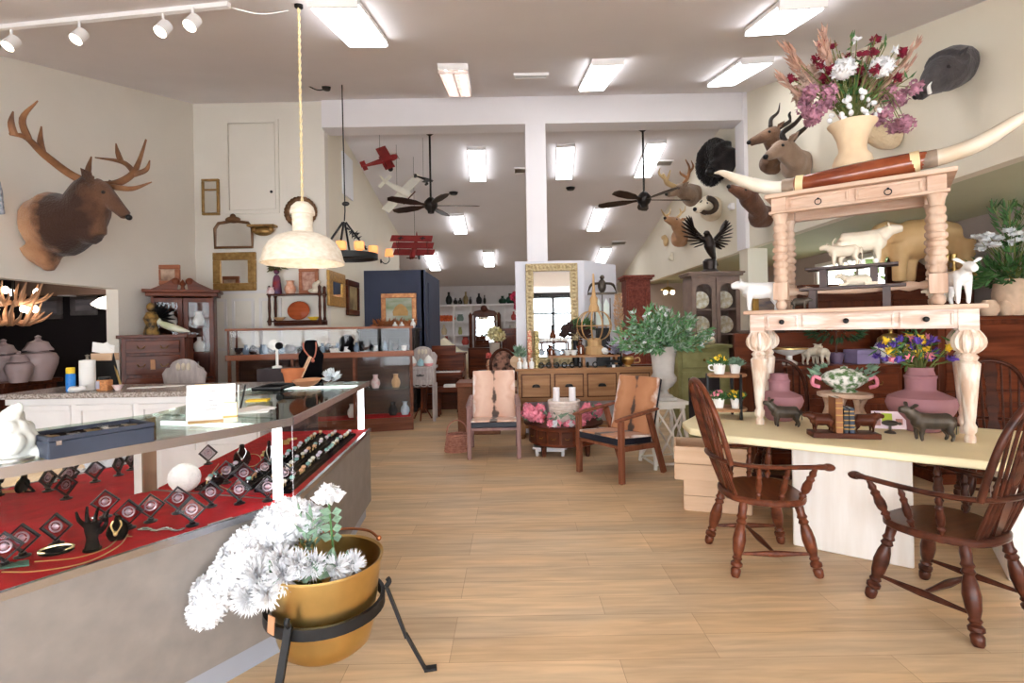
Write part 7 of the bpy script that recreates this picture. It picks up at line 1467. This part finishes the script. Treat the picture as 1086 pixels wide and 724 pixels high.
mk(B().bb(-w2+.04, w2-.04, .04, .4, .62, .635), 'glass_shelf', GREENGL, t); mk(B().bb(-w2+.04, w2-.04, .04, .4, .2, .21), 'felt_deck', RED, t)
mk(B().bb(-w2+.02, w2-.02, .4, .41, .2, LZ-.05), 'back_panel', wood('case_back', (62, 42, 32), (84, 58, 44)), t)
ex = V((math.cos(ang), math.sin(ang), 0)); ey = V((-ex.y, ex.x, 0))
def incase(s, d, z): q = a+ex*s+ey*d; q.z = z; return q
SILV = mat('silverware', (150, 152, 160), .18, .9, var=.1)
kinds = {'silver bowl': (SILV, 'bowl', [(.03, 0), (.02, .02), (.05, .05), (.06, .1), (.055, .1), (0, .03)]), 'silver pot': (SILV, 'pot', [(.03, 0), (.06, .04), (.055, .09), (.03, .12), (.01, .13), (0, .15)]), 'cut glass jar': (mat('blue_glass', (120, 140, 160), .1, var=.1), 'jar', vprof(.045, .14, .5)), 'black figurine': (BVEL, 'figurine', vprof(.04, .17, .3)), 'white cup': (PORC, 'cup', [(.025, 0), (.04, .03), (.045, .08), (.04, .08), (0, .02)])}
kn = list(kinds)
for i in range(34):
    s = .12+i*(L-.24)/33; k_ = kn[(i*2+i//5) % 3] if i < 20 else kn[(3, 0, 3, 4, 3, 2)[i % 6]]; m_, c_t, pr = kinds[k_]
    one(B().lathe(pr, 12), k_.replace(' ', '_'), m_, '%s standing in upper glass of the long wooden display case' % k_, c_t, incase(s, .1+.22*((i*7) % 5)/5, LZ), 0, k_+'s in the long display case')
for s, z, nm, m_, lab in ((L-.25, .635, 'driftwood', OW, 'driftwood piece on glass shelf at the end of long case'), (L-.55, .635, 'pink_ornament', mat('pink_glaze', (226, 180, 180)), 'pink ornament on glass shelf of long case'), (L-.12, .21, 'blue_ornament', mat('pale_blue_glaze', (190, 206, 220)), 'pale blue ornament on red felt at the end of the long case'), (L-.3, .21, 'black_stand', BVEL, 'black stand on the red felt of the long case'), (L-.9, .21, 'white_ornament', PORC, 'white ornament on red felt deeper in the long case')): one(B().lathe(vprof(.07, .2, .5), 14), nm, m_, lab, 'ornament', incase(s, .2, z))
t = thing('necklace_bust', 'black velvet necklace stand inside the upper glass of long case', 'jewelry stand', incase(1.55, .15, LZ), ang-.3); mk(B().at((0, 0, 0), (-.4, 0, 0)).face([(-.08, 0), (.08, 0), (.12, .2), (.05, .28), (-.05, .28), (-.12, .2)], -.015, .015), 'form', BVEL, t, bev=.01)
one(B().at((0, 0, 0), (-.9, 0, .3)).bb(-.14, .14, -.005, .005, .0, .1), 'white_card', PAPER, 'white card leaning inside the upper glass of long case', 'card', incase(1.5, .06, LZ), ang)
t = thing('desk_lamp', 'white round desk lamp and black microphone shape on counter before the long case', 'desk lamp', V((-2.52, 5.55, 0)), 0)
mk(B().bb(-.16, .3, -.12, .14, .0, 1.12), 'cabinet', DARKW, t); mk(B().lathe([(.05, 1.12), (.05, 1.14), (.014, 1.15), (.014, 1.32)], 14).at((-.02, 0, 1.37), (PI/2, 0, 0)).lathe([(0, -.05), (.05, -.05), (.055, .03), (0, .05)], 18), 'lamp', PORC, t); mk(B().at((.06, -.07, 1.36), (PI/2, 0, 0)).lathe([(0, -.01), (.036, -.01), (.038, .02), (0, .02)], 18), 'lens', BVEL, t)
t = thing('terracotta_pot', 'orange terracotta pot behind glass counter by the desk lamp', 'pot', V((-2.0, 4.72, 0))); mk(B().lathe([(.06, 1.0), (.09, 1.14), (.1, 1.14), (.1, 1.17), (.085, 1.17), (0, 1.1)], 18), 'pot', mat('terracotta', (190, 116, 76), .8, var=.08), t); mk(B().bb(-.14, .14, -.1, .1, 0, 1.0), 'pedestal', DARKW, t)
# washstand with gnome eggs
def washstand(label, loc, rz):
    t = thing('washstand', label, 'washstand', loc, rz); mk(B().bb(-.25, .25, -.2, .2, .86, .9), 'top', GREYW, t, bev=.004); mk(B().bb(-.22, .22, -.18, .18, .6, .86), 'apron', GREYW, t, bev=.003)
    d = mk(B().bb(-.17, .17, -.195, -.18, .68, .83), 'drawer', GREYW, t, bev=.006); mk(B().tube([(-.06, -.2, .76), (-.03, -.21, .75), (.03, -.21, .75), (.06, -.2, .76)], .012, 6).ell((0, -.2, .76), (.03, .01, .02)), 'pull', mat('grey_metal', (96, 92, 90), .5, .5), d)
    b = B()
    for i in range(4): b.tube([V((-.165+.11*i+.045*math.cos(q), -.18, .6-.03*math.sin(q))) for q in [PI*k/8 for k in range(9)]], .01, 6)
    mk(b, 'scallop', GREYW, t)
    for x in (-.215, .215):
        for y in (-.165, .165): mk(B().bar((x, y, 0), (x, y, .6), .045, up=(0, 1, 0)), 'leg', GREYW, t)
    pts = [(-.22, .9), (.22, .9), (.25, 1.05), (.2, 1.12)]+[(.16*math.cos(a), 1.12+.1*math.sin(a)) for a in [PI*k/10 for k in range(11)]]+[(-.2, 1.12), (-.25, 1.05)]
    mk(B().face(pts, .16, .19), 'backsplash', GREYW, t, bev=.004); b = B()
    for x in (-.06, 0, .06): b.ell((x, .155, 1.13), (.025, .02, .045), 8, 6)
    mk(b, 'shell_carving', CERC, t); return t
q = PZ(447, 446, 0); washstand('grey carved washstand with scalloped back beside the long display case', (q.x, q.y+.1, 0), .05)
for i, (dx, m, lab) in enumerate(((-.15, (236, 190, 170), 'white egg-shaped gnome with peach base at one side of washstand'), (0, (170, 206, 214), 'small pale blue egg-shaped gnome in middle of washstand'), (.13, (232, 160, 160), 'white egg-shaped gnome with pink cap at other side of washstand'))):
    t = thing('egg_gnome', lab, 'figurine', (q.x+dx, q.y+.02, .9), 0, 'egg gnomes on the washstand'); r = .085 if i != 1 else .06; mk(B().lathe([(r*.6, 0), (r, r*.7), (r*.95, r*1.1), (r*.5, r*1.8), (0, r*2.2)], 14), 'body', PORC if i != 1 else mat('gnome_1', m, .5), t); mk(B().lathe([(r*.62, -.001), (r*.98, r*.5), (r*.9, r*.62)], 14), 'base_band', mat('gnome_%d' % i, m, .5), t)
washstand('grey carved washstand whose scalloped back shows behind white service counter', (-3.75, 5.75, 0), .0)
t = thing('tripod_table', 'small tripod table standing under the grey washstand', 'table', (q.x-.0, q.y+.08, 0)); mk(B().lathe([(.02, .15), (.03, .22), (.018, .4), (.02, .54)], 10), 'stem', MAHOG, t); mk(B().lathe([(.13, .54), (.14, .555), (0, .555)], 18), 'top', MAHOG, t)
for i in range(3): a_ = 2*PI*i/3-PI/2; mk(B().tube(spl([(0, 0, .2), (.08*math.cos(a_), .08*math.sin(a_), .16), (.17*math.cos(a_), .17*math.sin(a_), .012)], 8), .014, 6), 'foot', MAHOG, t)
# ---------------- china cabinet, tall dresser
t = thing('china_cabinet', 'mahogany china cabinet with broken pediment in the wall corner', 'china cabinet', (-4.37, 6.9, 0), .42); w2 = .36
mk(B().bb(-w2, w2, .3, .34, .0, 2.0).bb(-w2, -w2+.03, 0, .3, 0, 2.0).bb(w2-.03, w2, 0, .3, 0, 2.0).bb(-w2+.03, w2-.03, 0, .3, .02, .9), 'carcass', MAHOGZ, t, bev=.004); mk(B().bb(-w2-.05, w2+.05, -.06, .35, 2.0, 2.05).bb(-w2-.08, w2+.08, -.09, .36, 2.05, 2.09), 'cornice', MAHOG, t, bev=.008)
pd = B()
for s in (-1, 1): pd.face([(s*w2, 2.09), (s*.06, 2.09), (s*.05, 2.2), (s*.1, 2.24), (s*.18, 2.18), (s*.3, 2.12)], -.03, .02).ell((s*.08, -.01, 2.2), (.05, .035, .05))
mk(pd.lathe([(.03, 2.09), (.02, 2.13), (.04, 2.17), (0, 2.23)], 10), 'pediment', MAHOG, t)
for z in (1.25, 1.6): mk(B().bb(-w2+.03, w2-.03, .02, .3, z-.01, z+.01), 'shelf', MAHOG, t)
for s in (-1, 1):
    d = mk(B().frame(w2-.01, 1.06, .055, .03, (s*w2/2, -.012, 1.45)), 'glazed_door', MAHOGZ, t, bev=.003); mk(B().bb(s*w2/2-.13, s*w2/2+.13, -.006, -.002, .96, 1.94), 'pane', GLASS, d)
    d = mk(B().frame(w2-.01, .8, .06, .03, (s*w2/2, -.012, .48)).bb(s*w2/2-.13, s*w2/2+.13, -.012, 0, .1, .86), 'lower_door', MAHOGZ, t, bev=.004); mk(B().ell((s*.04, -.04, .5), .014), 'knob', BRASSD, d)
for i, (x, z, lab) in enumerate(((-.2, 1.61, 'white teapot on top shelf of the china cabinet'), (.2, 1.61, 'white jug on top shelf of the china cabinet by its hinge'), (-.2, 1.26, 'white tureen on middle shelf of the china cabinet'), (.2, 1.26, 'small white vase on middle shelf of the china cabinet'), (.18, .92, 'cream pointed ornament at bottom of the china cabinet glass'))): one(B().lathe(vprof(.075, .2, (.4, .6, .7, .35, .1)[i]), 14), 'china_piece', PORC if i < 4 else CERC, lab, 'china', (-4.37+x*.8*math.cos(.42)-.15*math.sin(.42), 6.9+x*.8*math.sin(.42)+.15*math.cos(.42), z))
wmirror('wood framed print leaning on top of the china cabinet', 166, 281, 191, 302, wood('print_frame', (150, 92, 66), (176, 116, 86)), .06, name='framed_print', pane=mat('faded_print', (226, 196, 170), .7, rgb2=(110, 80, 66), scale=5), Y=7.18)
t = thing('tall_dresser', 'dark mahogany tall dresser with brass pulls beside the den opening', 'dresser', (-4.38, 6.38, 0), .32); w2 = .33
mk(B().bb(-w2, w2, -.1, .3, .1, 1.46), 'carcass', MAHOGZ, t, bev=.004); mk(B().bb(-w2-.04, w2+.04, -.14, .31, 1.46, 1.5), 'top', MAHOG, t, bev=.006); mk(B().bb(-w2-.01, w2+.01, -.12, .3, 0, .1), 'plinth', MAHOG, t)
for z0, z1_ in ((1.28, 1.43), (1.02, 1.25), (.72, .98), (.42, .68), (.13, .38)):
    d = mk(B().bb(-w2+.05, w2-.05, -.12, -.1, z0, z1_), 'drawer', MAHOG, t, bev=.006); b = B()
    for x in (-.12, .12): b.tube([(x-.04, -.125, (z0+z1_)/2+.01), (x-.02, -.14, (z0+z1_)/2-.02), (x+.02, -.14, (z0+z1_)/2-.02), (x+.04, -.125, (z0+z1_)/2+.01)], .006, 6)
    mk(b, 'pull', BRASSD, d)
mk(B().bb(-.025, .025, -.135, -.13, 1.08, 1.2), 'price_tag', TAG, t)
t = thing('tribal_figure', 'black and gold carved figure with fanned wings on the tall dresser', 'figurine', (-4.46, 6.42, 1.5)); mk(B().lathe([(.09, 0), (.08, .05), (.06, .12), (.09, .2), (.05, .28), (0, .29)], 12).ell((0, 0, .34), (.05, .05, .06)), 'figure', mat('gold_black', (40, 34, 30), .5, rgb2=(150, 116, 60), scale=14, contrast=.6), t); b = B()
for i in range(9):
    a_ = -.3+i*.25; b.leaf((0.05, .03, .2), (math.cos(a_), 0, math.sin(a_)), .24, .05, up=(0, 1, 0))
mk(b, 'fan_wing', BLACK, t)
b = B().tube(spl([(-.1, 0, .14), (0, 0, .1), (.12, 0, .06), (.26, 0, .03)], 8), [.05, .07, .06, .01], 10, flat=.7).ell((-.13, 0, .17), .045); one(b, 'bird_figurine', mat('celadon_glaze', (186, 196, 150), .3, rgb2=(226, 222, 206), scale=8), 'pale green and white bird figurine on the tall dresser', 'figurine', (-4.26, 6.45, 1.5), blob=.012)
# ======================= den beyond the opening
t = thing('den_table', 'dark long table inside the den carrying the ginger jars', 'table', (-5.75, 5.65, 0)); mk(B().bb(-.7, .55, -.35, .35, .98, 1.03), 'top', DWOOD, t, bev=.005)
for x in (-.62, .47):
    for y in (-.28, .28): mk(B().bb(x-.035, x+.035, y-.035, y+.035, 0, .98), 'leg', DWOODZ, t)
mk(B().bb(-.6, .45, -.3, .3, .86, .98), 'apron', DWOOD, t)
GJ = mat('lilac_brown_glaze', (146, 126, 124), .35, rgb2=(166, 146, 146), scale=3)
for px, sc_, n, lab in ((41, .86, 0, 'largest ginger jar on the den table'), (4, .8, .0, 'ginger jar cut by the picture edge on the den table'), (20, .58, -.22, 'smallest ginger jar in front between the two larger')):
    p = P(px, 390, 5.6+n); t = thing('ginger_jar', lab, 'jar', (p.x, p.y, 1.03), 0, 'ginger jars on the den table')
    mk(B().at(sc=sc_).lathe([(.12, 0), (.13, .02), (.19, .2), (.2, .28), (.17, .34), (.1, .365), (.1, .38)], 26), 'body', GJ, t); mk(B().at(sc=sc_).lathe([(.15, .375), (.15, .39), (.12, .43), (.1, .48), (.04, .5), (.025, .52), (.035, .55), (0, .57)], 24), 'lid', GJ, t)
cz = P(14, 326, 5.75); t = thing('antler_chandelier', 'antler chandelier with glowing bulbs inside the den', 'chandelier', (cz.x, 5.75, 2.42)); h = cz.z-2.42; AG = mat('lit_antler', (196, 154, 120), .5, rgb2=(160, 112, 80), scale=6)
mk(B().tube([(0, 0, 0), (0, 0, h)], .01, 6), 'chain', BLACK, t)
for i in range(14):
    a_ = 2*PI*i/14; r = R.uniform(.17, .24); lv = (-.1, .12)[i % 2]; d = V((math.cos(a_), math.sin(a_), 0)); mk(B().tube(spl([d*.06+V((0, 0, h+lv-.06)), d*r*.7+V((0, 0, h+lv-.08)), d*r+V((0, 0, h+lv+.02)), d*r*1.1+V((.04, 0, h+lv+.16))], 10), [.03, .028, .022, .006], 7).tube(spl([d*r*.7+V((0, 0, h+lv-.08)), d*r*1.0+V((.05, .04, h+lv-.03)), d*r*1.25+V((.08, .05, h+lv+.05))], 8), [.022, .016, .005], 6), 'antler', AG, t)
for i in range(9): a_ = 2*PI*i/9+.3; lv = (-.02, .18)[i % 2]; mk(B().ell((.2*math.cos(a_), .2*math.sin(a_), h+lv), (.03, .03, .04)), 'bulb', lamp_mat('den_bulb', (255, 234, 208), 12), t)
for px0, py0, px1, py1, lab in ((34, 315, 66, 338, 'framed landscape on the dark den wall beside chandelier'), (75, 313, 103, 334, 'framed landscape on the dark den wall beside the opening edge')):
    wmirror(lab, px0, py0, px1, py1, mat('pewter_frame', (170, 160, 160), .5, .4), .07, name='framed_landscape', pane=mat('grey_landscape', (140, 134, 146), .6, rgb2=(216, 204, 204), scale=3, stretch=(.6, 1, 3)), Y=8.16)
t = thing('downlight', 'small round recessed light in the den soffit', 'downlight', (-6.0, 7.0, 2.05)); mk(B().lathe([(.07, -.012), (.1, -.01), (.1, 0)], 20), 'trim_ring', WHITE, t); mk(B().lathe([(0, -.008), (.07, -.008)], 20), 'lens', lamp_mat('downlight_lens', (255, 236, 214), 260), t)
p = P(115, 322, 6.6); t = thing('glass_pendant', 'white glass bowl lamp glowing at the den opening edge', 'pendant lamp', (p.x, p.y, 2.42)); h = p.z-2.42; mk(B().tube([(0, 0, 0), (0, 0, h+.1)], .01, 6), 'rod', BLACK, t); mk(B().lathe([(.02, .1), (.1, .07), (.18, .0), (.17, -.02), (.1, -.06), (0, -.075)], 22, (0, 0, h)), 'bowl', lamp_mat('milk_glass', (250, 240, 226), 2.5), t)
t = thing('barrel_chair', 'dark barrel chair back inside den beside the tall dresser', 'chair', (-5.35, 7.2, 0)); mk(B().lathe([(.3, .45), (.33, .8), (.3, 1.25), (.27, 1.3), (.25, 1.2), (.27, .5)], 20, a0=0, a1=PI), 'back', mat('brown_leather', (62, 40, 34), .5, var=.2), t); mk(B().lathe([(0, .3), (.3, .3), (.32, .45), (0, .48)], 20), 'seat', mat('brown_leather', (62, 40, 34)), t)
for i in range(4): a_ = PI/4+i*PI/2; mk(B().bb(.2*math.cos(a_)-.025, .2*math.cos(a_)+.025, .2*math.sin(a_)-.025, .2*math.sin(a_)+.025, 0, .3), 'leg', DWOOD, t)
